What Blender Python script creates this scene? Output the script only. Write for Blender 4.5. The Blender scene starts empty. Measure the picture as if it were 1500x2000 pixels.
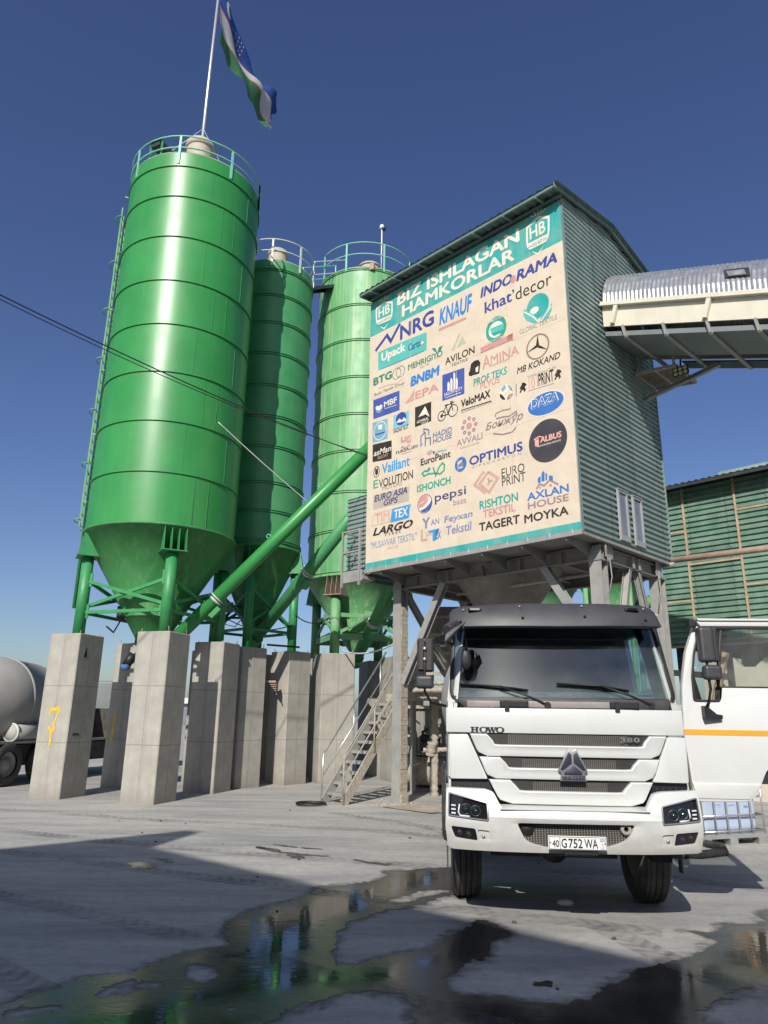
import bpy, bmesh, math, random
import numpy as np
from mathutils import Vector, Matrix, noise
R = math.radians
random.seed(7)
S = bpy.context.scene
COL = S.collection

# ------------------------------------------------------------------ camera, sky, sun, exposure
cam_d = bpy.data.cameras.new('camera'); cam = bpy.data.objects.new('camera', cam_d); COL.objects.link(cam)
cam_d.sensor_fit = 'VERTICAL'; cam_d.sensor_height = 36.0; cam_d.lens = 1385.4/2000*36.0
cam_d.clip_start = .05; cam_d.clip_end = 3000
cam.matrix_world = Matrix.Translation((0, 0, 1.8)) @ Matrix.Rotation(R(90+16.03), 4, 'X') @ Matrix.Rotation(R(.83), 4, 'Z')
S.camera = cam
S.render.resolution_x, S.render.resolution_y = 768, 1024
S.view_settings.view_transform = 'Standard'; S.view_settings.look = 'None'
S.view_settings.exposure = 0.0; S.view_settings.gamma = 1.0

SUN_AZ, SUN_EL = 194.8, 32.5      # azimuth clockwise from +Y
W = bpy.data.worlds.new('World'); S.world = W; W.use_nodes = True
nt = W.node_tree; nt.nodes.clear()
sky = nt.nodes.new('ShaderNodeTexSky'); sky.sky_type = 'NISHITA'; sky.sun_disc = False
sky.sun_elevation = R(SUN_EL); sky.sun_rotation = R(SUN_AZ)
sky.altitude = 400; sky.air_density = 1.0; sky.dust_density = 1.9; sky.ozone_density = 3.0
bg = nt.nodes.new('ShaderNodeBackground'); bg.inputs[1].default_value = .106
wo = nt.nodes.new('ShaderNodeOutputWorld')
hs = nt.nodes.new('ShaderNodeHueSaturation'); hs.inputs['Hue'].default_value = .515; hs.inputs['Saturation'].default_value = 1.12     # deep clear blue of the dry air
nt.links.new(sky.outputs[0], hs.inputs['Color']); nt.links.new(hs.outputs[0], bg.inputs[0]); nt.links.new(bg.outputs[0], wo.inputs[0])
sd = bpy.data.lights.new('sun', 'SUN'); sd.energy = 5.0; sd.angle = R(.5); sd.color = (1, .955, .88)
sun = bpy.data.objects.new('sun', sd); COL.objects.link(sun)
_d = Vector((math.sin(R(SUN_AZ))*math.cos(R(SUN_EL)), math.cos(R(SUN_AZ))*math.cos(R(SUN_EL)), math.sin(R(SUN_EL))))
sun.rotation_euler = _d.to_track_quat('Z', 'Y').to_euler(); sun.location = _d*60

# ------------------------------------------------------------------ materials
def mat(name, col, rough=.6, metal=0., var=.12, scale=3., bump=0., bscale=30., dust=0., dustcol=(.42, .38, .33), streak=0., streakcol=(.5, .52, .4), spec=.5, coat=0., rvar=.0, upd=0., low=None, sheet=0., bdist=.02):
    m = bpy.data.materials.new(name); m.use_nodes = True; t = m.node_tree; n = t.nodes; l = t.links
    p = n['Principled BSDF']; p.inputs['Roughness'].default_value = rough; p.inputs['Metallic'].default_value = metal
    p.inputs['Specular IOR Level'].default_value = spec
    if coat: p.inputs['Coat Weight'].default_value = coat; p.inputs['Coat Roughness'].default_value = .06
    tc = n.new('ShaderNodeTexCoord')
    nz = n.new('ShaderNodeTexNoise'); nz.inputs['Scale'].default_value = scale; nz.inputs['Detail'].default_value = 8; nz.inputs['Roughness'].default_value = .62
    l.new(tc.outputs['Object'], nz.inputs['Vector'])
    cr = n.new('ShaderNodeMapRange'); cr.inputs[1].default_value = .3; cr.inputs[2].default_value = .7; cr.inputs[3].default_value = 1-var; cr.inputs[4].default_value = 1+var
    l.new(nz.outputs['Fac'], cr.inputs[0])
    mx = n.new('ShaderNodeVectorMath'); mx.operation = 'SCALE'; mx.inputs[0].default_value = col
    l.new(cr.outputs[0], mx.inputs['Scale']); out = mx.outputs[0]
    if streak:
        mp = n.new('ShaderNodeMapping'); mp.inputs['Scale'].default_value = (7, 7, .25); l.new(tc.outputs['Object'], mp.inputs[0])
        n2 = n.new('ShaderNodeTexNoise'); n2.inputs['Scale'].default_value = 1.3; n2.inputs['Detail'].default_value = 6; l.new(mp.outputs[0], n2.inputs['Vector'])
        r2 = n.new('ShaderNodeMapRange'); r2.inputs[1].default_value = .5; r2.inputs[2].default_value = .75; r2.inputs[3].default_value = 0; r2.inputs[4].default_value = streak
        l.new(n2.outputs['Fac'], r2.inputs[0])
        mm = n.new('ShaderNodeMix'); mm.data_type = 'RGBA'; l.new(r2.outputs[0], mm.inputs[0]); l.new(out, mm.inputs[6]); mm.inputs[7].default_value = (*streakcol, 1); out = mm.outputs[2]
    if dust or upd:
        n3 = n.new('ShaderNodeTexNoise'); n3.inputs['Scale'].default_value = scale*.7+1.1; n3.inputs['Detail'].default_value = 9; l.new(tc.outputs['Object'], n3.inputs['Vector'])
        r3 = n.new('ShaderNodeMapRange'); r3.inputs[1].default_value = .35; r3.inputs[2].default_value = .7; r3.inputs[3].default_value = 0; r3.inputs[4].default_value = dust
        l.new(n3.outputs['Fac'], r3.inputs[0]); fac = r3.outputs[0]
        if upd:      # dust settled on upward faces
            g = n.new('ShaderNodeNewGeometry'); sx = n.new('ShaderNodeSeparateXYZ'); l.new(g.outputs['True Normal'], sx.inputs[0])
            r4 = n.new('ShaderNodeMapRange'); r4.inputs[1].default_value = .25; r4.inputs[2].default_value = .8; r4.inputs[3].default_value = 0; r4.inputs[4].default_value = upd
            l.new(sx.outputs[2], r4.inputs[0]); mxx = n.new('ShaderNodeMath'); mxx.operation = 'MAXIMUM'; l.new(fac, mxx.inputs[0]); l.new(r4.outputs[0], mxx.inputs[1]); fac = mxx.outputs[0]
        m3 = n.new('ShaderNodeMix'); m3.data_type = 'RGBA'; l.new(fac, m3.inputs[0]); l.new(out, m3.inputs[6]); m3.inputs[7].default_value = (*dustcol, 1); out = m3.outputs[2]
        rr = n.new('ShaderNodeMapRange'); rr.inputs[3].default_value = rough; rr.inputs[4].default_value = .9; l.new(fac, rr.inputs[0]); l.new(rr.outputs[0], p.inputs['Roughness'])
    if low:      # splashed dirt near the foot: (z bottom, z top, amount, colour)
        sz = n.new('ShaderNodeSeparateXYZ'); l.new(tc.outputs['Object'], sz.inputs[0])
        n5 = n.new('ShaderNodeTexNoise'); n5.inputs['Scale'].default_value = 7; n5.inputs['Detail'].default_value = 10; n5.inputs['Roughness'].default_value = .7; l.new(tc.outputs['Object'], n5.inputs['Vector'])
        ad = n.new('ShaderNodeMath'); ad.operation = 'MULTIPLY_ADD'; l.new(n5.outputs['Fac'], ad.inputs[0]); ad.inputs[1].default_value = -(low[1]-low[0])*1.4; l.new(sz.outputs[2], ad.inputs[2])
        r5 = n.new('ShaderNodeMapRange'); r5.inputs[1].default_value = low[0]-(low[1]-low[0])*.7; r5.inputs[2].default_value = low[1]-(low[1]-low[0])*.7; r5.inputs[3].default_value = low[2]; r5.inputs[4].default_value = 0; l.new(ad.outputs[0], r5.inputs[0])
        m5 = n.new('ShaderNodeMix'); m5.data_type = 'RGBA'; l.new(r5.outputs[0], m5.inputs[0]); l.new(out, m5.inputs[6]); m5.inputs[7].default_value = (*low[3], 1); out = m5.outputs[2]
    if sheet:    # tone steps from sheet to sheet and a dark lap line
        sz = n.new('ShaderNodeSeparateXYZ'); l.new(tc.outputs['Object'], sz.inputs[0])
        def mth(op, a, b=None, v=None):
            q = n.new('ShaderNodeMath'); q.operation = op; l.new(a, q.inputs[0])
            if b is not None: l.new(b, q.inputs[1])
            if v is not None: q.inputs[1].default_value = v
            return q.outputs[0]
        u = mth('DIVIDE', mth('ADD', sz.outputs[0], sz.outputs[1]), v=1.12); fl_ = mth('FLOOR', u); fr_ = mth('FRACT', u)
        zf = mth('FLOOR', mth('DIVIDE', sz.outputs[2], v=2.3)); cb_ = n.new('ShaderNodeCombineXYZ'); l.new(fl_, cb_.inputs[0]); l.new(zf, cb_.inputs[1])
        wn = n.new('ShaderNodeTexWhiteNoise'); l.new(cb_.outputs[0], wn.inputs['Vector'])
        tone = n.new('ShaderNodeMapRange'); tone.inputs[3].default_value = 1-sheet; tone.inputs[4].default_value = 1+sheet; l.new(wn.outputs['Value'], tone.inputs[0])
        lap = mth('MULTIPLY', mth('LESS_THAN', fr_, v=.022), v=.45); t2 = mth('SUBTRACT', tone.outputs[0], lap)
        vs_ = n.new('ShaderNodeVectorMath'); vs_.operation = 'SCALE'; l.new(out, vs_.inputs[0]); l.new(t2, vs_.inputs['Scale']); out = vs_.outputs[0]
    l.new(out, p.inputs['Base Color'])
    if rvar and not dust and not upd:
        rv = n.new('ShaderNodeMapRange'); rv.inputs[1].default_value = .3; rv.inputs[2].default_value = .7; rv.inputs[3].default_value = max(.02, rough-rvar); rv.inputs[4].default_value = rough+rvar
        l.new(nz.outputs['Fac'], rv.inputs[0]); l.new(rv.outputs[0], p.inputs['Roughness'])
    if bump:
        nb = n.new('ShaderNodeTexNoise'); nb.inputs['Scale'].default_value = bscale; nb.inputs['Detail'].default_value = 5; l.new(tc.outputs['Object'], nb.inputs['Vector'])
        b = n.new('ShaderNodeBump'); b.inputs['Strength'].default_value = bump; b.inputs['Distance'].default_value = bdist; l.new(nb.outputs['Fac'], b.inputs['Height']); l.new(b.outputs[0], p.inputs['Normal'])
    return m

M = {}
M['silo_green'] = mat('silo_green', (.03, .235, .055), .34, var=.12, scale=.9, bump=.055, bscale=1.7, streak=.2, streakcol=(.07, .30, .1), dust=.10, dustcol=(.12, .3, .12))
M['silo_green_b'] = mat('silo_green_weathered', (.042, .25, .09), .45, var=.12, scale=1.2, bump=.05, bscale=2, streak=.25, streakcol=(.09, .32, .13), dust=.2, dustcol=(.16, .32, .16))
M['silo_green_c'] = mat('silo_green_faded', (.105, .335, .135), .42, var=.12, scale=1.2, bump=.05, bscale=2, streak=.75, streakcol=(.42, .52, .26), dust=.35, dustcol=(.22, .42, .24))
M['cone_green'] = mat('cone_green', (.03, .2, .05), .5, var=.15, scale=2, streak=.5, streakcol=(.12, .3, .12), dust=.15, dustcol=(.2, .3, .18))
M['steel_green'] = mat('steel_green', (.028, .24, .075), .42, var=.15, scale=3, bump=.05, dust=.15, dustcol=(.2, .33, .2))
M['steel_green_pale'] = mat('steel_green_pale', (.12, .36, .15), .5, var=.15, scale=4, dust=.5, dustcol=(.33, .38, .26))
M['rail_mint'] = mat('rail_mint', (.2, .5, .38), .5, var=.15)
M['rail_white'] = mat('rail_white', (.5, .55, .5), .5, var=.15)
M['dusty_roof'] = mat('dusty_roof', (.2, .27, .18), .85, var=.2, scale=4, bump=.2)
M['filter_beige'] = mat('filter_beige', (.43, .39, .31), .7, var=.12, scale=4, bump=.1, streak=.3, streakcol=(.3, .27, .2))
M['dark_steel'] = mat('dark_steel', (.03, .032, .034), .5, var=.3)
M['black'] = mat('black_plastic', (.012, .012, .013), .5, var=.2)
M['white_metal'] = mat('white_metal', (.72, .73, .74), .3, var=.05)
M['pole_steel'] = mat('pole_steel', (.62, .62, .62), .35, .6, var=.05)
M['grey_steel'] = mat('grey_steel', (.27, .28, .275), .55, .15, var=.15, scale=5, bump=.1, dust=.6, dustcol=(.36, .33, .28), upd=.6)
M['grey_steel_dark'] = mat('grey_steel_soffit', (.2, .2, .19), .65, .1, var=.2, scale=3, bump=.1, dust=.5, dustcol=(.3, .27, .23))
M['dusty_steel'] = mat('dusty_steel', (.36, .32, .26), .95, var=.25, scale=9, bump=.9, bscale=22)
M['clad_green'] = mat('cladding_green', (.19, .265, .25), .42, .1, sheet=.10, var=.1, scale=2, bump=.04, dust=.35, dustcol=(.33, .36, .33), streak=.2, streakcol=(.3, .34, .3))
M['clad_green_b'] = mat('cladding_green_bright', (.115, .22, .165), .42, .05, sheet=.12, var=.12, scale=2, dust=.45, dustcol=(.3, .38, .3))
M['roof_green'] = mat('roof_green', (.15, .215, .195), .55, .1, var=.15, scale=3)
M['batten'] = mat('batten_rust', (.42, .30, .2), .75, var=.2, scale=6)
M['rust_pipe'] = mat('rusty_pipe', (.34, .245, .19), .75, var=.2, scale=5, bump=.2)
M['galv'] = mat('galvanised', (.56, .57, .57), .33, .75, var=.1, scale=6, rvar=.08)
M['ivory'] = mat('ivory_paint', (.62, .59, .48), .5, var=.06, scale=3, streak=.25, streakcol=(.5, .42, .3))
M['tray_grey'] = mat('tray_grey', (.2, .22, .22), .55, .3, var=.12, scale=2)
M['win_frame'] = mat('window_frame', (.30, .31, .32), .5, var=.1)
M['win_glass'] = mat('window_glass', (.16, .19, .25), .12, var=.1, scale=3)
M['truck_white'] = mat('truck_white', (.60, .615, .60), .28, var=.025, scale=2.5, coat=.35, dust=.16, dustcol=(.50, .48, .42), streak=.10, streakcol=(.47, .45, .4), low=(.68, 1.02, .55, (.36, .33, .28)))
M['visor'] = mat('visor_grey', (.035, .036, .042), .45, var=.15, scale=5, bump=.08, bscale=120, dust=.12, dustcol=(.15, .14, .13))
M['gasket'] = mat('gasket', (.025, .022, .022), .5, var=.2)
M['cowl'] = mat('cowl_plastic', (.035, .032, .034), .5, var=.25, scale=8, dust=.3, dustcol=(.2, .18, .16))
M['cowl_panel'] = mat('cowl_panel', (.26, .235, .22), .5, var=.15, scale=6)
M['rubber'] = mat('rubber', (.028, .027, .027), .75, var=.3, scale=8, bump=.2, bscale=60, dust=.45, dustcol=(.13, .12, .105))
M['rim'] = mat('rim_steel', (.3, .29, .27), .6, .3, var=.2)
M['chassis'] = mat('chassis', (.03, .028, .026), .7, var=.4, scale=6, dust=.7, dustcol=(.13, .115, .095))
M['silver'] = mat('silver', (.6, .6, .6), .3, .8, var=.05)
M['emblem'] = mat('emblem_dark', (.05, .055, .075), .35, .4, var=.1)
M['amber'] = mat('amber_stripe', (.75, .33, .03), .4, var=.06)
M['plate_white'] = mat('plate_white', (.72, .73, .72), .4, var=.04)
M['ink'] = mat('ink_black', (.012, .012, .013), .5, var=.1)
M['ink_blue'] = mat('ink_blue', (.1, .25, .55), .5, var=.1)
M['ink_green'] = mat('ink_green', (.1, .4, .18), .5, var=.1)
M['lens_dark'] = mat('lens_dark', (.012, .012, .014), .08, var=.1)
M['projector'] = mat('projector_green', (.016, .028, .023), .06, .2, var=.5, scale=40)
M['led'] = mat('led_white', (.65, .68, .7), .3, var=.1)
M['bezel'] = mat('bezel_silver', (.35, .35, .36), .3, .6, var=.1)
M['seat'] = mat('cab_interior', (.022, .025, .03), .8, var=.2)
M['dash'] = mat('dashboard', (.30, .31, .30), .75, var=.2, scale=8)
M['interior_light'] = mat('cab_lining', (.3, .31, .29), .8, var=.1)
M['concrete_wall'] = mat('concrete_wall', (.52, .475, .40), .9, var=.12, scale=3, bump=.2)
M['ibc_white'] = mat('ibc_plastic', (.40, .47, .60), .4, var=.05)
M['yellow_paint'] = mat('yellow_paint', (.62, .40, .04), .8, var=.25, scale=15)
M['black_paint'] = mat('black_paint', (.02, .02, .02), .8, var=.2)
M['drum_grey'] = mat('drum_grey', (.34, .33, .315), .75, var=.12, scale=2, dust=.5, dustcol=(.42, .4, .36), bump=.05)
M['cable'] = mat('cable', (.015, .016, .017), .6, var=.1)
M['rope'] = mat('rope', (.55, .57, .56), .8, var=.1)
M['lamp_glass'] = mat('lamp_glass', (.42, .46, .2), .25, var=.1)
M['tarp_blue'] = mat('blue_plastic', (.07, .16, .36), .5, var=.2)
M['far_white'] = mat('far_white', (.62, .62, .6), .7, var=.06)
M['plaster'] = mat('plaster', (.22, .2, .18), .85, var=.1)
M['canvas'] = mat('dusty_cover', (.33, .3, .25), .95, var=.25, scale=10, bump=.5, bscale=18)
M['hopper'] = mat('hopper_steel', (.21, .19, .165), .7, .2, var=.2, scale=3, streak=.5, streakcol=(.34, .3, .25))

def glass_mat(name, tint=(.5, .6, .62), dusty=.07, low=0):
    m = bpy.data.materials.new(name); m.use_nodes = True; t = m.node_tree; n = t.nodes; l = t.links; n.clear()
    o = n.new('ShaderNodeOutputMaterial'); tr = n.new('ShaderNodeBsdfTransparent'); tr.inputs[0].default_value = (*tint, 1)
    gl = n.new('ShaderNodeBsdfGlossy'); gl.inputs['Roughness'].default_value = .015; gl.inputs[0].default_value = (1, 1, 1, 1)
    fr = n.new('ShaderNodeFresnel'); fr.inputs[0].default_value = 1.75
    mx = n.new('ShaderNodeMixShader'); l.new(fr.outputs[0], mx.inputs[0]); l.new(tr.outputs[0], mx.inputs[1]); l.new(gl.outputs[0], mx.inputs[2])
    df = n.new('ShaderNodeBsdfDiffuse'); df.inputs[0].default_value = (.5, .5, .47, 1)
    tc = n.new('ShaderNodeTexCoord'); nz = n.new('ShaderNodeTexNoise'); nz.inputs['Scale'].default_value = 2.2; nz.inputs['Detail'].default_value = 9; l.new(tc.outputs['Object'], nz.inputs['Vector'])
    mr = n.new('ShaderNodeMapRange'); mr.inputs[1].default_value = .35; mr.inputs[2].default_value = .75; mr.inputs[3].default_value = 0; mr.inputs[4].default_value = dusty*2; l.new(nz.outputs['Fac'], mr.inputs[0])
    film = mr.outputs[0]
    if low:      # pale dust film low down, painted in for the sun's glow on the glass
        sx = n.new('ShaderNodeSeparateXYZ'); l.new(tc.outputs['Object'], sx.inputs[0]); ml = n.new('ShaderNodeMapRange'); ml.inputs[1].default_value = low; ml.inputs[2].default_value = low+.30; ml.inputs[3].default_value = .16; ml.inputs[4].default_value = 0; l.new(sx.outputs[2], ml.inputs[0])
        mm = n.new('ShaderNodeMath'); mm.operation = 'MULTIPLY'; l.new(ml.outputs[0], mm.inputs[0]); l.new(nz.outputs['Fac'], mm.inputs[1]); ma = n.new('ShaderNodeMath'); ma.operation = 'ADD'; l.new(mm.outputs[0], ma.inputs[0]); l.new(film, ma.inputs[1]); film = ma.outputs[0]
    m2 = n.new('ShaderNodeMixShader'); l.new(film, m2.inputs[0]); l.new(mx.outputs[0], m2.inputs[1]); l.new(df.outputs[0], m2.inputs[2]); l.new(m2.outputs[0], o.inputs[0])
    return m
M['glass'] = glass_mat('windscreen_glass', (.62, .73, .75), dusty=.02, low=1.98)
M['glass_clear'] = glass_mat('side_glass', (.86, .9, .88), .06)

def mesh_grille(name, scale, col, hole):
    m = bpy.data.materials.new(name); m.use_nodes = True; t = m.node_tree; n = t.nodes; l = t.links; p = n['Principled BSDF']; p.inputs['Roughness'].default_value = .5
    tc = n.new('ShaderNodeTexCoord'); mp = n.new('ShaderNodeMapping'); mp.inputs['Scale'].default_value = (1, 0, 1); l.new(tc.outputs['Object'], mp.inputs[0])
    sx = n.new('ShaderNodeSeparateXYZ'); l.new(mp.outputs[0], sx.inputs[0])
    # hexagonal dot field: two shifted sine products
    def f(op, a, b=None, v=None):
        q = n.new('ShaderNodeMath'); q.operation = op; l.new(a, q.inputs[0])
        if b is not None: l.new(b, q.inputs[1])
        if v is not None: q.inputs[1].default_value = v
        return q.outputs[0]
    x = f('MULTIPLY', sx.outputs[0], v=scale); z = f('MULTIPLY', sx.outputs[2], v=scale*1.73)
    a = f('MULTIPLY', f('COSINE', x), f('COSINE', z))
    r = n.new('ShaderNodeMapRange'); r.inputs[1].default_value = .12; r.inputs[2].default_value = .3; l.new(f('ABSOLUTE', a), r.inputs[0])
    mx = n.new('ShaderNodeMix'); mx.data_type = 'RGBA'; l.new(r.outputs[0], mx.inputs[0]); mx.inputs[6].default_value = (*col, 1); mx.inputs[7].default_value = (*hole, 1)
    l.new(mx.outputs[2], p.inputs['Base Color']); return m
M['grille_mesh'] = mesh_grille('grille_mesh', 180, (.16, .15, .13), (.012, .011, .01))
M['grille_mesh_b'] = mesh_grille('bumper_mesh', 130, (.2, .18, .155), (.012, .011, .01))

def concrete_mat():
    m = mat('board_marked_concrete', (.345, .33, .29), .9, var=.16, scale=2.2, bump=.3, bscale=26, streak=.55, streakcol=(.25, .235, .205), low=(0, .42, .6, (.2, .185, .16)))
    t = m.node_tree; n = t.nodes; l = t.links; p = n['Principled BSDF']
    old = p.inputs['Base Color'].links[0].from_socket
    tc = n.new('ShaderNodeTexCoord'); sx = n.new('ShaderNodeSeparateXYZ'); l.new(tc.outputs['Object'], sx.inputs[0])
    def f(op, a, v, w=None):
        q = n.new('ShaderNodeMath'); q.operation = op
        if hasattr(a, 'links'): l.new(a, q.inputs[0])
        else: q.inputs[0].default_value = a
        if hasattr(v, 'links'): l.new(v, q.inputs[1])
        else: q.inputs[1].default_value = v
        return q.outputs[0]
    def near(s, v, w): return f('LESS_THAN', f('ABSOLUTE', f('SUBTRACT', s, v), 0), w)
    nz = n.new('ShaderNodeTexNoise'); nz.inputs['Scale'].default_value = 9; l.new(tc.outputs['Object'], nz.inputs['Vector'])
    zz = f('ADD', sx.outputs[2], f('MULTIPLY', nz.outputs['Fac'], .012))
    xx = f('ADD', sx.outputs[0], f('MULTIPLY', nz.outputs['Fac'], .012)); yy = f('ADD', sx.outputs[1], f('MULTIPLY', nz.outputs['Fac'], .012))
    s = f('MAXIMUM', near(zz, 1.15, .011), near(zz, 2.35, .011))
    s = f('MAXIMUM', s, f('MAXIMUM', near(xx, .006, .008), near(yy, .006, .008)))
    mx = n.new('ShaderNodeMix'); mx.data_type = 'RGBA'; l.new(f('MULTIPLY', s, .62), mx.inputs[0]); l.new(old, mx.inputs[6]); mx.inputs[7].default_value = (.2, .18, .15, 1)
    # darker pour at the foot and pores
    vo = n.new('ShaderNodeTexVoronoi'); vo.inputs['Scale'].default_value = 7; l.new(tc.outputs['Object'], vo.inputs['Vector'])
    pore = f('LESS_THAN', vo.outputs['Distance'], .05)
    m2 = n.new('ShaderNodeMix'); m2.data_type = 'RGBA'; l.new(f('MULTIPLY', pore, .5), m2.inputs[0]); l.new(mx.outputs[2], m2.inputs[6]); m2.inputs[7].default_value = (.17, .15, .12, 1)
    l.new(m2.outputs[2], p.inputs['Base Color'])
    b = [q for q in n if q.type == 'BUMP'][0]
    hs = f('SUBTRACT', b.inputs['Height'].links[0].from_socket, f('MULTIPLY', s, .9)); l.new(hs, b.inputs['Height'])
    return m
M['concrete'] = concrete_mat()

# ------------------------------------------------------------------ helpers
class B:
    """collects simple shapes into one mesh"""
    def __init__(s): s.bm = bmesh.new(); s.mats = []; s.cur = 0
    def m(s, name):
        if name not in s.mats: s.mats.append(name)
        s.cur = s.mats.index(name); return s
    def _f(s, vs, smooth=False):
        try:
            f = s.bm.faces.new(vs); f.material_index = s.cur; f.smooth = smooth; return f
        except ValueError: return None
    def v(s, p): return s.bm.verts.new(p)
    def hexa(s, q):      # 8 points: bottom 4 ccw, top 4 ccw
        v = [s.v(p) for p in q]
        for i in ((3, 2, 1, 0), (4, 5, 6, 7), (0, 1, 5, 4), (1, 2, 6, 5), (2, 3, 7, 6), (3, 0, 4, 7)): s._f([v[k] for k in i])
        return s
    def box(s, a, b):
        x0, x1 = sorted((a[0], b[0])); y0, y1 = sorted((a[1], b[1])); z0, z1 = sorted((a[2], b[2]))
        return s.hexa([(x0, y0, z0), (x1, y0, z0), (x1, y1, z0), (x0, y1, z0), (x0, y0, z1), (x1, y0, z1), (x1, y1, z1), (x0, y1, z1)])
    def beam(s, p, q, w, h, up=(0, 0, 1)):   # solid bar, w across, h along up
        p = Vector(p); q = Vector(q); d = (q-p).normalized(); u = Vector(up)
        if abs(d.dot(u)) > .99: u = Vector((0, 1, 0))
        a = d.cross(u).normalized()*(w/2); b = a.cross(d).normalized()*(h/2)
        return s.hexa([p-a-b, p+a-b, q+a-b, q-a-b, p-a+b, p+a+b, q+a+b, q-a+b])
    def ibeam(s, p, q, h, w, t=.016, up=(0, 0, 1)):
        p = Vector(p); q = Vector(q); d = (q-p).normalized(); u = Vector(up)
        if abs(d.dot(u)) > .99: u = Vector((0, 1, 0))
        a = d.cross(u).normalized(); b = a.cross(d).normalized()
        s.beam(p+b*(h/2-t/2), q+b*(h/2-t/2), w, t, b); s.beam(p-b*(h/2-t/2), q-b*(h/2-t/2), w, t, b)
        return s.beam(p, q, t*.8, h-2*t-.002, b)
    def tube(s, pts, r, n=8, cap=True, r2=None):
        pts = [Vector(p) for p in pts]; rings = []
        for i, p in enumerate(pts):
            d = (pts[min(i+1, len(pts)-1)]-pts[max(i-1, 0)]).normalized()
            u = Vector((0, 0, 1)) if abs(d.z) < .95 else Vector((1, 0, 0))
            a = d.cross(u).normalized(); b = a.cross(d).normalized()
            rr = r if r2 is None else r+(r2-r)*i/(len(pts)-1)
            rings.append([s.v(p+a*rr*math.cos(k*2*math.pi/n)+b*rr*math.sin(k*2*math.pi/n)) for k in range(n)])
        for A, Bq in zip(rings, rings[1:]):
            for k in range(n): s._f([A[k], A[(k+1) % n], Bq[(k+1) % n], Bq[k]], True)
        if cap: s._f(rings[0][::-1]); s._f(rings[-1])
        return s
    def lathe(s, prof, n=32, c=(0, 0), ax='z', smooth=True, caps=False, off=0.):
        rings = []
        for r, z in prof:
            ring = []
            for k in range(n):
                t = k*2*math.pi/n+off; u, w = r*math.cos(t), r*math.sin(t)
                ring.append(s.v((c[0]+u, c[1]+w, z) if ax == 'z' else ((z, c[0]+u, c[1]+w) if ax == 'x' else (c[0]+u, z, c[1]+w))))
            rings.append(ring)
        for A, Q in zip(rings, rings[1:]):
            for k in range(n): s._f([A[k], A[(k+1) % n], Q[(k+1) % n], Q[k]], smooth)
        if caps: s._f(rings[0][::-1]); s._f(rings[-1])
        return s
    def prism(s, pts, d):    # closed polygon (3D, planar) extruded by vector d
        d = Vector(d); a = [s.v(p) for p in pts]; b = [s.v(Vector(p)+d) for p in pts]; n = len(a)
        s._f(a[::-1]); s._f(b)
        for i in range(n): s._f([a[i], a[(i+1) % n], b[(i+1) % n], b[i]])
        return s
    def face(s, pts): s._f([s.v(p) for p in pts]); return s
    def strip(s, P, Q, smooth=False):
        a = [s.v(p) for p in P]; b = [s.v(p) for p in Q]
        for i in range(len(a)-1): s._f([a[i], a[i+1], b[i+1], b[i]], smooth)
        return s
    def bevel(s, w, seg=2, ang=35):
        bmesh.ops.remove_doubles(s.bm, verts=s.bm.verts, dist=1e-5)
        bmesh.ops.recalc_face_normals(s.bm, faces=s.bm.faces)
        e = [x for x in s.bm.edges if len(x.link_faces) == 2 and x.calc_face_angle(0) > R(ang)]
        bmesh.ops.bevel(s.bm, geom=e, offset=w, segments=seg, affect='EDGES', profile=.5, clamp_overlap=True); return s
    def done(s, name, material=None, parent=None, recalc=True, smooth_angle=None):
        if recalc: bmesh.ops.recalc_face_normals(s.bm, faces=s.bm.faces)
        me = bpy.data.meshes.new(name)
        if smooth_angle:
            for f in s.bm.faces: f.smooth = True
        s.bm.to_mesh(me); s.bm.free()
        for k in (s.mats or [material]): me.materials.append(M[k])
        if smooth_angle: me.set_sharp_from_angle(angle=R(smooth_angle))
        o = bpy.data.objects.new(name, me); COL.objects.link(o)
        if parent: o.parent = parent
        return o

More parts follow.
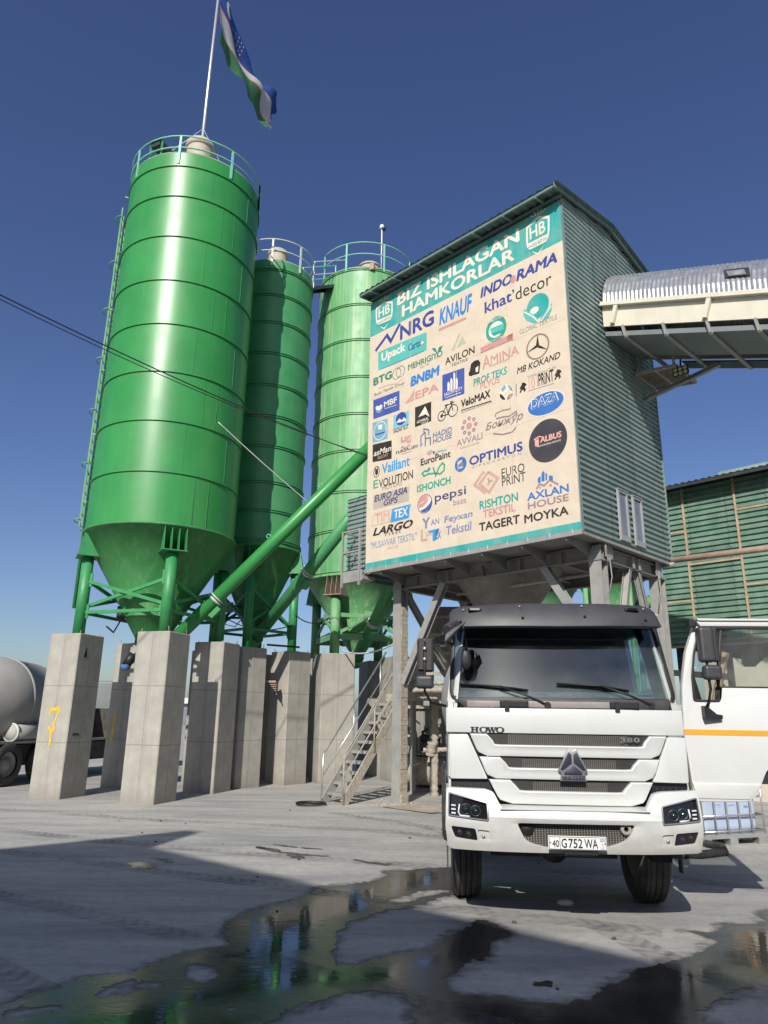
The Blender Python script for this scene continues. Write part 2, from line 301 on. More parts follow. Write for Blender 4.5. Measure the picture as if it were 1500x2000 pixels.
def thing(name, label, cat, loc=(0, 0, 0), rz=0., group=None):
    o = bpy.data.objects.new(name, None); COL.objects.link(o); o.empty_display_size = .3
    o.location = loc; o.rotation_euler = (0, 0, rz); o['label'] = label; o['category'] = cat; o['kind'] = 'thing'
    if group: o['group'] = group
    return o
def tag(o, label, cat, group=None):
    o['label'] = label; o['category'] = cat
    if o.get('kind') != 'stuff': o['kind'] = 'thing'
    if group: o['group'] = group
    return o
def structure(o): o['kind'] = 'structure'; return o
def part(o, label): o['label'] = label; return o
def rot2(a, x, y): return (x*math.cos(a)-y*math.sin(a), x*math.sin(a)+y*math.cos(a))
PUD_MAIN = [(-2.715, 4.793), (-2.386, 5.19), (-2.274, 5.363), (-2.095, 5.664), (-1.794, 5.849), (-1.619, 6.084), (-1.465, 6.294), (-1.231, 6.498), (-1.278, 6.721), (-1.374, 7.111), (-1.286, 7.37), (-1.074, 7.656), (-0.842, 7.966), (-0.576, 8.544), (-0.281, 8.709), (-0.062, 8.907), (0.134, 9.178), (0.044, 9.376), (0.324, 9.484), (0.554, 9.59), (0.921, 9.671), (0.955, 9.569), (0.847, 8.462), (0.861, 8.107), (0.812, 8.398), (0.645, 8.209), (0.444, 7.918), (0.138, 7.641), (-0.181, 7.29), (-0.279, 7.168), (-0.314, 6.794), (-0.386, 6.342), (-0.32, 6.058), (-0.182, 6.064), (0.05, 6.214), (0.246, 6.386), (0.427, 6.535), (0.667, 6.931), (0.407, 6.481), (0.6, 6.785), (0.795, 7.163), (0.91, 7.393), (1.0, 7.306), (1.147, 6.97), (1.114, 6.872), (0.951, 6.651), (0.818, 6.264), (0.631, 6.008), (0.46, 5.857), (0.479, 5.566), (0.612, 5.506), (0.758, 5.492), (0.895, 5.435), (1.044, 5.361), (1.195, 5.321), (1.33, 5.428), (1.452, 5.539), (1.6, 5.686), (1.849, 5.886), (1.93, 6.063), (2.214, 6.216), (2.468, 6.37), (2.668, 6.529), (2.869, 6.801), (2.807, 6.955), (2.725, 7.073), (2.966, 7.044), (3.201, 7.286), (3.507, 7.346), (3.681, 7.635), (3.926, 7.849), (4.708, 8.106), (3.395, 5.977), (2.762, 5.732), (2.707, 5.893), (2.644, 5.727), (2.254, 5.463), (2.08, 5.23), (2.037, 4.35), (-0.089, 4.288), (-2.206, 3.999)]
PUD_DRY = [[(-0.617, 5.133), (-0.49, 5.285), (-0.337, 5.368), (-0.16, 5.482), (-0.015, 5.515), (0.149, 5.44), (0.286, 5.314), (0.229, 5.163), (0.285, 4.959), (0.123, 4.366), (-0.832, 4.338), (-0.832, 4.815), (-0.644, 4.994)], [(-1.411, 5.911), (-1.347, 6.013), (-1.185, 5.953), (-1.164, 5.762), (-1.215, 5.657), (-1.321, 5.695)], [(-1.905, 5.299), (-1.83, 5.529), (-1.704, 5.65), (-1.47, 5.689), (-1.412, 5.562), (-1.513, 5.513), (-1.609, 5.426), (-1.765, 5.351)], [(-2.349, 5.118), (-2.11, 5.225), (-1.911, 5.243), (-1.972, 5.132), (-2.143, 5.009), (-2.267, 4.959)], [(-0.957, 5.193), (-0.915, 5.229), (-0.827, 5.174), (-0.894, 5.123)], [(0.143, 7.977), (0.335, 8.285), (0.607, 8.472), (0.797, 8.459), (0.653, 8.304), (0.468, 8.107), (0.351, 7.988), (0.239, 7.938)], [(-0.126, 5.507), (0.022, 5.523), (0.186, 5.456), (0.287, 5.297), (0.24, 5.039), (0.133, 4.77), (-0.26, 4.757)], [(1.099, 5.719), (1.222, 5.75), (1.266, 5.611), (1.179, 5.644)]]
PUD_SMALL = [[(-1.74, 10.947), (-1.621, 10.924), (-1.42, 10.727), (-1.307, 10.593), (-1.048, 10.434), (-0.804, 10.374), (-0.653, 10.3), (-0.759, 10.263), (-1.035, 10.318), (-1.286, 10.435), (-1.502, 10.649), (-1.713, 10.788)], [(-1.583, 11.182), (-1.373, 11.087), (-1.103, 10.944), (-0.803, 10.808), (-0.876, 10.771), (-1.191, 10.872), (-1.484, 11.044)], [(-1.263, 10.397), (-1.163, 10.328), (-1.035, 10.318), (-0.945, 10.174), (-0.977, 10.107), (-1.121, 10.124), (-1.163, 10.252), (-1.242, 10.303)], [(-0.358, 10.154), (-0.176, 9.987), (-0.0, 9.911), (0.138, 9.835), (0.085, 9.746), (-0.121, 9.842), (-0.281, 9.979)], [(-2.984, 10.03), (-2.791, 10.045), (-2.472, 9.749), (-2.65, 9.698)], [(-3.134, 9.663), (-2.941, 9.773), (-2.617, 9.333), (-2.969, 9.397)], [(1.094, 5.692), (1.203, 5.75), (1.206, 5.697), (1.256, 5.611), (1.185, 5.67)]]
BANNER = [
('logo', 'white crest'),
('p',[(0.18,6.605),(0.478,6.683),(0.772,6.548),(0.776,6.285),(0.754,6.13),(0.492,5.888),(0.215,6.173),(0.186,6.335)],'cream',1),
('p',[(0.231,6.559),(0.479,6.629),(0.725,6.513),(0.729,6.21),(0.238,6.251)],'teal',2),
('p',[(0.266,6.102),(0.707,6.068),(0.491,5.941)],'dkteal',2),
('t', 'HB', 0.287, 6.284, 0.393, 0.255, 'cream', 0.5, 0, 3),
('t', 'HADID BETON', 0.249, 6.118, 0.474, 0.06, 'dkteal', 0, 0, 3),
('l',[(0.373,6.721),(0.281,6.792)],0.02,'cream',1),
('l',[(0.425,6.715),(0.378,6.818)],0.02,'cream',1),
('l',[(0.477,6.71),(0.475,6.845)],0.02,'cream',1),
('l',[(0.529,6.705),(0.572,6.798)],0.02,'cream',1),
('l',[(0.581,6.699),(0.668,6.752)],0.02,'cream',1),
('logo', 'white crest'),
('p',[(4.625,6.597),(4.917,6.71),(5.188,6.576),(5.17,6.274),(5.137,6.094),(4.868,5.797),(4.625,6.102),(4.61,6.287)],'cream',1),
('p',[(4.671,6.549),(4.914,6.648),(5.14,6.532),(5.12,6.184),(4.653,6.194)],'teal',2),
('p',[(4.668,6.025),(5.087,6.02),(4.871,5.857)],'dkteal',2),
('t', 'HB', 4.704, 6.25, 0.373, 0.293, 'cream', 0.5, 0, 3),
('t', 'HADID BETON', 4.654, 6.06, 0.451, 0.069, 'dkteal', 0, 0, 3),
('l',[(4.82,6.745),(4.738,6.821)],0.02,'cream',1),
('l',[(4.869,6.743),(4.833,6.859)],0.02,'cream',1),
('l',[(4.919,6.741),(4.927,6.896)],0.02,'cream',1),
('l',[(4.968,6.739),(5.016,6.849)],0.02,'cream',1),
('l',[(5.017,6.736),(5.105,6.803)],0.02,'cream',1),
('logo', 'white heading letters'),
('t', 'BIZ ISHLAGAN', 0.93, 6.35, 3.525, 0.34, 'cream', 1.0, 0, 1),
('t', 'HAMKORLAR', 1.086, 5.972, 3.233, 0.322, 'cream', 1.0, 0, 1),
('logo', 'navy lettering with zigzag line'),
('t', 'NRG', 1.028, 5.378, 1.067, 0.398, 'navy', 1.0, 0, 0),
('l',[(0.199,5.416),(0.586,5.695),(0.722,5.482),(1.023,5.839)],0.085,'navy',0),
('logo', 'blue slanted lettering over a pink bar'),
('t', 'KNAUF', 2.25, 5.267, 0.942, 0.433, 'blue', 1.0, 0.2, 0),
('p',[(2.236,5.14),(3.02,5.119),(3.022,5.183),(2.237,5.206)],'pink',0),
('logo', 'navy slanted lettering'),
('t', 'INDO', 3.409, 5.458, 0.828, 0.255, 'navy', 1.2, 0.2, 0),
('t', 'RAMA', 4.328, 5.441, 0.967, 0.254, 'navy', 1.2, 0.2, 0),
('r',4.257,5.539,0.065,0.092,0,'pink',1),
('logo', 'navy and black lettering'),
('t', 'khat', 3.512, 5.042, 0.696, 0.271, 'navy', 0.6, 0, 0),
('t', '’decor', 4.218, 5.012, 0.927, 0.292, 'black', 0.1, 0, 0),
('logo', 'teal globe held in two leaves'),
('r',4.802,4.671,0.258,0.271,0,'teal',0),
('r',4.722,4.607,0.101,0.077,0,'cream',1),
('p',[(4.47,4.715),(4.522,4.717),(4.787,4.407),(4.821,4.286),(4.683,4.343),(4.535,4.463),(4.469,4.59)],'teal2',2),
('p',[(5.121,4.605),(5.113,4.464),(5.032,4.329),(4.87,4.276),(4.856,4.379),(4.99,4.468)],'teal2',2),
('l',[(4.483,4.674),(4.69,4.478),(4.812,4.3)],0.03,'cream',3),
('l',[(5.103,4.54),(4.988,4.43),(4.862,4.303)],0.03,'cream',3),
('t', 'GLOBAL TEXTILE', 4.357, 4.209, 0.861, 0.107, 'grey', 0, 0, 0),
('logo', 'teal round badge with pink ribbon'),
('r',3.788,4.517,0.359,0.364,0,'tan',0),
('r',3.79,4.568,0.262,0.293,0,'dkteal',1),
('r',3.789,4.558,0.187,0.181,0,'cream',2),
('p',[(3.635,4.63),(3.957,4.627),(3.995,4.485),(3.675,4.486)],'teal2',3),
('p',[(3.676,4.501),(4.006,4.49),(3.949,4.427),(3.729,4.429)],'dkteal',4),
('t', 'QUALITY CLASS', 3.571, 4.754, 0.446, 0.077, 'cream', 0.4, 0, 5),
('p',[(3.385,4.291),(4.187,4.298),(4.181,4.171),(3.507,4.169),(3.382,4.165)],'pink',4),
('p',[(4.063,4.297),(4.204,4.321),(4.195,4.131),(4.134,4.204),(4.058,4.169)],'pink',4),
('t', 'best product', 3.511, 4.296, 0.515, 0.07, 'cream', 0, 0.2, 5),
('logo', 'white and navy lettering on a teal box'),
('p',[(0.292,5.351),(1.87,5.276),(1.868,4.814),(0.303,4.846)],'teal2',0),
('t', 'Upack', 0.413, 4.972, 0.795, 0.308, 'cream', 1.2, 0, 1),
('t', 'Carton', 1.299, 4.984, 0.477, 0.194, 'navy', 0.6, 0, 1),
('l',[(0.415,4.853),(0.891,4.833),(1.788,4.817)],0.012,'navy',1),
('r',1.736,5.049,0.046,0.05,0,'tan',2),
('logo', 'dark green lettering with a sprout'),
('t', 'MEHRIGIYO', 1.294, 4.494, 1.043, 0.157, 'dkgreen', 0.8, 0, 0),
('p',[(2.019,4.796),(2.129,4.77),(2.179,4.642),(2.09,4.692)],'dkgreen',0),
('p',[(2.192,4.637),(2.232,4.747),(2.346,4.741),(2.295,4.653)],'dkgreen',0),
('l',[(2.178,4.48),(2.186,4.64)],0.02,'dkgreen',0),
('t', 'Since 1992', 1.668, 4.412, 0.283, 0.061, 'grey', 0, 0, 0),
('logo', 'black lettering under a pale green mountain'),
('t', 'AVILON', 2.409, 4.23, 0.813, 0.175, 'black', 0.5, 0, 0),
('t', 'TEXTILE', 2.581, 4.128, 0.451, 0.068, 'black', 0, 0, 0),
('p',[(2.587,4.515),(2.796,4.851),(2.857,4.838),(2.655,4.501)],'sage',0),
('p',[(2.741,4.537),(2.885,4.762),(3.007,4.556),(2.875,4.554),(2.838,4.526)],'sage',0),
('logo', 'dark green serif lettering with two circles'),
('t', 'BTG', 0.146, 4.485, 0.634, 0.212, 'dkgreen', 1.2, 0, 0),
('r',0.93,4.551,0.141,0.148,0.016,'dkgreen',0),
('r',1.05,4.56,0.14,0.147,0.016,'dkgreen',0),
('l',[(0.314,4.367),(0.682,4.341),(0.933,4.296),(1.143,4.353)],0.016,'pink',0),
('t', 'Bulut Textile Group', 0.184, 4.177, 0.995, 0.105, 'dkgreen', 0.2, 0.25, 0),
('logo', 'blue blocky lettering'),
('t', 'BNBM', 1.372, 4.054, 0.878, 0.254, 'blue', 1.6, 0.1, 0),
('logo', 'pink serif lettering with steps'),
('t', 'EPA', 1.521, 3.694, 0.7, 0.194, 'pink', 0.8, 0, 0),
('p',[(1.203,3.688),(1.488,3.696),(1.488,3.728),(1.23,3.717)],'pink',0),
('p',[(1.251,3.727),(1.488,3.75),(1.488,3.782),(1.278,3.757)],'pink',0),
('p',[(1.298,3.767),(1.487,3.804),(1.487,3.836),(1.325,3.796)],'pink',0),
('p',[(1.346,3.806),(1.487,3.858),(1.487,3.891),(1.373,3.835)],'pink',0),
('p',[(1.393,3.845),(1.487,3.912),(1.487,3.945),(1.42,3.875)],'pink',0),
('p',[(1.44,3.884),(1.487,3.967),(1.487,4.0),(1.467,3.914)],'pink',0),
('logo', 'white towers on a blue square'),
('p',[(2.325,4.026),(2.94,3.987),(2.926,3.384),(2.317,3.406)],'royal',0),
('p',[(2.465,3.586),(2.532,3.585),(2.535,3.739),(2.502,3.813),(2.468,3.783)],'cream',1),
('p',[(2.547,3.575),(2.608,3.573),(2.612,3.801),(2.583,3.874),(2.552,3.843)],'cream',1),
('p',[(2.632,3.567),(2.68,3.566),(2.687,3.916),(2.664,3.986),(2.639,3.953)],'cream',1),
('p',[(2.693,3.573),(2.753,3.572),(2.756,3.762),(2.728,3.834),(2.697,3.804)],'cream',1),
('t', 'SALOM CITY', 2.374, 3.492, 0.502, 0.078, 'cream', 0.4, 0, 1),
('l',[(2.398,3.452),(2.839,3.443)],0.014,'cream',1),
('logo', 'black head in profile beside pink lettering'),
('p',[(3.084,3.864),(3.117,4.006),(3.206,4.051),(3.309,4.039),(3.364,3.958),(3.35,3.861),(3.314,3.823),(3.29,3.771),(3.328,3.718),(3.243,3.717),(3.174,3.731),(3.127,3.722),(3.058,3.756),(3.048,3.816)],'black',0),
('p',[(3.235,3.872),(3.316,3.894),(3.301,3.767),(3.244,3.767)],'cream',1),
('t', 'A', 3.415, 3.767, 0.213, 0.3, 'pink', 0.3, 0, 0),
('t', 'MINA', 3.629, 3.8, 0.692, 0.208, 'pink', 0.3, 0, 0),
('t', 'TAQINCHOQLARI', 3.605, 3.746, 0.488, 0.054, 'grey', 0, 0, 0),
('logo', 'three pointed star in a ring over black lettering'),
('r',4.754,3.794,0.265,0.272,0.035,'taupe',0),
('p',[(4.768,4.056),(4.79,3.809),(4.754,3.794),(4.721,3.835)],'black',1),
('p',[(4.499,3.746),(4.732,3.84),(4.763,3.781)],'black',1),
('p',[(4.982,3.641),(4.753,3.77),(4.785,3.815)],'black',1),
('t', 'MB KOKAND', 4.251, 3.37, 0.985, 0.141, 'black', 0.5, 0.25, 0),
('logo', 'green and pink lettering'),
('t', 'PROF TEKS', 3.173, 3.464, 0.844, 0.17, 'dkteal', 0.7, 0.05, 0),
('t', 'PLYUS', 3.345, 3.334, 0.491, 0.148, 'pink', 0.4, 0, 0),
('logo', 'grey and teal ball'),
('r',3.975,3.067,0.173,0.175,0,'cream',0),
('p',[(3.821,3.093),(3.894,3.036),(3.969,2.916),(3.89,2.932),(3.829,3.009)],'black',1),
('p',[(3.857,3.178),(3.956,3.241),(3.984,3.16),(3.897,3.102)],'steel',1),
('p',[(4.019,3.225),(4.11,3.156),(4.147,3.034),(4.066,3.094)],'steel',1),
('p',[(4.062,3.014),(4.145,2.988),(4.089,2.911),(4.005,2.89),(3.986,2.944)],'brown',1),
('p',[(3.906,3.065),(4.109,3.118),(4.122,3.076),(3.945,2.99)],'tan',1),
('l',[(4.225,3.165),(4.213,2.904)],0.014,'black',0),
('logo', 'black narrow lettering between two lions'),
('t', '101', 4.51, 2.955, 0.208, 0.23, 'pink2', 0, 0, 0),
('t', 'PRiNT', 4.733, 2.948, 0.337, 0.255, 'black', 0.6, 0, 0),
('t', 'YURSALISHDA ISTILISH', 4.488, 3.195, 0.644, 0.051, 'grey', 0, 0, 0),
('l',[(4.489,2.927),(5.067,2.9)],0.012,'grey',0),
('p',[(4.297,3.051),(4.34,3.093),(4.363,3.151),(4.423,3.131),(4.411,3.079),(4.466,3.079),(4.419,3.039),(4.446,2.973),(4.403,2.931),(4.386,2.993),(4.345,2.988),(4.323,2.939),(4.293,2.958),(4.326,3.022)],'black',0),
('p',[(5.086,3.061),(5.127,3.102),(5.149,3.158),(5.204,3.138),(5.192,3.088),(5.243,3.088),(5.199,3.049),(5.223,2.987),(5.183,2.946),(5.168,3.006),(5.13,3.001),(5.108,2.954),(5.081,2.972),(5.113,3.034)],'black',0),
('logo', 'white lettering and heart on a blue box'),
('p',[(0.155,4.114),(1.026,4.086),(1.032,3.588),(0.168,3.615)],'royal',0),
('t', 'MBF', 0.524, 3.809, 0.421, 0.148, 'cream', 0.7, 0, 1),
('p',[(0.235,3.9),(0.294,3.927),(0.369,3.893),(0.412,3.924),(0.472,3.883),(0.458,3.809),(0.357,3.772),(0.252,3.838)],'cream',1),
('p',[(0.252,3.815),(0.357,3.75),(0.474,3.781),(0.46,3.741),(0.358,3.716),(0.268,3.765)],'steel',1),
('l',[(0.547,3.77),(0.932,3.751)],0.012,'cream',1),
('logo', 'black bicycle'),
('r',2.295,3.063,0.116,0.122,0.02,'black',0),
('r',2.612,3.094,0.137,0.141,0.02,'black',0),
('l',[(2.295,3.063),(2.427,3.263),(2.657,3.283)],0.022,'black',0),
('l',[(2.295,3.063),(2.472,3.045),(2.597,3.261)],0.022,'black',0),
('l',[(2.427,3.263),(2.472,3.045)],0.022,'black',0),
('l',[(2.612,3.094),(2.549,3.317),(2.61,3.308)],0.022,'black',0),
('l',[(2.378,3.279),(2.476,3.279)],0.026,'black',0),
('r',2.295,3.063,0.037,0.041,0,'black',1),
('logo', 'black comic lettering'),
('t', 'VeloMAX', 2.832, 3.088, 0.766, 0.18, 'black', 1.2, 0.08, 0),
('l',[(2.825,3.029),(3.612,3.001)],0.02,'black',0),
('t', 'VELOSIPEDLAR | ZAPCHASTLAR', 2.823, 2.954, 0.798, 0.04, 'black', 0, 0, 0),
('logo', 'white lettering on a blue oval'),
('r',4.861,2.55,0.414,0.241,0,'cream',0),
('r',4.861,2.55,0.391,0.223,0,'blue2',1),
('t', 'DAZA', 4.538, 2.509, 0.613, 0.217, 'cream', 2.2, 0.1, 2),
('t', 'DAZA', 4.558, 2.516, 0.575, 0.189, 'blue2', 0.6, 0.1, 3),
('logo', 'pale blue square with a round emblem'),
('p',[(0.147,3.53),(0.645,3.496),(0.654,2.989),(0.161,3.013)],'steel',0),
('r',0.404,3.256,0.217,0.234,0.02,'cream',1),
('p',[(0.32,3.413),(0.481,3.4),(0.469,3.282),(0.367,3.288)],'cream',1),
('l',[(0.252,3.188),(0.572,3.176)],0.03,'navy',1),
('logo', 'blue square with a mountain'),
('p',[(0.837,3.51),(1.32,3.484),(1.322,3.14),(0.841,3.159)],'sky',0),
('r',1.082,3.361,0.164,0.158,0,'navy',1),
('p',[(0.93,3.291),(1.034,3.38),(1.103,3.317),(1.185,3.368),(1.267,3.258)],'cream',2),
('t', 'SADAF SUT', 0.843, 3.056, 0.479, 0.109, 'black', 0.6, 0, 0),
('logo', 'white swoosh on a black square'),
('p',[(1.515,3.504),(1.997,3.497),(1.994,3.033),(1.516,3.026)],'black',0),
('p',[(1.588,3.206),(1.823,3.441),(1.951,3.15),(1.836,3.237),(1.706,3.234)],'cream',1),
('p',[(1.575,3.231),(1.848,3.243),(1.784,3.2),(1.588,3.184)],'black',2),
('t', 'ADMIRAL', 1.568, 3.09, 0.357, 0.069, 'cream', 0.4, 0, 1),
('t', 'GROUP', 1.706, 3.03, 0.206, 0.047, 'cream', 0, 0, 1),
('logo', 'white lettering on a dark box'),
('p',[(0.162,2.969),(0.789,2.909),(0.795,2.458),(0.173,2.527)],'black',0),
('t', 'asMan', 0.206, 2.657, 0.573, 0.144, 'cream', 0.5, 0.25, 1),
('t', 'SILICAT', 0.34, 2.553, 0.342, 0.071, 'pink2', 0.2, 0, 1),
('logo', 'pink monogram over black lettering'),
('l',[(1.107,2.897),(1.108,2.791),(1.23,2.779),(1.229,2.885)],0.05,'mauve2',0),
('l',[(1.39,2.851),(1.297,2.856),(1.297,2.729),(1.377,2.728),(1.377,2.791)],0.05,'mauve2',0),
('l',[(1.095,2.667),(1.218,2.603),(1.378,2.655)],0.05,'mauve2',0),
('t', 'YUKSALISH', 0.919, 2.525, 0.682, 0.075, 'black', 0.7, 0.2, 0),
('l',[(1.09,2.489),(1.425,2.476)],0.015,'grey',0),
('logo', 'grey outline towers beside serif lettering'),
('t', 'HADID', 2.036, 2.617, 0.538, 0.122, 'slate', 0.5, 0.15, 0),
('t', 'HOUSE', 2.035, 2.478, 0.548, 0.126, 'slate', 0.5, 0.15, 0),
('l',[(1.692,2.52),(1.692,2.757),(1.821,2.814),(1.82,2.486)],0.03,'slate',0),
('l',[(1.783,2.804),(1.783,2.908),(1.923,2.847),(1.923,2.719)],0.03,'slate',0),
('l',[(1.833,2.667),(1.967,2.651),(1.966,2.478)],0.03,'slate',0),
('l',[(1.666,2.516),(1.756,2.574)],0.02,'steel',0),
('logo', 'mauve rosette over mauve lettering'),
('r',3.206,2.615,0.045,0.043,0.03,'mauve',0),
('r',3.153,2.5,0.045,0.044,0.03,'mauve',0),
('r',3.032,2.455,0.045,0.044,0.03,'mauve',0),
('r',2.911,2.507,0.046,0.043,0.03,'mauve',0),
('r',2.863,2.625,0.046,0.044,0.03,'mauve',0),
('r',2.916,2.741,0.047,0.045,0.03,'mauve',0),
('r',3.04,2.786,0.046,0.043,0.03,'mauve',0),
('r',3.16,2.732,0.045,0.044,0.03,'mauve',0),
('r',3.036,2.62,0.074,0.073,0,'pink',0),
('t', 'AVVALI', 2.697, 2.241, 0.671, 0.146, 'mauve3', 0.4, 0, 0),
('t', 'KOKAND HALVA', 2.783, 2.162, 0.499, 0.043, 'grey', 0, 0, 0),
('logo', 'brown script with a cup'),
('t', 'Бонжур', 3.448, 2.347, 0.907, 0.199, 'brown2', 0.5, 0.35, 0),
('l',[(3.691,2.621),(3.72,2.693),(3.881,2.706),(4.038,2.686),(4.081,2.711)],0.025,'brown2',0),
('l',[(3.716,2.575),(3.875,2.566),(4.032,2.538),(4.199,2.59),(4.212,2.54),(4.107,2.497)],0.03,'brown2',0),
('l',[(3.641,2.276),(3.861,2.196),(4.094,2.186),(4.184,2.262)],0.03,'brown2',0),
('logo', 'pink lettering on a black disc'),
('r',4.865,1.798,0.412,0.426,0,'black2',0),
('t', 'ALBUS', 4.703, 1.786, 0.458, 0.122, 'pink3', 1.0, 0.05, 1),
('p',[(4.565,1.902),(4.692,1.938),(4.85,1.859),(4.691,1.912),(4.582,1.87)],'pink3',1),
('p',[(4.592,1.868),(4.68,1.888),(4.671,1.723),(4.586,1.754)],'pink3',1),
('t', 'MUSTAHKAMLIK KAFOLATI', 4.642, 1.714, 0.5, 0.035, 'cream', 0.3, 0, 1),
('logo', 'blue lettering beside a black hare emblem'),
('t', 'Vaillant', 0.484, 2.151, 0.876, 0.258, 'blue3', 0.7, 0, 0),
('r',0.31,2.256,0.101,0.14,0.018,'black',0),
('p',[(0.268,2.212),(0.281,2.3),(0.257,2.376),(0.309,2.31),(0.358,2.373),(0.346,2.285),(0.362,2.211),(0.312,2.169)],'black',1),
('logo', 'green and black lettering'),
('t', 'E', 0.212, 1.859, 0.165, 0.204, 'green', 0.3, 0, 0),
('t', 'VOLUTION', 0.398, 1.838, 1.061, 0.202, 'black', 0.4, 0, 0),
('t', 'MOTORS', 0.514, 1.752, 0.617, 0.105, 'grey2', 0, 0, 0),
('logo', 'navy italic lettering on a grey box'),
('p',[(0.216,1.701),(1.336,1.678),(1.338,1.341),(0.224,1.358)],'taupe2',0),
('t', 'EURO ASIA', 0.256, 1.53, 1.035, 0.159, 'navy2', 0.8, 0.18, 1),
('t', 'GIPS', 0.556, 1.374, 0.451, 0.145, 'navy2', 0.8, 0.18, 1),
('logo', 'black lettering under a shell'),
('t', 'EuroPaint', 1.685, 2.063, 0.844, 0.162, 'black', 0.8, 0, 0),
('p',[(1.857,2.313),(1.908,2.361),(1.983,2.261),(1.92,2.247)],'pink',0),
('p',[(1.933,2.354),(1.996,2.368),(2.02,2.251)],'teal2',0),
('p',[(2.033,2.338),(2.095,2.282),(2.045,2.235)],'navy2',0),
('l',[(2.07,2.239),(2.218,2.27),(2.436,2.244)],0.03,'steel',0),
('logo', 'green lettering under a loop'),
('t', 'ISHONCH', 1.576, 1.474, 0.949, 0.17, 'green', 1.0, 0, 0),
('l',[(2.043,1.946),(2.115,1.741),(2.202,1.908),(2.3,1.982),(2.36,1.928),(2.346,1.805),(2.237,1.752),(2.116,1.8),(1.905,1.83),(1.78,1.809),(1.729,1.881),(1.805,1.923),(1.918,1.886)],0.04,'green',0),
('r',1.925,1.935,0.043,0.039,0,'green',0),
('logo', 'navy lettering with a ring of bars'),
('t', 'OPTIMUS', 3.02, 1.739, 1.295, 0.198, 'navy', 0.9, 0, 0),
('t', 'G I P S O K A R T O N', 3.074, 1.668, 1.198, 0.051, 'grey', 0, 0, 0),
('r',2.794,1.832,0.154,0.163,0.07,'blue4',0),
('p',[(2.735,1.779),(2.764,1.782),(2.765,1.849),(2.736,1.837)],'navy',0),
('p',[(2.775,1.779),(2.804,1.782),(2.806,1.872),(2.777,1.86)],'navy',0),
('p',[(2.815,1.779),(2.844,1.782),(2.847,1.896),(2.818,1.884)],'navy',0),
('p',[(2.856,1.779),(2.884,1.781),(2.887,1.919),(2.858,1.907)],'navy',0),
('logo', 'red and blue ball beside navy lettering'),
('r',1.803,1.182,0.21,0.21,0,'navy2',0),
('r',1.803,1.182,0.191,0.196,0,'cream',1),
('p',[(1.627,1.198),(1.627,1.281),(1.703,1.359),(1.816,1.375),(1.915,1.335),(1.84,1.262),(1.728,1.236)],'pink',2),
('p',[(1.614,1.19),(1.74,1.214),(1.878,1.274),(1.927,1.313),(1.877,1.206),(1.765,1.131),(1.652,1.105)],'pink',2),
('p',[(1.677,1.051),(1.827,1.08),(1.939,1.155),(2.001,1.239),(2.0,1.133),(1.938,1.029),(1.815,0.99),(1.727,1.007)],'royal',2),
('t', 'pepsi', 2.085, 1.1, 0.836, 0.241, 'navy2', 0.3, 0, 0),
('t', 'baza', 2.587, 0.984, 0.335, 0.122, 'grey2', 0, 0, 0),
('logo', 'pale pink diamonds beside dark lettering'),
('l',[(3.407,1.076),(3.142,1.308),(3.356,1.523),(3.393,1.491)],0.06,'rose',0),
('l',[(3.491,1.505),(3.711,1.317),(3.492,1.076),(3.262,1.3),(3.491,1.505)],0.06,'rose',0),
('l',[(3.47,1.381),(3.511,1.308),(3.595,1.298)],0.045,'rose',0),
('l',[(3.511,1.308),(3.465,1.227)],0.045,'rose',0),
('t', 'EURO', 3.805, 1.312, 0.529, 0.179, 'black', 0, 0, 0),
('t', 'PRINT', 3.808, 1.126, 0.542, 0.178, 'black', 0, 0, 0),
('logo', 'green and pink serif lettering'),
('t', 'RISHTON', 3.252, 0.764, 0.913, 0.18, 'dkteal', 0.9, 0, 0),
('t', 'TEKSTIL', 3.327, 0.574, 0.77, 0.169, 'pink', 0.9, 0, 0),
('logo', 'blue and mauve lettering under blue towers'),
('t', 'AXLAN', 4.364, 0.717, 0.88, 0.153, 'blue4', 0.8, 0, 0),
('t', 'HOUSE', 4.37, 0.55, 0.863, 0.136, 'mauve', 0.7, 0, 0),
('p',[(4.609,1.026),(4.614,1.111),(4.677,1.139),(4.67,1.012)],'blue4',0),
('p',[(4.689,1.025),(4.698,1.186),(4.738,1.228),(4.765,1.196),(4.755,1.027)],'blue4',0),
('p',[(4.774,1.031),(4.783,1.183),(4.818,1.149),(4.811,1.031)],'blue4',0),
('p',[(4.849,1.032),(4.853,1.115),(4.934,1.08),(4.929,0.988)],'blue4',0),
('l',[(4.574,0.905),(4.641,0.993),(4.741,0.937),(4.862,1.02),(5.037,0.897)],0.035,'mauve',0),
('p',[(4.857,0.937),(4.898,0.936),(4.896,0.894),(4.854,0.895)],'taupe',0),
('p',[(4.637,0.934),(4.666,0.936),(4.664,0.903),(4.635,0.9)],'taupe',0),
('logo', 'pale box and blue box lettering'),
('l',[(0.191,0.975),(0.256,1.248),(0.826,1.251),(0.776,0.982),(0.191,0.975)],0.015,'pink2',0),
('t', 'TIM', 0.289, 1.023, 0.459, 0.208, 'pink2', 0.5, 0, 0),
('p',[(0.777,0.946),(0.84,1.259),(1.397,1.259),(1.333,0.954)],'blue3',0),
('t', 'TEX', 0.897, 1.016, 0.416, 0.202, 'cream', 0.8, 0.1, 1),
('logo', 'black racing lettering'),
('t', 'LARGO', 0.226, 0.726, 1.237, 0.186, 'black', 1.2, 0.3, 0),
('t', 'T Y R E S', 0.604, 0.658, 0.49, 0.061, 'black', 0.2, 0, 0),
('logo', 'slate and blue stacked letters'),
('t', 'Y', 1.727, 0.626, 0.221, 0.24, 'slate2', 1.0, 0, 0),
('t', 'AN', 1.973, 0.668, 0.228, 0.133, 'slate2', 0.5, 0, 0),
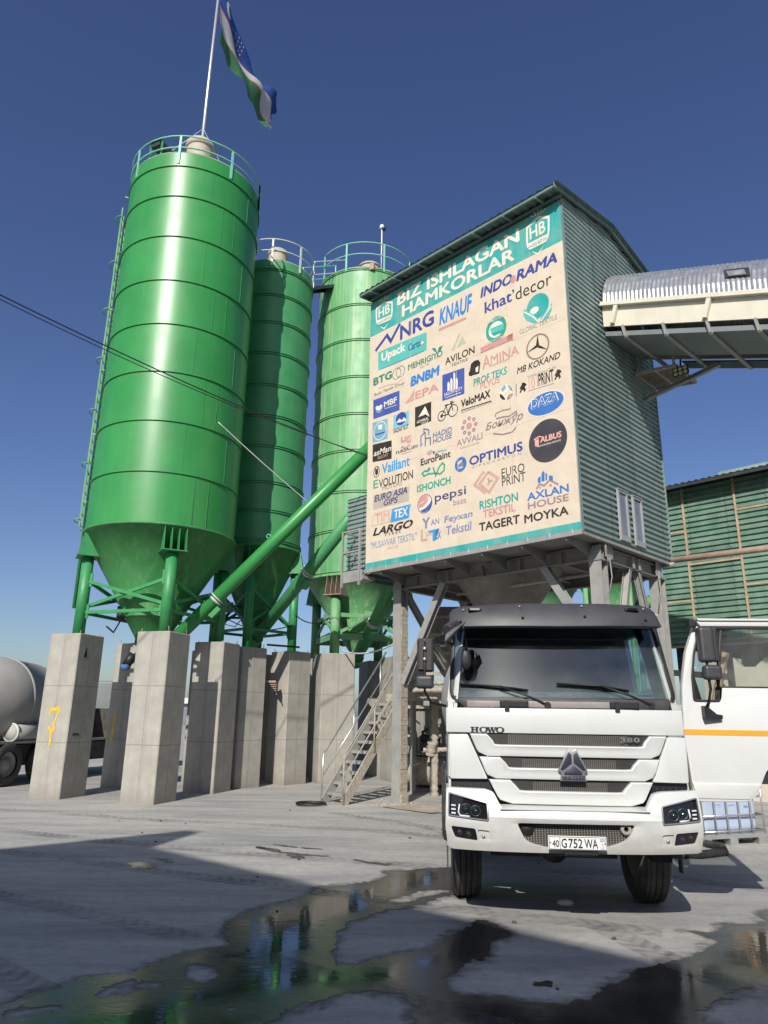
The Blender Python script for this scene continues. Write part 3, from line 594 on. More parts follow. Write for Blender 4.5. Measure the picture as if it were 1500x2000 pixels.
('t', 'L', 1.689, 0.366, 0.185, 0.262, 'rose', 0.6, 0, 0),
('t', 'ux', 1.825, 0.45, 0.182, 0.124, 'rose', 0.4, 0, 0),
('p',[(1.911,0.565),(2.2,0.572),(2.2,0.525),(2.104,0.523),(2.102,0.326),(2.019,0.33),(2.02,0.518),(1.911,0.518)],'blue3',1),
('t', 'EX', 2.103, 0.352, 0.142, 0.159, 'blue4', 0.5, 0, 1),
('logo', 'slate script lettering'),
('t', 'Feyxan', 2.342, 0.614, 0.732, 0.186, 'slate2', 0.5, 0.1, 0),
('t', 'Tekstil', 2.386, 0.39, 0.66, 0.185, 'slate2', 0.5, 0.1, 0),
('logo', 'black car wash lettering'),
('t', 'TAGERT', 3.228, 0.32, 0.956, 0.177, 'black', 0.8, 0, 0),
('t', 'MOYKA', 4.28, 0.296, 0.932, 0.168, 'black', 0.8, 0, 0),
('logo', 'pale blue quoted lettering'),
('t', '"MUSAVVAR TEKSTIL"', 0.156, 0.434, 1.415, 0.163, 'slate3', 0.3, 0, 0),
('t', 'MCHJ', 0.698, 0.328, 0.314, 0.075, 'pink2', 0.2, 0, 0)]

# ------------------------------------------------------------------ ground
def ground_mat():
    m = bpy.data.materials.new('dusty_concrete_yard'); m.use_nodes = True; t = m.node_tree; n = t.nodes; l = t.links; p = n['Principled BSDF']
    p.inputs['Roughness'].default_value = .93; p.inputs['Specular IOR Level'].default_value = .3
    tc = n.new('ShaderNodeTexCoord')
    def nz(scale, rot, sc, det=8, rough=.6):
        mp = n.new('ShaderNodeMapping'); mp.inputs['Rotation'].default_value = (0, 0, R(rot)); mp.inputs['Scale'].default_value = sc; l.new(tc.outputs['Object'], mp.inputs[0])
        q = n.new('ShaderNodeTexNoise'); q.inputs['Scale'].default_value = scale; q.inputs['Detail'].default_value = det; q.inputs['Roughness'].default_value = rough; q.inputs['Distortion'].default_value = .3
        l.new(mp.outputs[0], q.inputs['Vector']); return q.outputs['Fac']
    def rng(s, a, b, c, d):
        q = n.new('ShaderNodeMapRange'); q.inputs[1].default_value = a; q.inputs[2].default_value = b; q.inputs[3].default_value = c; q.inputs[4].default_value = d; l.new(s, q.inputs[0]); return q.outputs[0]
    def mix(f, a, b):
        q = n.new('ShaderNodeMix'); q.data_type = 'RGBA'; l.new(f, q.inputs[0])
        if hasattr(a, 'links'): l.new(a, q.inputs[6])
        else: q.inputs[6].default_value = (*a, 1)
        if hasattr(b, 'links'): l.new(b, q.inputs[7])
        else: q.inputs[7].default_value = (*b, 1)
        return q.outputs[2]
    c = mix(rng(nz(.35, 0, (1, 1, 1)), .35, .65, 0, 1), (.49, .468, .42), (.375, .37, .36))
    c = mix(rng(nz(.8, 42, (.35, 1.7, 1), 9, .68), .46, .66, 0, .75), c, (.235, .24, .25))
    c = mix(rng(nz(1.3, 20, (.30, 1.6, 1), 9, .68), .5, .7, 0, .55), c, (.21, .215, .22))
    c = mix(rng(nz(1.7, 33, (.3, 1.7, 1), 9, .7), .52, .72, 0, .55), c, (.54, .51, .45))
    c = mix(rng(nz(9, 0, (1, 1, 1), 10, .75), .42, .75, 0, .5), c, (.19, .185, .175))
    vo = n.new('ShaderNodeTexVoronoi'); vo.inputs['Scale'].default_value = 2.6; l.new(tc.outputs['Object'], vo.inputs['Vector'])
    c = mix(rng(vo.outputs['Distance'], .02, .05, .55, 0), c, (.12, .115, .11))
    # old damp marks
    c = mix(rng(nz(.8, 25, (.5, 1.6, 1), 10, .7), .63, .7, 0, .45), c, (.17, .17, .165))
    l.new(c, p.inputs['Base Color'])
    # tyre-track ripples and grit
    w = n.new('ShaderNodeTexWave'); w.inputs['Scale'].default_value = 1.1; w.inputs['Distortion'].default_value = 3; w.inputs['Detail'].default_value = 3
    mp = n.new('ShaderNodeMapping'); mp.inputs['Rotation'].default_value = (0, 0, R(48)); mp.inputs['Scale'].default_value = (3, .6, 1); l.new(tc.outputs['Object'], mp.inputs[0]); l.new(mp.outputs[0], w.inputs['Vector'])
    ad = n.new('ShaderNodeMath'); ad.operation = 'MULTIPLY_ADD'; l.new(w.outputs['Fac'], ad.inputs[0]); ad.inputs[1].default_value = .05; l.new(nz(28, 0, (1, 1, 1), 8, .7), ad.inputs[2])
    b = n.new('ShaderNodeBump'); b.inputs['Strength'].default_value = .3; b.inputs['Distance'].default_value = .03; l.new(ad.outputs[0], b.inputs['Height']); l.new(b.outputs[0], p.inputs['Normal'])
    return m
M['ground'] = ground_mat()
g = B(); g.face([(-900, -900, 0), (900, -900, 0), (900, 900, 0), (-900, 900, 0)])
structure(g.done('ground', 'ground'))

def puddle_mat():
    m = bpy.data.materials.new('wet_concrete_film'); m.use_nodes = True; t = m.node_tree; n = t.nodes; l = t.links; p = n['Principled BSDF']
    at = n.new('ShaderNodeAttribute'); at.attribute_name = 'depth'
    tc = n.new('ShaderNodeTexCoord'); nz = n.new('ShaderNodeTexNoise'); nz.inputs['Scale'].default_value = 2.2; nz.inputs['Detail'].default_value = 7; l.new(tc.outputs['Object'], nz.inputs['Vector'])
    mx = n.new('ShaderNodeMix'); mx.data_type = 'RGBA'; l.new(nz.outputs['Fac'], mx.inputs[0]); mx.inputs[6].default_value = (.022, .022, .019, 1); mx.inputs[7].default_value = (.075, .071, .06, 1); l.new(mx.outputs[2], p.inputs['Base Color'])
    s = n.new('ShaderNodeMath'); s.operation = 'MULTIPLY_ADD'; l.new(nz.outputs['Fac'], s.inputs[0]); s.inputs[1].default_value = -.35; l.new(at.outputs['Fac'], s.inputs[2])
    r = n.new('ShaderNodeMapRange'); r.inputs[1].default_value = -.15; r.inputs[2].default_value = .18; r.inputs[3].default_value = .28; r.inputs[4].default_value = .02; l.new(s.outputs[0], r.inputs[0]); l.new(r.outputs[0], p.inputs['Roughness'])
    p.inputs['IOR'].default_value = 1.45; p.inputs['Specular IOR Level'].default_value = .9
    n2 = n.new('ShaderNodeTexNoise'); n2.inputs['Scale'].default_value = 13; n2.inputs['Detail'].default_value = 3; n2.inputs['Roughness'].default_value = .55
    mp = n.new('ShaderNodeMapping'); mp.inputs['Rotation'].default_value = (0, 0, R(35)); mp.inputs['Scale'].default_value = (.5, 1.3, 1); l.new(tc.outputs['Object'], mp.inputs[0]); l.new(mp.outputs[0], n2.inputs['Vector'])
    bs = n.new('ShaderNodeMapRange'); bs.inputs[1].default_value = -.1; bs.inputs[2].default_value = .25; bs.inputs[3].default_value = .16; bs.inputs[4].default_value = .05; l.new(s.outputs[0], bs.inputs[0])
    b = n.new('ShaderNodeBump'); b.inputs['Distance'].default_value = .01; l.new(bs.outputs[0], b.inputs['Strength']); l.new(n2.outputs['Fac'], b.inputs['Height']); l.new(b.outputs[0], p.inputs['Normal'])
    return m
M['puddle'] = puddle_mat()

def film_mat(name, col, attr, tread=False):
    m = bpy.data.materials.new(name); m.use_nodes = True; t = m.node_tree; n = t.nodes; l = t.links; p = n['Principled BSDF']
    p.inputs['Base Color'].default_value = (*col, 1); p.inputs['Roughness'].default_value = .8; p.inputs['Specular IOR Level'].default_value = .2
    at = n.new('ShaderNodeAttribute'); at.attribute_name = attr; tc = n.new('ShaderNodeTexCoord')
    nz = n.new('ShaderNodeTexNoise'); nz.inputs['Scale'].default_value = 3.5 if not tread else 1.1; nz.inputs['Detail'].default_value = 9; nz.inputs['Roughness'].default_value = .7; l.new(tc.outputs['Object'], nz.inputs['Vector'])
    r = n.new('ShaderNodeMapRange'); l.new(nz.outputs['Fac'], r.inputs[0])
    if tread:      # u along the track, v across it
        a2 = n.new('ShaderNodeAttribute'); a2.attribute_name = 'along'
        s1_ = n.new('ShaderNodeMath'); s1_.operation = 'MULTIPLY_ADD'; l.new(at.outputs['Fac'], s1_.inputs[0]); s1_.inputs[1].default_value = 5.0; l.new(a2.outputs['Fac'], s1_.inputs[2])
        s2_ = n.new('ShaderNodeMath'); s2_.operation = 'SINE'; l.new(s1_.outputs[0], s2_.inputs[0])
        r.inputs[1].default_value = .40; r.inputs[2].default_value = .75; r.inputs[3].default_value = .05; r.inputs[4].default_value = .55
        r3 = n.new('ShaderNodeMapRange'); r3.inputs[1].default_value = -.2; r3.inputs[2].default_value = .5; r3.inputs[3].default_value = .5; r3.inputs[4].default_value = 1; l.new(s2_.outputs[0], r3.inputs[0])
        f = n.new('ShaderNodeMath'); f.operation = 'MULTIPLY'; l.new(r.outputs[0], f.inputs[0]); l.new(r3.outputs[0], f.inputs[1])
    else:
        r.inputs[1].default_value = .3; r.inputs[2].default_value = .7; r.inputs[3].default_value = .35; r.inputs[4].default_value = 1
        r3 = n.new('ShaderNodeMapRange'); r3.inputs[1].default_value = 0; r3.inputs[2].default_value = .11; r3.inputs[3].default_value = 0; r3.inputs[4].default_value = .75; l.new(at.outputs['Fac'], r3.inputs[0])
        f = n.new('ShaderNodeMath'); f.operation = 'MULTIPLY'; l.new(r.outputs[0], f.inputs[0]); l.new(r3.outputs[0], f.inputs[1])
    tr = n.new('ShaderNodeBsdfTransparent'); mx = n.new('ShaderNodeMixShader'); l.new(f.outputs[0], mx.inputs[0]); l.new(tr.outputs[0], mx.inputs[1]); l.new(p.outputs[0], mx.inputs[2]); l.new(mx.outputs[0], n['Material Output'].inputs[0])
    return m
M['damp'] = film_mat('damp_concrete', (.14, .135, .125), 'depth')
M['track'] = film_mat('tyre_track_dirt', (.13, .13, .13), 'across', True)
def tyre_track(pts, w, z):
    P = [Vector((x, y)) for x, y in pts]; bm = bmesh.new(); la = bm.verts.layers.float.new('across'); lb = bm.verts.layers.float.new('along'); rows = []; N_ = 60; dist = 0; prev = None
    for k in range(N_+1):
        u = k/N_*(len(P)-1); i = min(int(u), len(P)-2); f = u-i
        p0, p1, p2, p3 = P[max(i-1, 0)], P[i], P[i+1], P[min(i+2, len(P)-1)]
        p = .5*((2*p1)+(p2-p0)*f+(2*p0-5*p1+4*p2-p3)*f*f+(3*p1-p0-3*p2+p3)*f**3); d = (p2-p1).normalized()
        if prev is not None: dist += (p-prev).length
        prev = p; nrm = Vector((-d.y, d.x)); row = []
        for j in range(5):
            v = bm.verts.new((*(p+nrm*w*(j/4-.5)), z)); v[la] = abs(j-2)/2; v[lb] = dist*42; row.append(v)
        rows.append(row)
    for A, Q in zip(rows, rows[1:]):
        for j in range(4): bm.faces.new([A[j], A[j+1], Q[j+1], Q[j]])
    me = bpy.data.meshes.new('tyre_track'); bm.to_mesh(me); bm.free(); me.materials.append(M['track']); o = bpy.data.objects.new('tyre_track', me); COL.objects.link(o); return structure(o)
for i, (pts, w) in enumerate((([(-9, 13.6), (-4, 11.2), (0, 9.9), (3.4, 9.4)], .30), ([(-9, 12.2), (-4.3, 10.0), (-.6, 8.3), (2.5, 7.0)], .30), ([(-8, 10.4), (-4.4, 8.3), (-1.5, 6.6), (1.2, 4.6)], .28), ([(-9, 15), (-4, 13.4), (.4, 12.3), (2.2, 10.2)], .32), ([(-8, 9.0), (-4.6, 7.2), (-2.2, 5.4)], .28), ([(3.5, 9.3), (5, 8.4), (8, 8.0)], .3), ([(-1, 14.6), (1.0, 12.6), (1.1, 9.5)], .3), ([(2.0, 7.2), (2.6, 5.6), (4.2, 4.0)], .3))):
    tyre_track(pts, w, .0055+i*.0004)

def poly_sd(poly, X, Y):
    """signed distance, positive inside"""
    P = np.array(poly, float); Q = np.roll(P, -1, 0); d = np.full(X.shape, 1e9); inside = np.zeros(X.shape, bool)
    for (ax, ay), (bx, by) in zip(P, Q):
        ex, ey = bx-ax, by-ay; L = ex*ex+ey*ey+1e-12
        t = np.clip(((X-ax)*ex+(Y-ay)*ey)/L, 0, 1)
        d = np.minimum(d, np.hypot(X-ax-t*ex, Y-ay-t*ey))
        c = (ay > Y) != (by > Y)
        xi = ax+(Y-ay)/(by-ay if by != ay else 1e-9)*(bx-ax); inside ^= c & (X < xi)
    return np.where(inside, d, -d)

def build_puddle(name, wet, dry, x0, x1, y0, y1, cell, amp, grow=0., zz=.004, mname='puddle'):
    nx, ny = int((x1-x0)/cell)+1, int((y1-y0)/cell)+1
    X, Y = np.meshgrid(x0+np.arange(nx)*cell, y0+np.arange(ny)*cell)
    f = np.full(X.shape, -1e9)
    for w in wet: f = np.maximum(f, poly_sd(w, X, Y))
    for q in dry: f = np.minimum(f, -poly_sd(q, X, Y))
    N = np.zeros(X.shape)
    near = np.argwhere(np.abs(f) < .6)
    for j, i in near:
        x, y = X[j, i], Y[j, i]
        N[j, i] = (noise.noise((x*3, y*3, 1))*.5+noise.noise((x*9+y*4, y*9-x*4, 3))*.35+noise.noise((x*22, y*22, 5))*.30+noise.noise((x*46, y*30, 7))*.14)
    f = f+N*amp+grow
    bm = bmesh.new(); lay = bm.verts.layers.float.new('depth'); cache = {}
    def vert(key, x, y, d):
        if key not in cache:
            v = bm.verts.new((x, y, zz)); v[lay] = d; cache[key] = v
        return cache[key]
    for j in range(ny-1):
        for i in range(nx-1):
            c = [(j, i), (j, i+1), (j+1, i+1), (j+1, i)]; fv = [f[k] for k in c]
            if max(fv) <= 0: continue
            vs = []
            for k in range(4):
                a, b = c[k], c[(k+1) % 4]; fa, fb = fv[k], fv[(k+1) % 4]
                if fa > 0: vs.append(vert(a, X[a], Y[a], min(fa, 1.)))
                if (fa > 0) != (fb > 0):
                    t = fa/(fa-fb); key = (min(a, b), max(a, b)); vs.append(vert(key, X[a]+(X[b]-X[a])*t, Y[a]+(Y[b]-Y[a])*t, 0.))
            if len(vs) >= 3:
                try: bm.faces.new(vs)
                except ValueError: pass
    me = bpy.data.meshes.new(name); bm.to_mesh(me); bm.free(); me.materials.append(M[mname])
    o = bpy.data.objects.new(name, me); COL.objects.link(o); structure(o); return o
build_puddle('puddle', [PUD_MAIN], PUD_DRY, -3.2, 5.4, 2.6, 9.85, .020, .14)
build_puddle('damp_patch', [PUD_MAIN], PUD_DRY, -3.5, 5.6, 2.6, 10.1, .03, .20, .10, .002, 'damp')
for sp in PUD_SMALL:
    xs = [p[0] for p in sp]; ys = [p[1] for p in sp]
    build_puddle('puddle', [sp], [], min(xs)-.15, max(xs)+.15, min(ys)-.15, max(ys)+.15, .022, .10)

# ------------------------------------------------------------------ silos on concrete pillars
SILOS = [dict(c=(-5.6, 17.4), r=1.80, rl=1.64, a=-1.093, rim=5.96, top=16.2, rings=(15.81, 14.86, 13.63, 12.34, 11.1, 9.8, 8.52, 7.24), apex=3.15, m='silo_green', leg=.135, dbl=False),
         dict(c=(-3.7, 20.5), r=1.22, rl=1.12, a=-1.529, rim=6.35, top=15.55, rings=(15.25, 14.35, 13.4, 12.35, 11.3, 10.3, 9.35, 8.25, 7.4, 6.55), apex=3.9, m='silo_green_b', leg=.125, dbl=True),
         dict(c=(-.764, 22.5), r=1.66, rl=1.52, a=-2.0, rim=5.85, top=16.42, rings=(16.4, 15.05, 13.73, 12.4, 11.1, 9.85, 8.5, 7.27, 5.95), apex=3.55, m='silo_green_c', leg=.145, dbl=True)]
PIL = 3.5
def build_silo(q, name, label, group=None):
    t = thing(name, label, 'silo', (q['c'][0], q['c'][1], 0), q['a'], group)
    r = q['r']; b = B()
    prof = [(r-.012, q['rim'])]
    for z in sorted(q['rings']):
        if z-.07 < q['rim']: continue
        if q['dbl']: prof += [(r, z-.085), (r+.035, z-.085), (r+.035, z-.065), (r+.004, z-.06), (r+.004, z-.025), (r+.035, z-.02), (r+.035, z), (r, z)]
        else: prof += [(r, z-.055), (r+.035, z-.05), (r+.035, z-.012), (r, z-.005)]
    prof += [(r, q['top'])]
    b.lathe(prof, 96).done('shell', q['m'], t, smooth_angle=25)
    h = .28 if not q['dbl'] else .42; PIL = q.get('pil', 3.5)
    B().lathe([(r+.001, q['top']-.005), (r-.02, q['top']+.05), (r*.55, q['top']+h*.7), (.25, q['top']+h), (0.01, q['top']+h+.01)], 64).done('roof', 'dusty_roof', t)
    # cone with rim flange, a stiffening band and spout
    zz = q['apex']; rm = q['rim']
    f = .30
    B().lathe([(r-.015, rm+.03), (r+.05, rm+.02), (r+.05, rm-.03), (r, rm-.035), (f*r+.16*(1-f)+.02, zz+(rm-zz)*f+.05), (f*r+.16*(1-f)+.035, zz+(rm-zz)*f+.03), (f*r+.16*(1-f)+.035, zz+(rm-zz)*f), (f*r+.16*(1-f), zz+(rm-zz)*f-.01), (.16, zz), (.16, zz-.25)], 64).done('cone', q['m'] if q.get('far') or q['c'][0] > -2 else 'cone_green', t)
    zb = rm-.62
    legs = []
    for k in range(4):
        if q.get('far'): break
        ca, sa = math.cos(k*math.pi/2), math.sin(k*math.pi/2)
        x, y = q['rl']*ca, q['rl']*sa; legs.append((x, y))
        g = B(); g.tube([(x, y, PIL+.02), (x, y, zb)], q['leg'], 20); g.box((x-.22, y-.22, PIL), (x+.22, y+.22, PIL+.02))
        g.done('leg', 'steel_green' if not (q['c'][0] > -2) else 'steel_green_pale', t)
        br = B(); rad = Vector((ca, sa, 0)); tan = Vector((-sa, ca, 0)); p = Vector((x, y, 0))
        w = .25
        for s in (-1, -.33, .33, 1):
            a0 = p+tan*(s*w)
            br.prism([a0-rad*.25+Vector((0, 0, zb+.02)), a0+rad*.24+Vector((0, 0, zb+.02)), a0+rad*.24+Vector((0, 0, zb+.1)), a0+rad*.15+Vector((0, 0, rm+.0)), a0-rad*.25+Vector((0, 0, rm-.05))], tan*.014)
        br.hexa([p-tan*.29-rad*.28+Vector((0, 0, zb)), p+tan*.29-rad*.28+Vector((0, 0, zb)), p+tan*.29+rad*.27+Vector((0, 0, zb)), p-tan*.29+rad*.27+Vector((0, 0, zb)),
                 p-tan*.29-rad*.28+Vector((0, 0, zb+.022)), p+tan*.29-rad*.28+Vector((0, 0, zb+.022)), p+tan*.29+rad*.27+Vector((0, 0, zb+.022)), p-tan*.29+rad*.27+Vector((0, 0, zb+.022))])
        br.done('bracket', 'steel_green' if k != 0 or q['c'][0] < -2 else 'rust_pipe', t)
    if q.get('far'):
        for k in range(4):
            x, y = q['rl']*math.cos(k*math.pi/2), q['rl']*math.sin(k*math.pi/2)
            B().tube([(x, y, 0), (x, y, rm+.1)], .1, 12).done('leg', q['m'], t)
        return t
    for k in range(4):
        (x0, y0), (x1, y1) = legs[k], legs[(k+1) % 4]
        hi, lo = zb-.55, PIL+.55
        g = B(); u = Vector((x1-x0, y1-y0, 0)).normalized(); A = Vector((x0, y0, 0)); Z = Vector((x1, y1, 0)); nrm = Vector((-u.y, u.x, 0))
        if q['c'][0] > -2:
            md = (A+Z)/2
            g.beam(A+Vector((0, 0, hi)), Z+Vector((0, 0, hi)), .05, .12); g.beam(A+Vector((0, 0, lo)), Z+Vector((0, 0, lo)), .06, .18)
            g.beam(A+u*.1+Vector((0, 0, lo+.1)), md+Vector((0, 0, hi-.05)), .05, .09); g.beam(Z-u*.1+Vector((0, 0, lo+.1)), md+Vector((0, 0, hi-.05)), .05, .09)
            g.beam(md-u*.17+Vector((0, 0, hi+.02)), md+u*.17+Vector((0, 0, hi+.02)), .02, .28)
        else:
            g.beam(A+Vector((0, 0, hi)), Z+Vector((0, 0, lo+.1)), .055, .075); g.beam(A+nrm*.06+Vector((0, 0, lo+.1)), Z+nrm*.06+Vector((0, 0, hi)), .055, .075)
            g.beam(A+Vector((0, 0, lo-.02)), Z+Vector((0, 0, lo-.02)), .055, .075)
            for P_, s in ((A, 1), (Z, -1)):
                for zc in (hi, lo): g.beam(P_+u*s*.08+Vector((0, 0, zc-.16)), P_+u*s*.08+Vector((0, 0, zc+.16)), .24, .02, nrm)
        g.done('brace', 'steel_green' if q['c'][0] < -2 else 'steel_green_pale', t)
    return t
def top_rail(t, q, mname, a0, a1, n, h=.85, z0=None, rr=None):
    """guard rail: one part for the posts and bars of the ring; angles in world degrees"""
    g = B(); z0 = q['top'] if z0 is None else z0; rr = q['r']+.02 if rr is None else rr
    A = [R(a0+(a1-a0)*i/40)-q['a'] for i in range(41)]
    for z in (z0+h*.52, z0+h): g.tube([(rr*math.cos(a), rr*math.sin(a), z) for a in A], .022, 6)
    for i in range(n):
        a = A[int(i*40/(n-1))]; g.beam((rr*math.cos(a), rr*math.sin(a), z0-.12), (rr*math.cos(a), rr*math.sin(a), z0+h), .06, .03, (math.cos(a), math.sin(a), 0))
    return g.done('railing', mname, t)
s1 = build_silo(SILOS[0], 'silo', 'tall glossy green cement silo nearest the viewer, with a flagpole on its roof')
s2 = build_silo(SILOS[1], 'silo', 'narrow dark green cement silo half shaded by the tall silo in front')
s3 = build_silo(SILOS[2], 'silo', 'faded pale green streaked silo standing just behind the sign tower')
top_rail(s1, SILOS[0], 'rail_mint', 0, 360, 9, .78, 15.95)
top_rail(s2, SILOS[1], 'rail_white', -175, 45, 6, .85, 15.45)
top_rail(s3, SILOS[2], 'rail_mint', -150, 150, 8, .95, 16.45)

def on_silo(q, ang, rad, z):      # world angle in degrees -> silo local point
    a = R(ang)-q['a']; return (rad*math.cos(a), rad*math.sin(a), z)
def dust_filter(t, q, ang, rad, z, r, h):
    c = on_silo(q, ang, rad, 0)
    f = B(); f.lathe([(r, z), (r, z+h*.8)], 32, c); f.done('dust_filter', 'filter_beige', t)
    B().lathe([(r*.98, z+h*.78), (r*1.12, z+h*.80), (r*1.12, z+h*.88), (r*1.02, z+h*.96), (r*.5, z+h*1.03), (.01, z+h*1.05)], 32, c).done('filter_cap', 'filter_beige', t)
dust_filter(s1, SILOS[0], -75, .75, 16.25, .37, 1.25)
dust_filter(s2, SILOS[1], -75, .25, 15.6, .3, .95)
dust_filter(s3, SILOS[2], -80, .8, 16.5, .38, .55)
# lifting bracket on the near silo's roof edge and a rusty stain box on the faded silo
g = B(); q = SILOS[0]
p = on_silo(q, -115, 1.72, 16.2); rt = Matrix.Rotation(R(-115)-q['a'], 4, 'Z')
for dy in (-.2, .2): g.beam(rt @ Vector((1.74, dy, 16.05)), rt @ Vector((1.74, dy, 16.72)), .07, .05)
g.done('roof_bracket', 'steel_green', s1)
g = B(); g.beam(rt @ Vector((1.2, 0, 16.68)), rt @ Vector((1.78, 0, 16.68)), .3, .2); g.done('roof_winch', 'dark_steel', s1)
rt3 = Matrix.Rotation(R(-85)-SILOS[2]['a'], 4, 'Z')
g = B(); g.beam(rt3 @ Vector((1.70, .1, 16.30)), rt3 @ Vector((1.70, .1, 16.55)), .16, .1, (1, 0, 0)); g.done('junction_box', 'rust_pipe', s3)
# weld seams of the near silo (staggered upright joints)
q = SILOS[0]; zs = [q['rim']]+sorted(q['rings'])
for i, (za, zb_) in enumerate(zip(zs, zs[1:])):
    for w in ((-70, -32) if i % 2 else (-52, -40, -150)):
        a = R(w+(i*7) % 13)-q['a']; x, y = (q['r']+.002)*math.cos(a), (q['r']+.002)*math.sin(a)
        B().beam((x, y, za+.04), (x, y, zb_-.07), .012, .012, (math.cos(a), math.sin(a), 0)).done('weld_seam', 'steel_green', s1)
# ladder with cage hoops and a fill pipe down the near silo's left side
g = B(); q = SILOS[0]; rt = Matrix.Rotation(R(196)-q['a'], 4, 'Z'); L0 = q['r']+.13
for s in (-.19, .19): g.beam(rt @ Vector((L0, s, 6.1)), rt @ Vector((L0, s, 15.3)), .035, .035)
for i in range(33): g.tube([rt @ Vector((L0, -.19, 6.2+i*.28)), rt @ Vector((L0, .19, 6.2+i*.28))], .012, 5)
for i in range(7):
    z = 6.3+i*1.45
    g.tube([rt @ Vector((L0+.16*math.sin(k*math.pi/8), -.24*math.cos(k*math.pi/8), z)) for k in range(9)], .014, 5)
for i in range(6): g.beam(rt @ Vector((q['r']-.02, 0, 6.8+i*1.8)), rt @ Vector((L0, 0, 6.8+i*1.8)), .04, .04)
g.done('caged_ladder', 'steel_green_pale', s1)
g = B(); rt = Matrix.Rotation(R(187)-q['a'], 4, 'Z')
g.tube([rt @ Vector((q['r']+.08, 0, 4.2)), rt @ Vector((q['r']+.08, 0, 15.2)), rt @ Vector((q['r']+.02, 0, 15.4))], .05, 10); g.done('fill_pipe', 'steel_green', s1)
g = B(); rt = Matrix.Rotation(R(178)-q['a'], 4, 'Z')
for s in (-.16, .16): g.beam(rt @ Vector((1.75, s, 3.6)), rt @ Vector((1.75, s, 6.0)), .03, .03)
for i in range(9): g.tube([rt @ Vector((1.75, -.16, 3.75+i*.27)), rt @ Vector((1.75, .16, 3.75+i*.27))], .012, 5)
g.done('lower_ladder', 'dark_steel', s1)
# vibrator and air fittings on the near cone
g = B(); g.lathe([(.1, 3.9), (.1, 4.25)], 12, on_silo(q, 200, .75, 0)[:2], caps=True); g.tube([on_silo(q, 200, .75, 3.9), on_silo(q, 215, .9, 3.6), on_silo(q, 230, 1.2, 3.7)], .02, 6); g.done('cone_vibrator', 'dark_steel', s1)

pl_lab = {(0, 0): 'lit concrete pillar under the front leg of the tall silo', (0, 1): 'concrete pillar under the right leg of the tall silo, crossed by a stepped shadow', (0, 2): 'shaded concrete pillar at the back of the tall silo with a yellow stroke', (0, 3): 'leftmost concrete pillar with a yellow painted seven',
          (1, 0): 'concrete pillar under the front leg of the narrow silo', (1, 1): 'concrete pillar under the right leg of the narrow silo, joined by a small ledge', (1, 2): 'dark concrete pillar at the back of the narrow silo seen through a gap', (1, 3): 'concrete pillar under the left leg of the narrow silo',
          (2, 0): 'wide lit concrete pillar under the front leg of the faded silo', (2, 1): 'concrete pillar under the right leg of the faded silo behind the stairs', (2, 2): 'shaded concrete pillar at the back of the faded silo', (2, 3): 'concrete pillar under the left leg of the faded silo'}
WID = [.82, .8, .98]; pillars = {}
base = {}
for si, q in enumerate(SILOS):
    w = WID[si]/2
    g = B(); g.box((-w, -w, -.05), (w, w, PIL)).bevel(.018, 1)
    src = g.done('concrete_pillar', 'concrete')
    for k in range(4):
        o = src if k == 0 else src.copy()
        if k: COL.objects.link(o)
        a = q['a']+k*math.pi/2; o.location = (q['c'][0]+q['rl']*math.cos(a), q['c'][1]+q['rl']*math.sin(a), 0)
        o.rotation_euler = (0, 0, q['a']+math.pi/4)
        tag(o, pl_lab[(si, k)], 'pillar', 'concrete pillars carrying the silos'); pillars[(si, k)] = o
        # starter bars left standing out of the top
        rb = B()
        for i in range(4):
            sx, sy = ((-1, -1), (1, -1), (1, 1), (-1, 1))[i]; hh = random.uniform(.03, .16)
            rb.tube([(sx*(w-.07), sy*(w-.07), PIL-.02), (sx*(w-.07)+random.uniform(-.02, .02), sy*(w-.07), PIL+hh)], .009, 5)
        rb.done('rebar', 'rust_pipe', o)
def stroke(parent, name, segs, y, w, mname):
    """paint strokes on a pillar's front (local -y face)"""
    g = B()
    for pts in segs:
        for (x0, z0), (x1, z1) in zip(pts, pts[1:]):
            d = Vector((x1-x0, 0, z1-z0)); nrm = Vector((-d.z, 0, d.x)).normalized()*(w/2)*random.uniform(.6, 1.3)
            A, Q = Vector((x0, y, z0)), Vector((x1, y, z1)); g.face([A-nrm, Q-nrm, Q+nrm, A+nrm]); y -= .0004
    return g.done(name, mname, parent, recalc=False)
PL = SILOS[0]['c']
w_ = WID[0]/2
part(stroke(pillars[(0, 3)], 'painted_mark', [[(-.13, 1.72), (-.12, 1.86), (-.02, 1.83), (.13, 1.87)], [(.13, 1.87), (.07, 1.72), (.0, 1.5), (-.01, 1.42)], [(-.12, 1.44), (.07, 1.45)], [(-.09, 1.41), (.05, 1.40)], [(-.03, 1.4), (-.02, 1.22), (-.02, 1.06)]], -w_-.003, .062, 'yellow_paint'), 'yellow painted seven with an arrow below')
stroke(pillars[(0, 2)], 'painted_mark', [[(-.2, 1.85), (-.21, 1.5), (-.23, 1.1)]], -w_-.003, .07, 'yellow_paint')
g = B(); 
for i in range(7): g.box((w_+.001, -.25+i*.03, 1.28+(i % 3)*.012), (w_+.004, -.232+i*.03, 1.33+(i % 2)*.02))
g.done('scrawl', 'black_paint', pillars[(0, 3)])
g = B(); g.prism([(w_+.001, -.22, 2.98), (w_+.001, -.13, 2.98), (w_+.001, -.12, 3.02), (w_+.001, -.17, 3.22), (w_+.001, -.2, 3.05)], (.004, 0, 0)); g.done('chipped_hole', 'ink', pillars[(0, 3)])

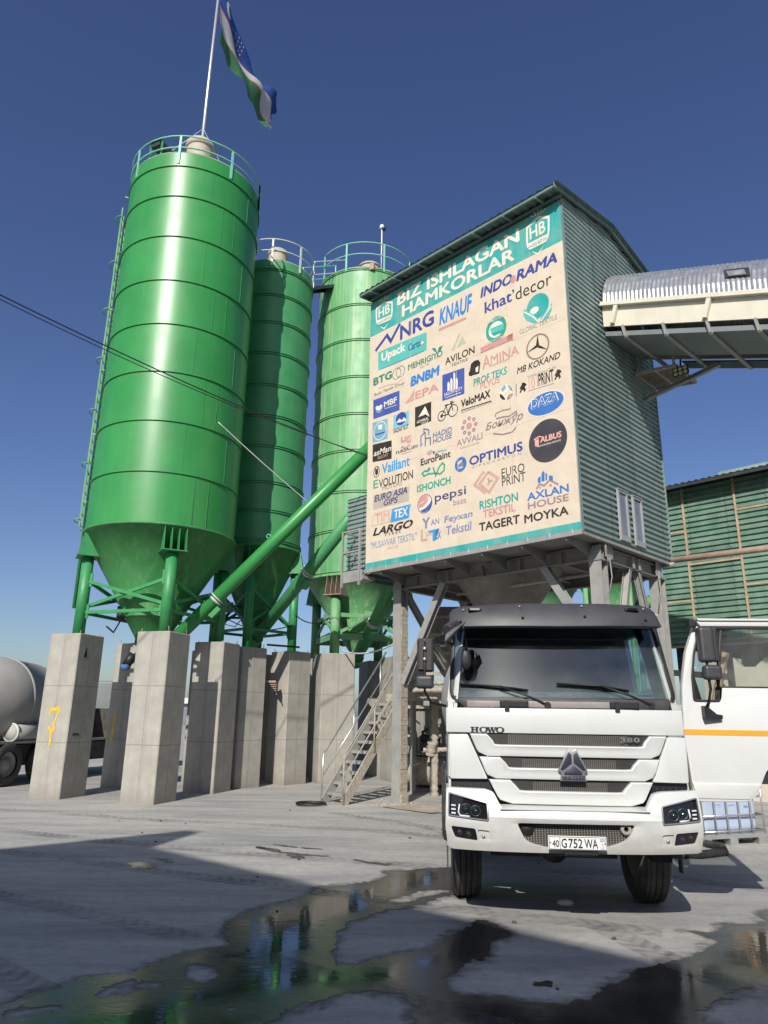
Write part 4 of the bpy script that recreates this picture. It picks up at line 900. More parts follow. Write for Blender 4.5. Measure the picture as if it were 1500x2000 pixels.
# ------------------------------------------------------------------ sign tower: local x to the right along the banner (0 = near corner), y inward, z up
TC = (3.464, 11.966, 0); TR = math.atan2(-.7077, .7066)
TW, TD, ZB, ZE, ZR, YR = 5.43, 3.68, 4.96, 11.76, 12.14, 1.9
tower = thing('batching_tower', 'raised green clad tower on grey steel posts carrying the huge sponsor banner', 'tower', TC, TR)
def corr(g, p_of, u0f, z0, z1, pitch=.113, depth=.034):
    """horizontal-rib trapezoid cladding: p_of(u, out, z) -> point; u0f(z) -> (ua, ub)"""
    prof = []; n = int((z1-z0)/pitch)+1
    for i in range(n):
        for f, o in ((0, 0), (.40, 0), (.46, 1), (.90, 1), (.99, 0)): prof.append((z0+(i+f)*pitch, o*depth))
    prof = [(z, o) for z, o in prof if z <= z1]+[(z1, 0)]
    P, Q = [], []
    for z, o in prof:
        a, b = u0f(z); P.append(p_of(a, o, z)); Q.append(p_of(b, o, z))
    g.strip(P, Q)
g = B(); corr(g, lambda u, o, z: (u, -.0+.03-o, z), lambda z: (-TW, 0), ZB, 11.92); g.done('front_wall', 'clad_green', tower, recalc=False)
ZF, OV = 11.91, .42          # front eave height and overhang: shallow front slope, steeper back slope
SLF, SLB = (12.21-ZF)/(YR+OV), (12.21-11.80)/(TD-YR)
def gab(z):
    a = .012 if z < ZF+OV*SLF-.03 else (z+.03-ZF)/SLF-OV
    b = TD if z < 11.79 else YR+(12.18-z)/SLB
    return (min(max(a, .012), YR), max(min(b, TD), YR))
g = B(); corr(g, lambda u, o, z: (-.03+o, u, z), gab, ZB, 12.17); g.done('side_wall', 'clad_green', tower, recalc=False)
g = B(); corr(g, lambda u, o, z: (-TW+.03-o, u, z), gab, ZB, 12.17); g.done('side_wall', 'clad_green', tower, recalc=False)
g = B(); corr(g, lambda u, o, z: (u, TD-.03+o, z), lambda z: (-TW, 0), ZB, 11.77); g.done('back_wall', 'clad_green', tower, recalc=False)
B().box((-.01, -.012, ZB), (.014, .05, 11.9)).done('corner_trim', 'clad_green', tower); B().box((-.01, TD-.02, ZB), (.012, TD+.012, 11.76)).done('corner_trim', 'clad_green', tower)
# roof: ribbed sheets, overhanging the banner side
g = B()
def roof_sheet(y0, z0, y1, z1):
    P, Q = [], []; x = -TW-.03
    while x < .10:
        for f, o in ((0, 0), (.05, .03), (.09, .03), (.14, 0)): P.append((x+f, y0, z0+o)); Q.append((x+f, y1, z1+o))
        x += .19
    g.strip(P, Q)
roof_sheet(-OV, ZF, YR, 12.21); roof_sheet(TD+.12, 11.80-.12*SLB, YR, 12.21)
for x in (-TW-.03, .10):
    for ya, za, yb, zb in ((-OV, ZF-.03, YR, 12.18), (YR, 12.18, TD+.12, 11.77-.12*SLB)): g.beam((x, ya, za), (x, yb, zb), .02, .10)
g.done('roof', 'roof_green', tower, recalc=False)
g = B()
for i in range(7): x = -TW+.35+i*.79; g.beam((x, -OV+.02, ZF-.05), (x, .0, ZF-.05+OV*SLF), .05, .07)
for y in (-OV+.04, -.07): g.beam((-TW, y, ZF-.035), (.06, y, ZF-.035), .04, .05)
g.done('eave_rafter', 'roof_green', tower)
# windows
for y0, y1 in ((1.38, 1.76), (1.99, 2.38)):
    g = B(); z0, z1, f = 5.04, 6.04, .045
    g.box((.0, y0, z0), (.045, y0+f, z1)); g.box((.0, y1-f, z0), (.045, y1, z1)); g.box((.0, y0+f, z1-f), (.045, y1-f, z1)); g.box((.0, y0+f, z0), (.045, y1-f, z0+f*2.4)); g.box((.0, y0-.01, z1), (.06, y1+.01, z1+.02))
    w = g.done('window', 'win_frame', tower)
    B().box((.004, y0+f, z0+f*2.4), (.018, y1-f, z1-f)).done('pane', 'win_glass', w)
# floor frame and soffit
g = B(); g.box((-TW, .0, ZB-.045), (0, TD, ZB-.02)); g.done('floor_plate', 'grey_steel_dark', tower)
g = B()
g.beam((-TW-.02, -.03, ZB-.03), (.02, -.03, ZB-.03), .05, .09); g.beam((.0, -.03, ZB-.04), (.0, TD, ZB-.04), .04, .05); g.done('floor_edge', 'grey_steel', tower)
g = B(); YB = .9; zc = 4.74; hb = .26
g.ibeam((-TW+.02, YB, zc), (-.1, YB, zc), hb, .16); g.ibeam((-TW+.02, TD-.35, zc), (-.1, TD-.35, zc), hb, .16)
for x in (-5.22, -.22): g.ibeam((x, YB+.14, zc), (x, TD-.45, zc), hb, .16)
for i in range(6):
    x = -TW+.45+i*.93
    g.prism([(x, -.01, ZB-.05), (x, YB-.09, ZB-.05), (x, YB-.09, ZB-.3), (x, -.01, ZB-.13)], (.012, 0, 0)); g.ibeam((x, YB+.1, ZB-.14), (x, TD-.02, ZB-.14), .18, .1)
    g.box((x+.3, YB-.082, zc-.11), (x+.33, YB-.05, zc+.11))
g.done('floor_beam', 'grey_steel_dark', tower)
for x, y in ((-5.22, YB), (-.22, YB), (-5.22, TD-.35), (-.22, TD-.35)):
    g = B(); g.ibeam((x, y, -.02), (x, y, 4.58), .24, .24, .02, up=(0, 1, 0)); g.box((x-.14, y-.14, 4.58), (x+.14, y+.14, 4.605))
    g.prism([(x-.13, y-.125, 4.605), (x+.13, y-.125, 4.605), (x+.13, y-.125, 4.86), (x-.02, y-.125, 4.86), (x-.13, y-.125, 4.7)], (0, .02, 0)); g.box((x-.16, y-.16, 0), (x+.16, y+.16, .03))
    g.done('post', 'grey_steel', tower)
g = B(); g.box((-5.345, YB-.118, .02), (-5.10, YB-.104, .04)); x, y = -5.22, YB     # dust crust on the near post's inner side
random.seed(3); P = []; zz = 0.03
g = B()
for i in range(42):
    z0 = i*.1; r = .05+.02*random.random()+(.06 if i < 2 else 0)
    g.box((x+.01, y-.108, z0+.003), (x+.10+r*.6, y+.108, z0+.1))
g.done('dust_crust', 'dusty_steel', tower)
for p, q_, h_ in (((-3.9, YB, 4.62), (-5.1, YB, 2.5), .15), ((-1.36, YB, 4.62), (-.35, YB, 3.05), .15), ((-.22, 2.05, 4.6), (-.22, 1.35, 2.6), .13), ((-.22, 2.42, 4.6), (-.22, 3.1, 2.6), .13), ((-5.2, 1.1, 4.5), (-5.2, 3.0, 2.4), .13), ((-5.0, 3.3, 4.5), (-3.6, 3.3, 2.4), .13), ((-3.6, 3.3, 4.5), (-4.9, 3.3, 2.2), .13)):
    B().ibeam(p, q_, h_, h_, .014, up=(0, 1, 0) if h_ > .14 else (1, .2, 0)).done('diagonal_brace', 'grey_steel', tower)
g = B()
for y in (YB+.16, TD-.6): 
    g.prism([(-.12, y, 4.62), (-.12, y+.2, 4.66), (-.12, y+.22, 4.86), (-.12, y+.1, 4.96), (-.12, y+.02, 4.9)], (.014, 0, 0)); g.tube([(-.10, y+.06, 4.66), (-.06, y+.02, 4.3), (-.09, y-.06, 4.0)], .012, 5)
for y in (2.1, 2.35): g.prism([(-.13, y, zc-.11), (-.13, y+.1, zc-.11), (-.13, y+.03, zc+.12), (-.13, y, zc+.12)], (.012, 0, 0))
g.done('gusset', 'grey_steel', tower)
B().lathe([(1.25, 5.0), (1.22, 4.86), (1.2, 4.84), (.42, 3.75), (.4, 3.3)], 40, (-3.05, 2.0)).done('hopper', 'hopper', tower)
g = B(); g.tube([(-3.9, 1.35, 4.42), (-.4, 1.35, 4.46)], .032, 8); g.done('water_pipe', 'dusty_steel', tower)
# lower annex with a small railed landing at the banner's left
g = B(); XA0, XA1, YA = -6.46, -TW, .32
corr(g, lambda u, o, z: (u, YA-o, z), lambda z: (XA0, XA1), ZB, 6.90); corr(g, lambda u, o, z: (XA0-o, u, z), lambda z: (YA, 2.9), ZB, 6.9)
g.face([(XA0-.03, YA-.03, 6.9), (XA1, YA-.03, 6.9), (XA1, 2.9, 6.98), (XA0-.03, 2.9, 6.98)])
g.done('annex', 'clad_green', tower, recalc=False)
g = B(); g.box((-6.12, -.1, 4.76), (XA1-.01, YA-.04, 4.84)); g.box((-6.12, -.13, 4.72), (XA1-.03, -.10, 4.98))
g.done('landing_floor', 'grey_steel', tower)
g = B()
for x in (-6.10, -5.52):
    g.beam((x, -.15, 4.62), (x, -.15, 5.94), .045, .045, (1, 0, 0))
for z in (5.42, 5.92): g.beam((-6.10, -.15, z), (-5.52, -.15, z), .035, .035); g.beam((-6.10, -.15, z), (-6.10, YA-.04, z), .035, .035)
g.done('landing_rail', 'grey_steel', tower)

# ------------------------------------------------------------------ banner
C_ = dict(base=(.61, .52, .41), cream=(.70, .635, .54), teal=(.02, .33, .31), teal2=(.08, .42, .38), dkteal=(.02, .30, .25), navy=(.03, .055, .26), navy2=(.045, .05, .15), blue=(.02, .19, .50), blue2=(.03, .14, .42), blue3=(.03, .27, .58), blue4=(.04, .16, .42), royal=(.05, .085, .33), steel=(.16, .35, .46), sky=(.16, .45, .55),
          pink=(.52, .25, .23), pink2=(.55, .32, .24), pink3=(.72, .36, .30), rose=(.50, .32, .265), mauve=(.30, .2, .22), mauve2=(.45, .27, .29), mauve3=(.28, .21, .27), brown2=(.24, .17, .17), brown=(.3, .22, .17), black=(.022, .019, .018), black2=(.04, .04, .05), grey=(.25, .23, .2), grey2=(.22, .2, .19), taupe=(.24, .19, .14), taupe2=(.42, .37, .31), tan=(.66, .53, .36), sage=(.4, .42, .32), dkgreen=(.02, .2, .14), green=(.03, .3, .2), slate=(.1, .14, .24), slate2=(.17, .21, .36), slate3=(.19, .27, .4))
def print_mat(n, c):
    if n not in ('base', 'teal', 'cream', 'seam'): return mat('banner_'+n, c, .62, var=.08, scale=2.5, bump=.55, bscale=1.7, bdist=.06, spec=.3, dust=.05, dustcol=(.5, .42, .33))
    return mat('banner_'+n, c, .62, var=.06, scale=2.5, bump=.55, bscale=1.7, bdist=.06, streak=.16, streakcol=(.55, .45, .33), spec=.3, dust=.14, dustcol=(.58, .48, .36))
_txt = {}
def text_geo(s, bold, shear):
    k = (s, round(bold, 2), shear)
    if k in _txt: return _txt[k]
    cu = bpy.data.curves.new('t', 'FONT'); cu.body = s; cu.size = 1; cu.shear = shear; cu.resolution_u = 3
    ob = bpy.data.objects.new('t', cu); COL.objects.link(ob); dg = bpy.context.evaluated_depsgraph_get(); dg.update()
    me = ob.evaluated_get(dg).to_mesh(); v = np.array([(p.co.x, p.co.y) for p in me.vertices]); f = [tuple(p.vertices) for p in me.polygons]
    ob.evaluated_get(dg).to_mesh_clear(); bpy.data.objects.remove(ob); bpy.data.curves.remove(cu)
    lo, hi = v.min(0), v.max(0); d = bold*.032          # heavier weights: shifted copies, each a hair above the last
    sh = [(0, 0)] if bold < .15 else [(0, 0), (d, 0), (-d, 0), (0, d), (0, -d)]
    lo, hi = lo-d, hi+d; V, F, Lz = [], [], []
    for i, (a, b) in enumerate(sh):
        n0 = len(V)*1; V += [((x+a-lo[0])/(hi[0]-lo[0]), (y+b-lo[1])/(hi[1]-lo[1]), i*.14) for x, y in v]; F += [tuple(k_+n0 for k_ in p) for p in f]
    _txt[k] = (V, F); return _txt[k]
class Flat:
    """flat printed shapes in a plane: to3(x, z, lift) -> point"""
    def __init__(s, to3, matfn): s.b = B(); s.to3 = to3; s.matfn = matfn
    def col(s, c): s.b.m(s.matfn(c))
    def text(s, t, x, z, w, h, c, bold=0, shear=0, lay=0):
        s.col(c); v, f = text_geo(t, bold, shear); q = [s.b.v(s.to3(x+a*w, z+b*h, lay+o)) for a, b, o in v]
        for i in f: s.b._f([q[k] for k in i])
    def poly(s, pts, c, lay=0):
        s.col(c); q = [s.b.v(s.to3(x, z, lay)) for x, z in pts]; e = []
        f = s.b._f(q)
        if f and len(q) > 4: bmesh.ops.triangulate(s.b.bm, faces=[f])
    def ring(s, cx, cz, rx, rz, w, c, lay=0):
        s.col(c); n = 36; A = [(math.cos(2*math.pi*k/n), math.sin(2*math.pi*k/n)) for k in range(n)]
        o = [s.b.v(s.to3(cx+a*rx, cz+b*rz, lay)) for a, b in A]
        if not w: s.b._f(o); return
        i = [s.b.v(s.to3(cx+a*(rx-w), cz+b*(rz-w), lay)) for a, b in A]
        for k in range(n): s.b._f([o[k], o[(k+1) % n], i[(k+1) % n], i[k]])
    def line(s, pts, w, c, lay=0):
        s.col(c); P = [Vector((x, z)) for x, z in pts]; L, Rr = [], []
        for k, p in enumerate(P):
            d0 = (p-P[k-1]).normalized() if k else None; d1 = (P[k+1]-p).normalized() if k < len(P)-1 else None
            if d0 is None: n_ = Vector((-d1.y, d1.x)); m_ = 1
            elif d1 is None: n_ = Vector((-d0.y, d0.x)); m_ = 1
            else:
                n_ = Vector((-(d0+d1).y, (d0+d1).x)); n_ = n_.normalized() if n_.length > 1e-6 else Vector((-d0.y, d0.x)); m_ = 1/max(.5, abs(n_.dot(Vector((-d0.y, d0.x)))))
            L.append(p+n_*w/2*m_); Rr.append(p-n_*w/2*m_)
        for k in range(len(P)-1): s.b._f([s.b.v(s.to3(*q_, lay)) for q_ in (L[k], L[k+1], Rr[k+1], Rr[k])])
BX, BZ = -TW, 4.98
banner = thing('banner', 'large cream sponsor banner with teal header hung on the tower front', 'banner', TC, TR)
def bmat(c):
    k = 'print_'+c
    if k not in M: M[k] = print_mat(c, C_[c])
    return k
g = B(); g.m(bmat('base')); HZ, H0, HB = 6.80, 5.865, .13
def sag(x, z): return -.012-.010*math.sin(x*3.1)*math.sin(z*1.3)*0
g.box((BX, -.045, BZ+HB), (BX+TW, -.03, BZ+H0)); g.m(bmat('teal')); g.box((BX, -.045, BZ), (BX+TW, -.03, BZ+HB)); g.box((BX, -.045, BZ+H0), (BX+TW, -.03, BZ+HZ))
g.done('sheet', None, banner)
for x0, z0, x1, z1 in ((1.36, .14, 1.36, 5.86), (2.72, .14, 2.72, 5.86), (4.08, .14, 4.08, 5.86), (.0, 2.3, 5.43, 2.3), (0, 4.15, 5.43, 4.15)):
    M.setdefault('seam', print_mat('seam', (.56, .465, .36))); B().beam((BX+x0, -.0455, BZ+z0), (BX+x1, -.0455, BZ+z1), .012 if z0 == z1 else .008, .002 if z0 == z1 else .014, (0, 1, 0)).done('seam', 'seam', banner)
g = B()
for i in range(12):
    x = BX+.2+i*.46; g.tube([(x, -.05, BZ+.015), (x+.01, -.06, BZ-.05), (x, -.04, BZ-.1)], .006, 4)
for z in np.linspace(BZ+.3, BZ+6.4, 13): g.tube([(BX+.01, -.046, z), (BX-.03, -.03, z-.02)], .005, 4)
g.done('lacing', 'rope', banner)
cur = None; lab = None
def flush():
    if cur is not None: part(cur.b.done('printed_logo', None, banner, recalc=False), lab)
for e in BANNER:
    if e[0] == 'logo': flush(); cur = Flat(lambda x, z, l: (BX+x, -.0475-.0016*l, BZ+z), bmat); lab = e[1]
    elif e[0] == 't': cur.text(*e[1:])
    elif e[0] == 'p': cur.poly(*e[1:])
    elif e[0] == 'r': cur.ring(*e[1:])
    else: cur.line(*e[1:])
flush()

# ------------------------------------------------------------------ conveyor gallery (falls away from the tower's right wall)
def tloc(x, y, z=0): return (TC[0]+x*math.cos(TR)-y*math.sin(TR), TC[1]+x*math.sin(TR)+y*math.cos(TR), z)
conv = thing('conveyor_gallery', 'sloping conveyor gallery with arched silver roof and ivory sides leaving the tower', 'conveyor', TC, TR)
SL = -.352; XE = 16.0; Y0, Y1 = 1.40, 3.32; ZP0, ZP1 = 9.55, 10.06
def cz(x, z): return z+SL*x
g = B(); P, Q = [], []
# ribbed arch: rib profile along x
xs = []; x = .03
while x < XE: xs += [(x, 0), (x+.02, .011), (x+.045, .011), (x+.065, 0)]; x += .085
yc, rr = (Y0+Y1)/2, (Y1-Y0)/2+.03
rows = []
for k in range(13):
    a = math.pi*k/12; rows.append([g.v((x, yc-(rr+o)*math.cos(a), cz(x, ZP1)+(rr+o)*math.sin(a)*1.06)) for x, o in xs])
for A, Q in zip(rows, rows[1:]):
    for k in range(len(A)-1): g._f([A[k], A[k+1], Q[k+1], Q[k]])
g.done('arched_roof', 'galv', conv, recalc=False)
g = B()
for y, s in ((Y0, -1), (Y1, 1)):
    for za, zb, o in ((ZP0, ZP0+.23, 0), (ZP0+.23, ZP0+.27, .03), (ZP0+.27, ZP1-.06, 0)):
        g.hexa([(.02, y-.02, cz(.02, za)), (XE, y-.02, cz(XE, za)), (XE, y+.02+s*o, cz(XE, za)), (.02, y+.02+s*o, cz(.02, za)), (.02, y-.02, cz(.02, zb)), (XE, y-.02, cz(XE, zb)), (XE, y+.02+s*o, cz(XE, zb)), (.02, y+.02+s*o, cz(.02, zb))])
    g.beam((.02, y+s*.05, cz(.02, ZP1-.02)), (XE, y+s*.05, cz(XE, ZP1-.02)), .14, .08)
g.done('side_panel', 'ivory', conv)
for i in range(9):
    x = .28+i*1.78; B().beam((x+.1, Y0-.06, cz(x, ZP1+.0)), (x-.05, Y0-.06, cz(x, ZP0+.06)), .08, .1, (0, 1, 0)).done('side_strap', 'ivory', conv)
g = B(); y0t, y1t, zt = 1.44, 2.62, 9.36
g.hexa([(.02, y0t, cz(.02, zt)), (XE, y0t, cz(XE, zt)), (XE, y1t, cz(XE, zt)), (.02, y1t, cz(.02, zt)), (.02, y0t, cz(.02, zt+.02)), (XE, y0t, cz(XE, zt+.02)), (XE, y1t, cz(XE, zt+.02)), (.02, y1t, cz(.02, zt+.02))])
g.hexa([(.02, y0t-.01, cz(.02, zt-.01)), (XE, y0t-.01, cz(XE, zt-.01)), (XE, y0t+.02, cz(XE, zt-.01)), (.02, y0t+.02, cz(.02, zt-.01)), (.02, y0t-.01, cz(.02, zt+.09)), (XE, y0t-.01, cz(XE, zt+.09)), (XE, y0t+.02, cz(XE, zt+.09)), (.02, y0t+.02, cz(.02, zt+.09))])
g.done('drip_tray', 'tray_grey', conv)
g = B()
for i in range(12):
    x = .45+i*.8; g.beam((x, y0t-.03, cz(x, zt-.03)), (x+.05, y1t+.75, cz(x, zt-.03)), .07, .05); g.beam((x, y0t-.02, cz(x, zt-.03)), (x-.03, Y0-.02, cz(x, ZP0+.02)), .05, .06, (0, 1, 0))
    g.beam((x+.4, 1.7, cz(x+.4, zt+.02)), (x, 3.0, cz(x, ZP0)), .04, .05)
g.done('tray_bracket', 'grey_steel', conv)
g = B()     # railed walkway on the far side
g.hexa([(.9, 3.0, cz(.9, 9.36)), (9, 3.0, cz(9, 9.36)), (9, 3.4, cz(9, 9.36)), (.9, 3.4, cz(.9, 9.36)), (.9, 3.0, cz(.9, 9.39)), (9, 3.0, cz(9, 9.39)), (9, 3.4, cz(9, 9.39)), (.9, 3.4, cz(.9, 9.39))])
g.done('walkway', 'dark_steel', conv)
g = B(); g.ibeam((.0, 3.1, 8.5), (1.6, 3.1, 8.78), .085, .085, .012); g.done('support_strut', 'grey_steel', conv)
g = B()     # small grating platform under the gallery
for i in range(16): g.beam((.05, 2.72+i*.062, 8.98), (.85, 2.72+i*.062, 8.87), .014, .03)
for y in (2.68, 3.7): g.beam((.02, y, 8.96), (.9, y, 8.84), .05, .07)
for x in (.02, .45, .88): g.beam((x, 2.68, 8.96-.13*x), (x, 3.7, 8.96-.13*x), .05, .06)
for x in (.1, .85): g.beam((x, 2.68, 8.9), (x, 2.68, 9.4), .04, .04, (1, 0, 0))
g.done('grating_platform', 'dusty_steel', conv)
g = B(); g.m('dark_steel')
def ar(a, o=.03): a = R(a); return (yc-(rr+o)*math.cos(a), (rr+o)*math.sin(a)*1.06)
for xa, xb, aa, ab, o in ((2.42, 2.84, 20, 34, .022), (2.48, 2.78, 21, 29, .045)):
    ya, za = ar(aa, o); yb, zb = ar(ab, o); g.prism([(xa, ya, cz(xa, ZP1)+za), (xb, ya, cz(xb, ZP1)+za), (xb-.04, yb, cz(xb, ZP1)+zb), (xa-.04, yb, cz(xa, ZP1)+zb)], (0, -.01, .01)); g.m('ivory')
g.mats = ['dark_steel', 'galv']; g.done('roof_hatch', None, conv)
fl = thing('floodlight', 'small six lens floodlight hanging under the conveyor gallery', 'lamp', tloc(.95, 2.75, 8.72), TR+R(0))
B().box((-.16, -.03, -.1), (.16, .02, .1)).bevel(.008, 1).done('housing', 'dark_steel', fl)
for i in range(3):
    for k in range(2): B().lathe([(.042, -.032), (.036, -.045), (.001, -.048)], 14, (-.1+i*.1, -.046+k*.092), ax='y').done('lens', 'lamp_glass', fl)
B().beam((0, .0, .08), (0, .05, .28), .03, .03).done('bracket', 'dark_steel', fl)

# ------------------------------------------------------------------ screw conveyors
def screw(name, a, b, r, label, mname='silo_green', clamps=(.3, .7)):
    a = Vector(a); b = Vector(b); t = thing(name, label, 'screw conveyor', a, 0, None); d = b-a
    B().tube([(0, 0, 0), d*.5, d], r, 24).done('tube', mname, t)
    up = Vector((0, 0, 1)); n_ = d.normalized(); s_ = n_.cross(up).normalized(); dn = s_.cross(n_)*-1
    if dn.z > 0: dn = -dn
    for c in clamps:
        p = d*c; B().tube([p-n_*.025, p+n_*.025], r+.03, 24).tube([p+n_*.06, p+n_*.09], r+.03, 24).done('flange', 'rail_white', t)
        B().beam(p+dn*(r+.07)-n_*.35, p+dn*(r+.07)-n_*.05, r*1.1, .12, dn).done('inspection_hatch', mname, t)
    for c in (.42, .62):
        p = d*c-dn*(r+.04); B().tube([p+n_*.05*math.cos(k*math.pi/6)-dn*.05*math.sin(k*math.pi/6) for k in range(13)], .01, 6).done('lifting_eye', 'rail_mint', t)
    B().tube([-n_*.35, (0, 0, 0)], r*1.25, 20).done('inlet_box', mname, t)
    return t
screw('screw_conveyor', (-5.35, 17.3, 3.12), (.9, 17.09, 9.82), .165, 'long bright green screw conveyor rising from the tall silo to the tower', 'silo_green', (.2, .82))
screw('screw_conveyor', (-3.55, 20.3, 3.9), (-.49, 17.06, 7.0), .165, 'lower green screw conveyor rising from the narrow silo to the annex', 'silo_green_b', (.5,))
screw('screw_conveyor', (-.76, 22.4, 3.55), (.9, 17.5, 6.4), .17, 'dark shaded screw conveyor leaving the faded silo behind the post', 'silo_green_b', (.3,))

# ------------------------------------------------------------------ catwalk, flagpole, flag, camera
cw = thing('catwalk', 'thin steel catwalk bridging the tops of the two rear silos', 'catwalk', (-2.6, 20.9, 15.3), 0)
A_ = Vector((-.05, -.25, .05)); E_ = Vector((.95, .95, 1.0)); n_ = Vector((-.77, .63, 0))
g = B()
for s in (-.25, .25): g.beam(A_+n_*s, E_+n_*s, .05, .1)
g.beam(A_+Vector((0, 0, .05)), E_+Vector((0, 0, .05)), .46, .02); g.done('deck', 'dark_steel', cw)
for s in (-.27, .27):
    g = B()
    for P_ in (A_, E_): g.beam(P_+n_*s, P_+n_*s+Vector((0, 0, 1.0)), .035, .035, (1, 0, 0))
    for z in (.5, 1.0): g.beam(A_+n_*s+Vector((0, 0, z)), E_+n_*s+Vector((0, 0, z)), .03, .03)
    g.done('handrail', 'rail_mint' if s > 0 else 'rail_white', cw)
fp = thing('flagpole', 'tall silver flagpole on the roof of the tall silo', 'flagpole', (-5.62, 17.4, 16.4), 0)
B().tube([(0, 0, 0), (.02, 0, 4.5), (.06, 0, 9.2)], .055, 12, r2=.035).done('pole', 'pole_steel', fp)
B().lathe([(.001, 9.3), (.06, 9.27), (.075, 9.2), (.06, 9.13), (.001, 9.1)], 12, (.06, 0)).done('finial', 'pole_steel', fp)
g = B()
for x, y in ((-1.3, -.9), (1.0, -1.0), (.2, 1.5), (-.7, -1.3)): g.tube([(0, 0, 2.35), (x, y, 0)], .006, 4)
g.done('guy_wire', 'rope', fp)
flag = B(); NU, NV = 46, 24
FT = [Vector(p) for p in ((-5.52, 17.4, 24.35), (-5.31, 17.8, 23.86), (-4.89, 18.3, 23.23), (-4.57, 18.8, 22.71), (-4.21, 19.2, 22.28), (-3.99, 19.5, 22.17), (-3.82, 19.7, 21.83))]
FBt = [Vector(p) for p in ((-5.40, 17.4, 22.10), (-5.20, 17.8, 21.90), (-5.01, 18.2, 21.61), (-4.74, 18.6, 21.42), (-4.50, 18.9, 21.32), (-4.31, 19.2, 20.99), (-4.18, 19.5, 20.69))]
def along(L, u):
    k = min(int(u*6), 5); f = u*6-k; f2 = f*f*(3-2*f)*.4+f*.6; return L[k].lerp(L[k+1], f2)
def flag_pt(u, v):
    p = along(FT, u).lerp(along(FBt, u), v)
    side = Vector((.80, -.55, .20)); s_ = math.sin(u*10+v*3.6)*.15*(.3+u)+math.sin(u*19-v*6)*.06+math.sin(v*9+u*5)*.06*(v*(1-v)*4)
    edge = 0 if u < .97 else .07*noise.noise((v*9, 3, 1))
    return p+side*s_+Vector((edge*2, edge*2, edge))
FM = {'flag_blue': (.013, .055, .24), 'flag_white': (.43, .43, .44), 'flag_green': (.04, .15, .07), 'flag_red': (.42, .08, .06)}
for k, c in FM.items():
    M[k] = mat(k, c, .8, var=.06, bump=.1, bscale=9)
    t_ = M[k].node_tree; p_ = t_.nodes['Principled BSDF']; tl_ = t_.nodes.new('ShaderNodeBsdfTranslucent'); mx_ = t_.nodes.new('ShaderNodeMixShader'); mx_.inputs[0].default_value = .35
    tl_.inputs[0].default_value = (*c, 1); o_ = t_.nodes['Material Output']; t_.links.new(p_.outputs[0], mx_.inputs[1]); t_.links.new(tl_.outputs[0], mx_.inputs[2]); t_.links.new(mx_.outputs[0], o_.inputs[0])
vs = {}
rows_v = [0, .08, .16, .24, .31, .33, .40, .48, .56, .64, .66, .72, .79, .86, .93, 1.0]
for i in range(NU+1):
    for j, v in enumerate(rows_v): vs[i, j] = flag.v(flag_pt(i/NU, v)-Vector((-5.44, 17.37, 24)))
for i in range(NU):
    for j in range(len(rows_v)-1):
        v = (rows_v[j]+rows_v[j+1])/2; u = i/NU
        if i >= NU-2 and noise.noise((j*1.7, i*.9, 2)) > .12: continue
        k = 'flag_blue' if v < .31 else 'flag_red' if v < .33 else 'flag_white' if v < .64 else 'flag_red' if v < .66 else 'flag_green'
        flag.m(k); flag._f([vs[i, j], vs[i+1, j], vs[i+1, j+1], vs[i, j+1]], True)
flag.m('flag_white')
def fl2(pts, lift=.012):
    nn = Vector((.85, -.35, .35)).normalized()
    flag._f([flag.v(flag_pt(u, v)-Vector((-5.44, 17.37, 24))+nn*lift) for u, v in pts])
cr = [(.125+.052*math.cos(a), .155+.115*math.sin(a)) for a in np.linspace(R(60), R(300), 15)]+[(.14+.040*math.cos(a), .155+.095*math.sin(a)) for a in np.linspace(R(290), R(70), 15)]
for k in range(14): fl2([cr[k], cr[k+1], cr[28-k], cr[29-k]], .015); fl2([cr[k], cr[k+1], cr[28-k], cr[29-k]][::-1], -.015)
for r_, n0 in ((0, 3), (1, 4), (2, 5)):
    for k in range(n0):
        u, v = .36-k*.035+.02*0, .07+r_*.08
        for sgn in (1, -1): fl2([(u+.011*math.cos(a)*(1 if i % 2 == 0 else .45), v+.026*math.sin(a)*(1 if i % 2 == 0 else .45)) for i, a in enumerate(np.linspace(0, 2*math.pi, 11)[:-1])][::sgn], .015*sgn)
fo = flag.done('flag', None, None, recalc=False); fo.location = (-5.44, 17.37, 24)
tag(fo, 'blue white and green striped flag with crescent flying from the silo flagpole', 'flag')
cc = thing('security_camera', 'white dome security camera on a thin pole above the faded silo', 'camera', tuple(Vector((SILOS[2]['c'][0], SILOS[2]['c'][1], 0))+Vector((.55, -1.56, 16.4))), 0)
B().tube([(0, 0, 0), (0, 0, 1.62)], .022, 8).done('pole', 'white_metal', cc)
B().lathe([(.001, 1.80), (.05, 1.79), (.078, 1.74), (.082, 1.66), (.05, 1.63)], 16).tube([(0, 0, 1.6), (0, .0, 1.7)], .03, 8).done('housing', 'white_metal', cc)
B().lathe([(.07, 1.63), (.075, 1.58), (.052, 1.52), (.001, 1.5)], 16, (.07, -.06)).done('dome', 'black', cc)

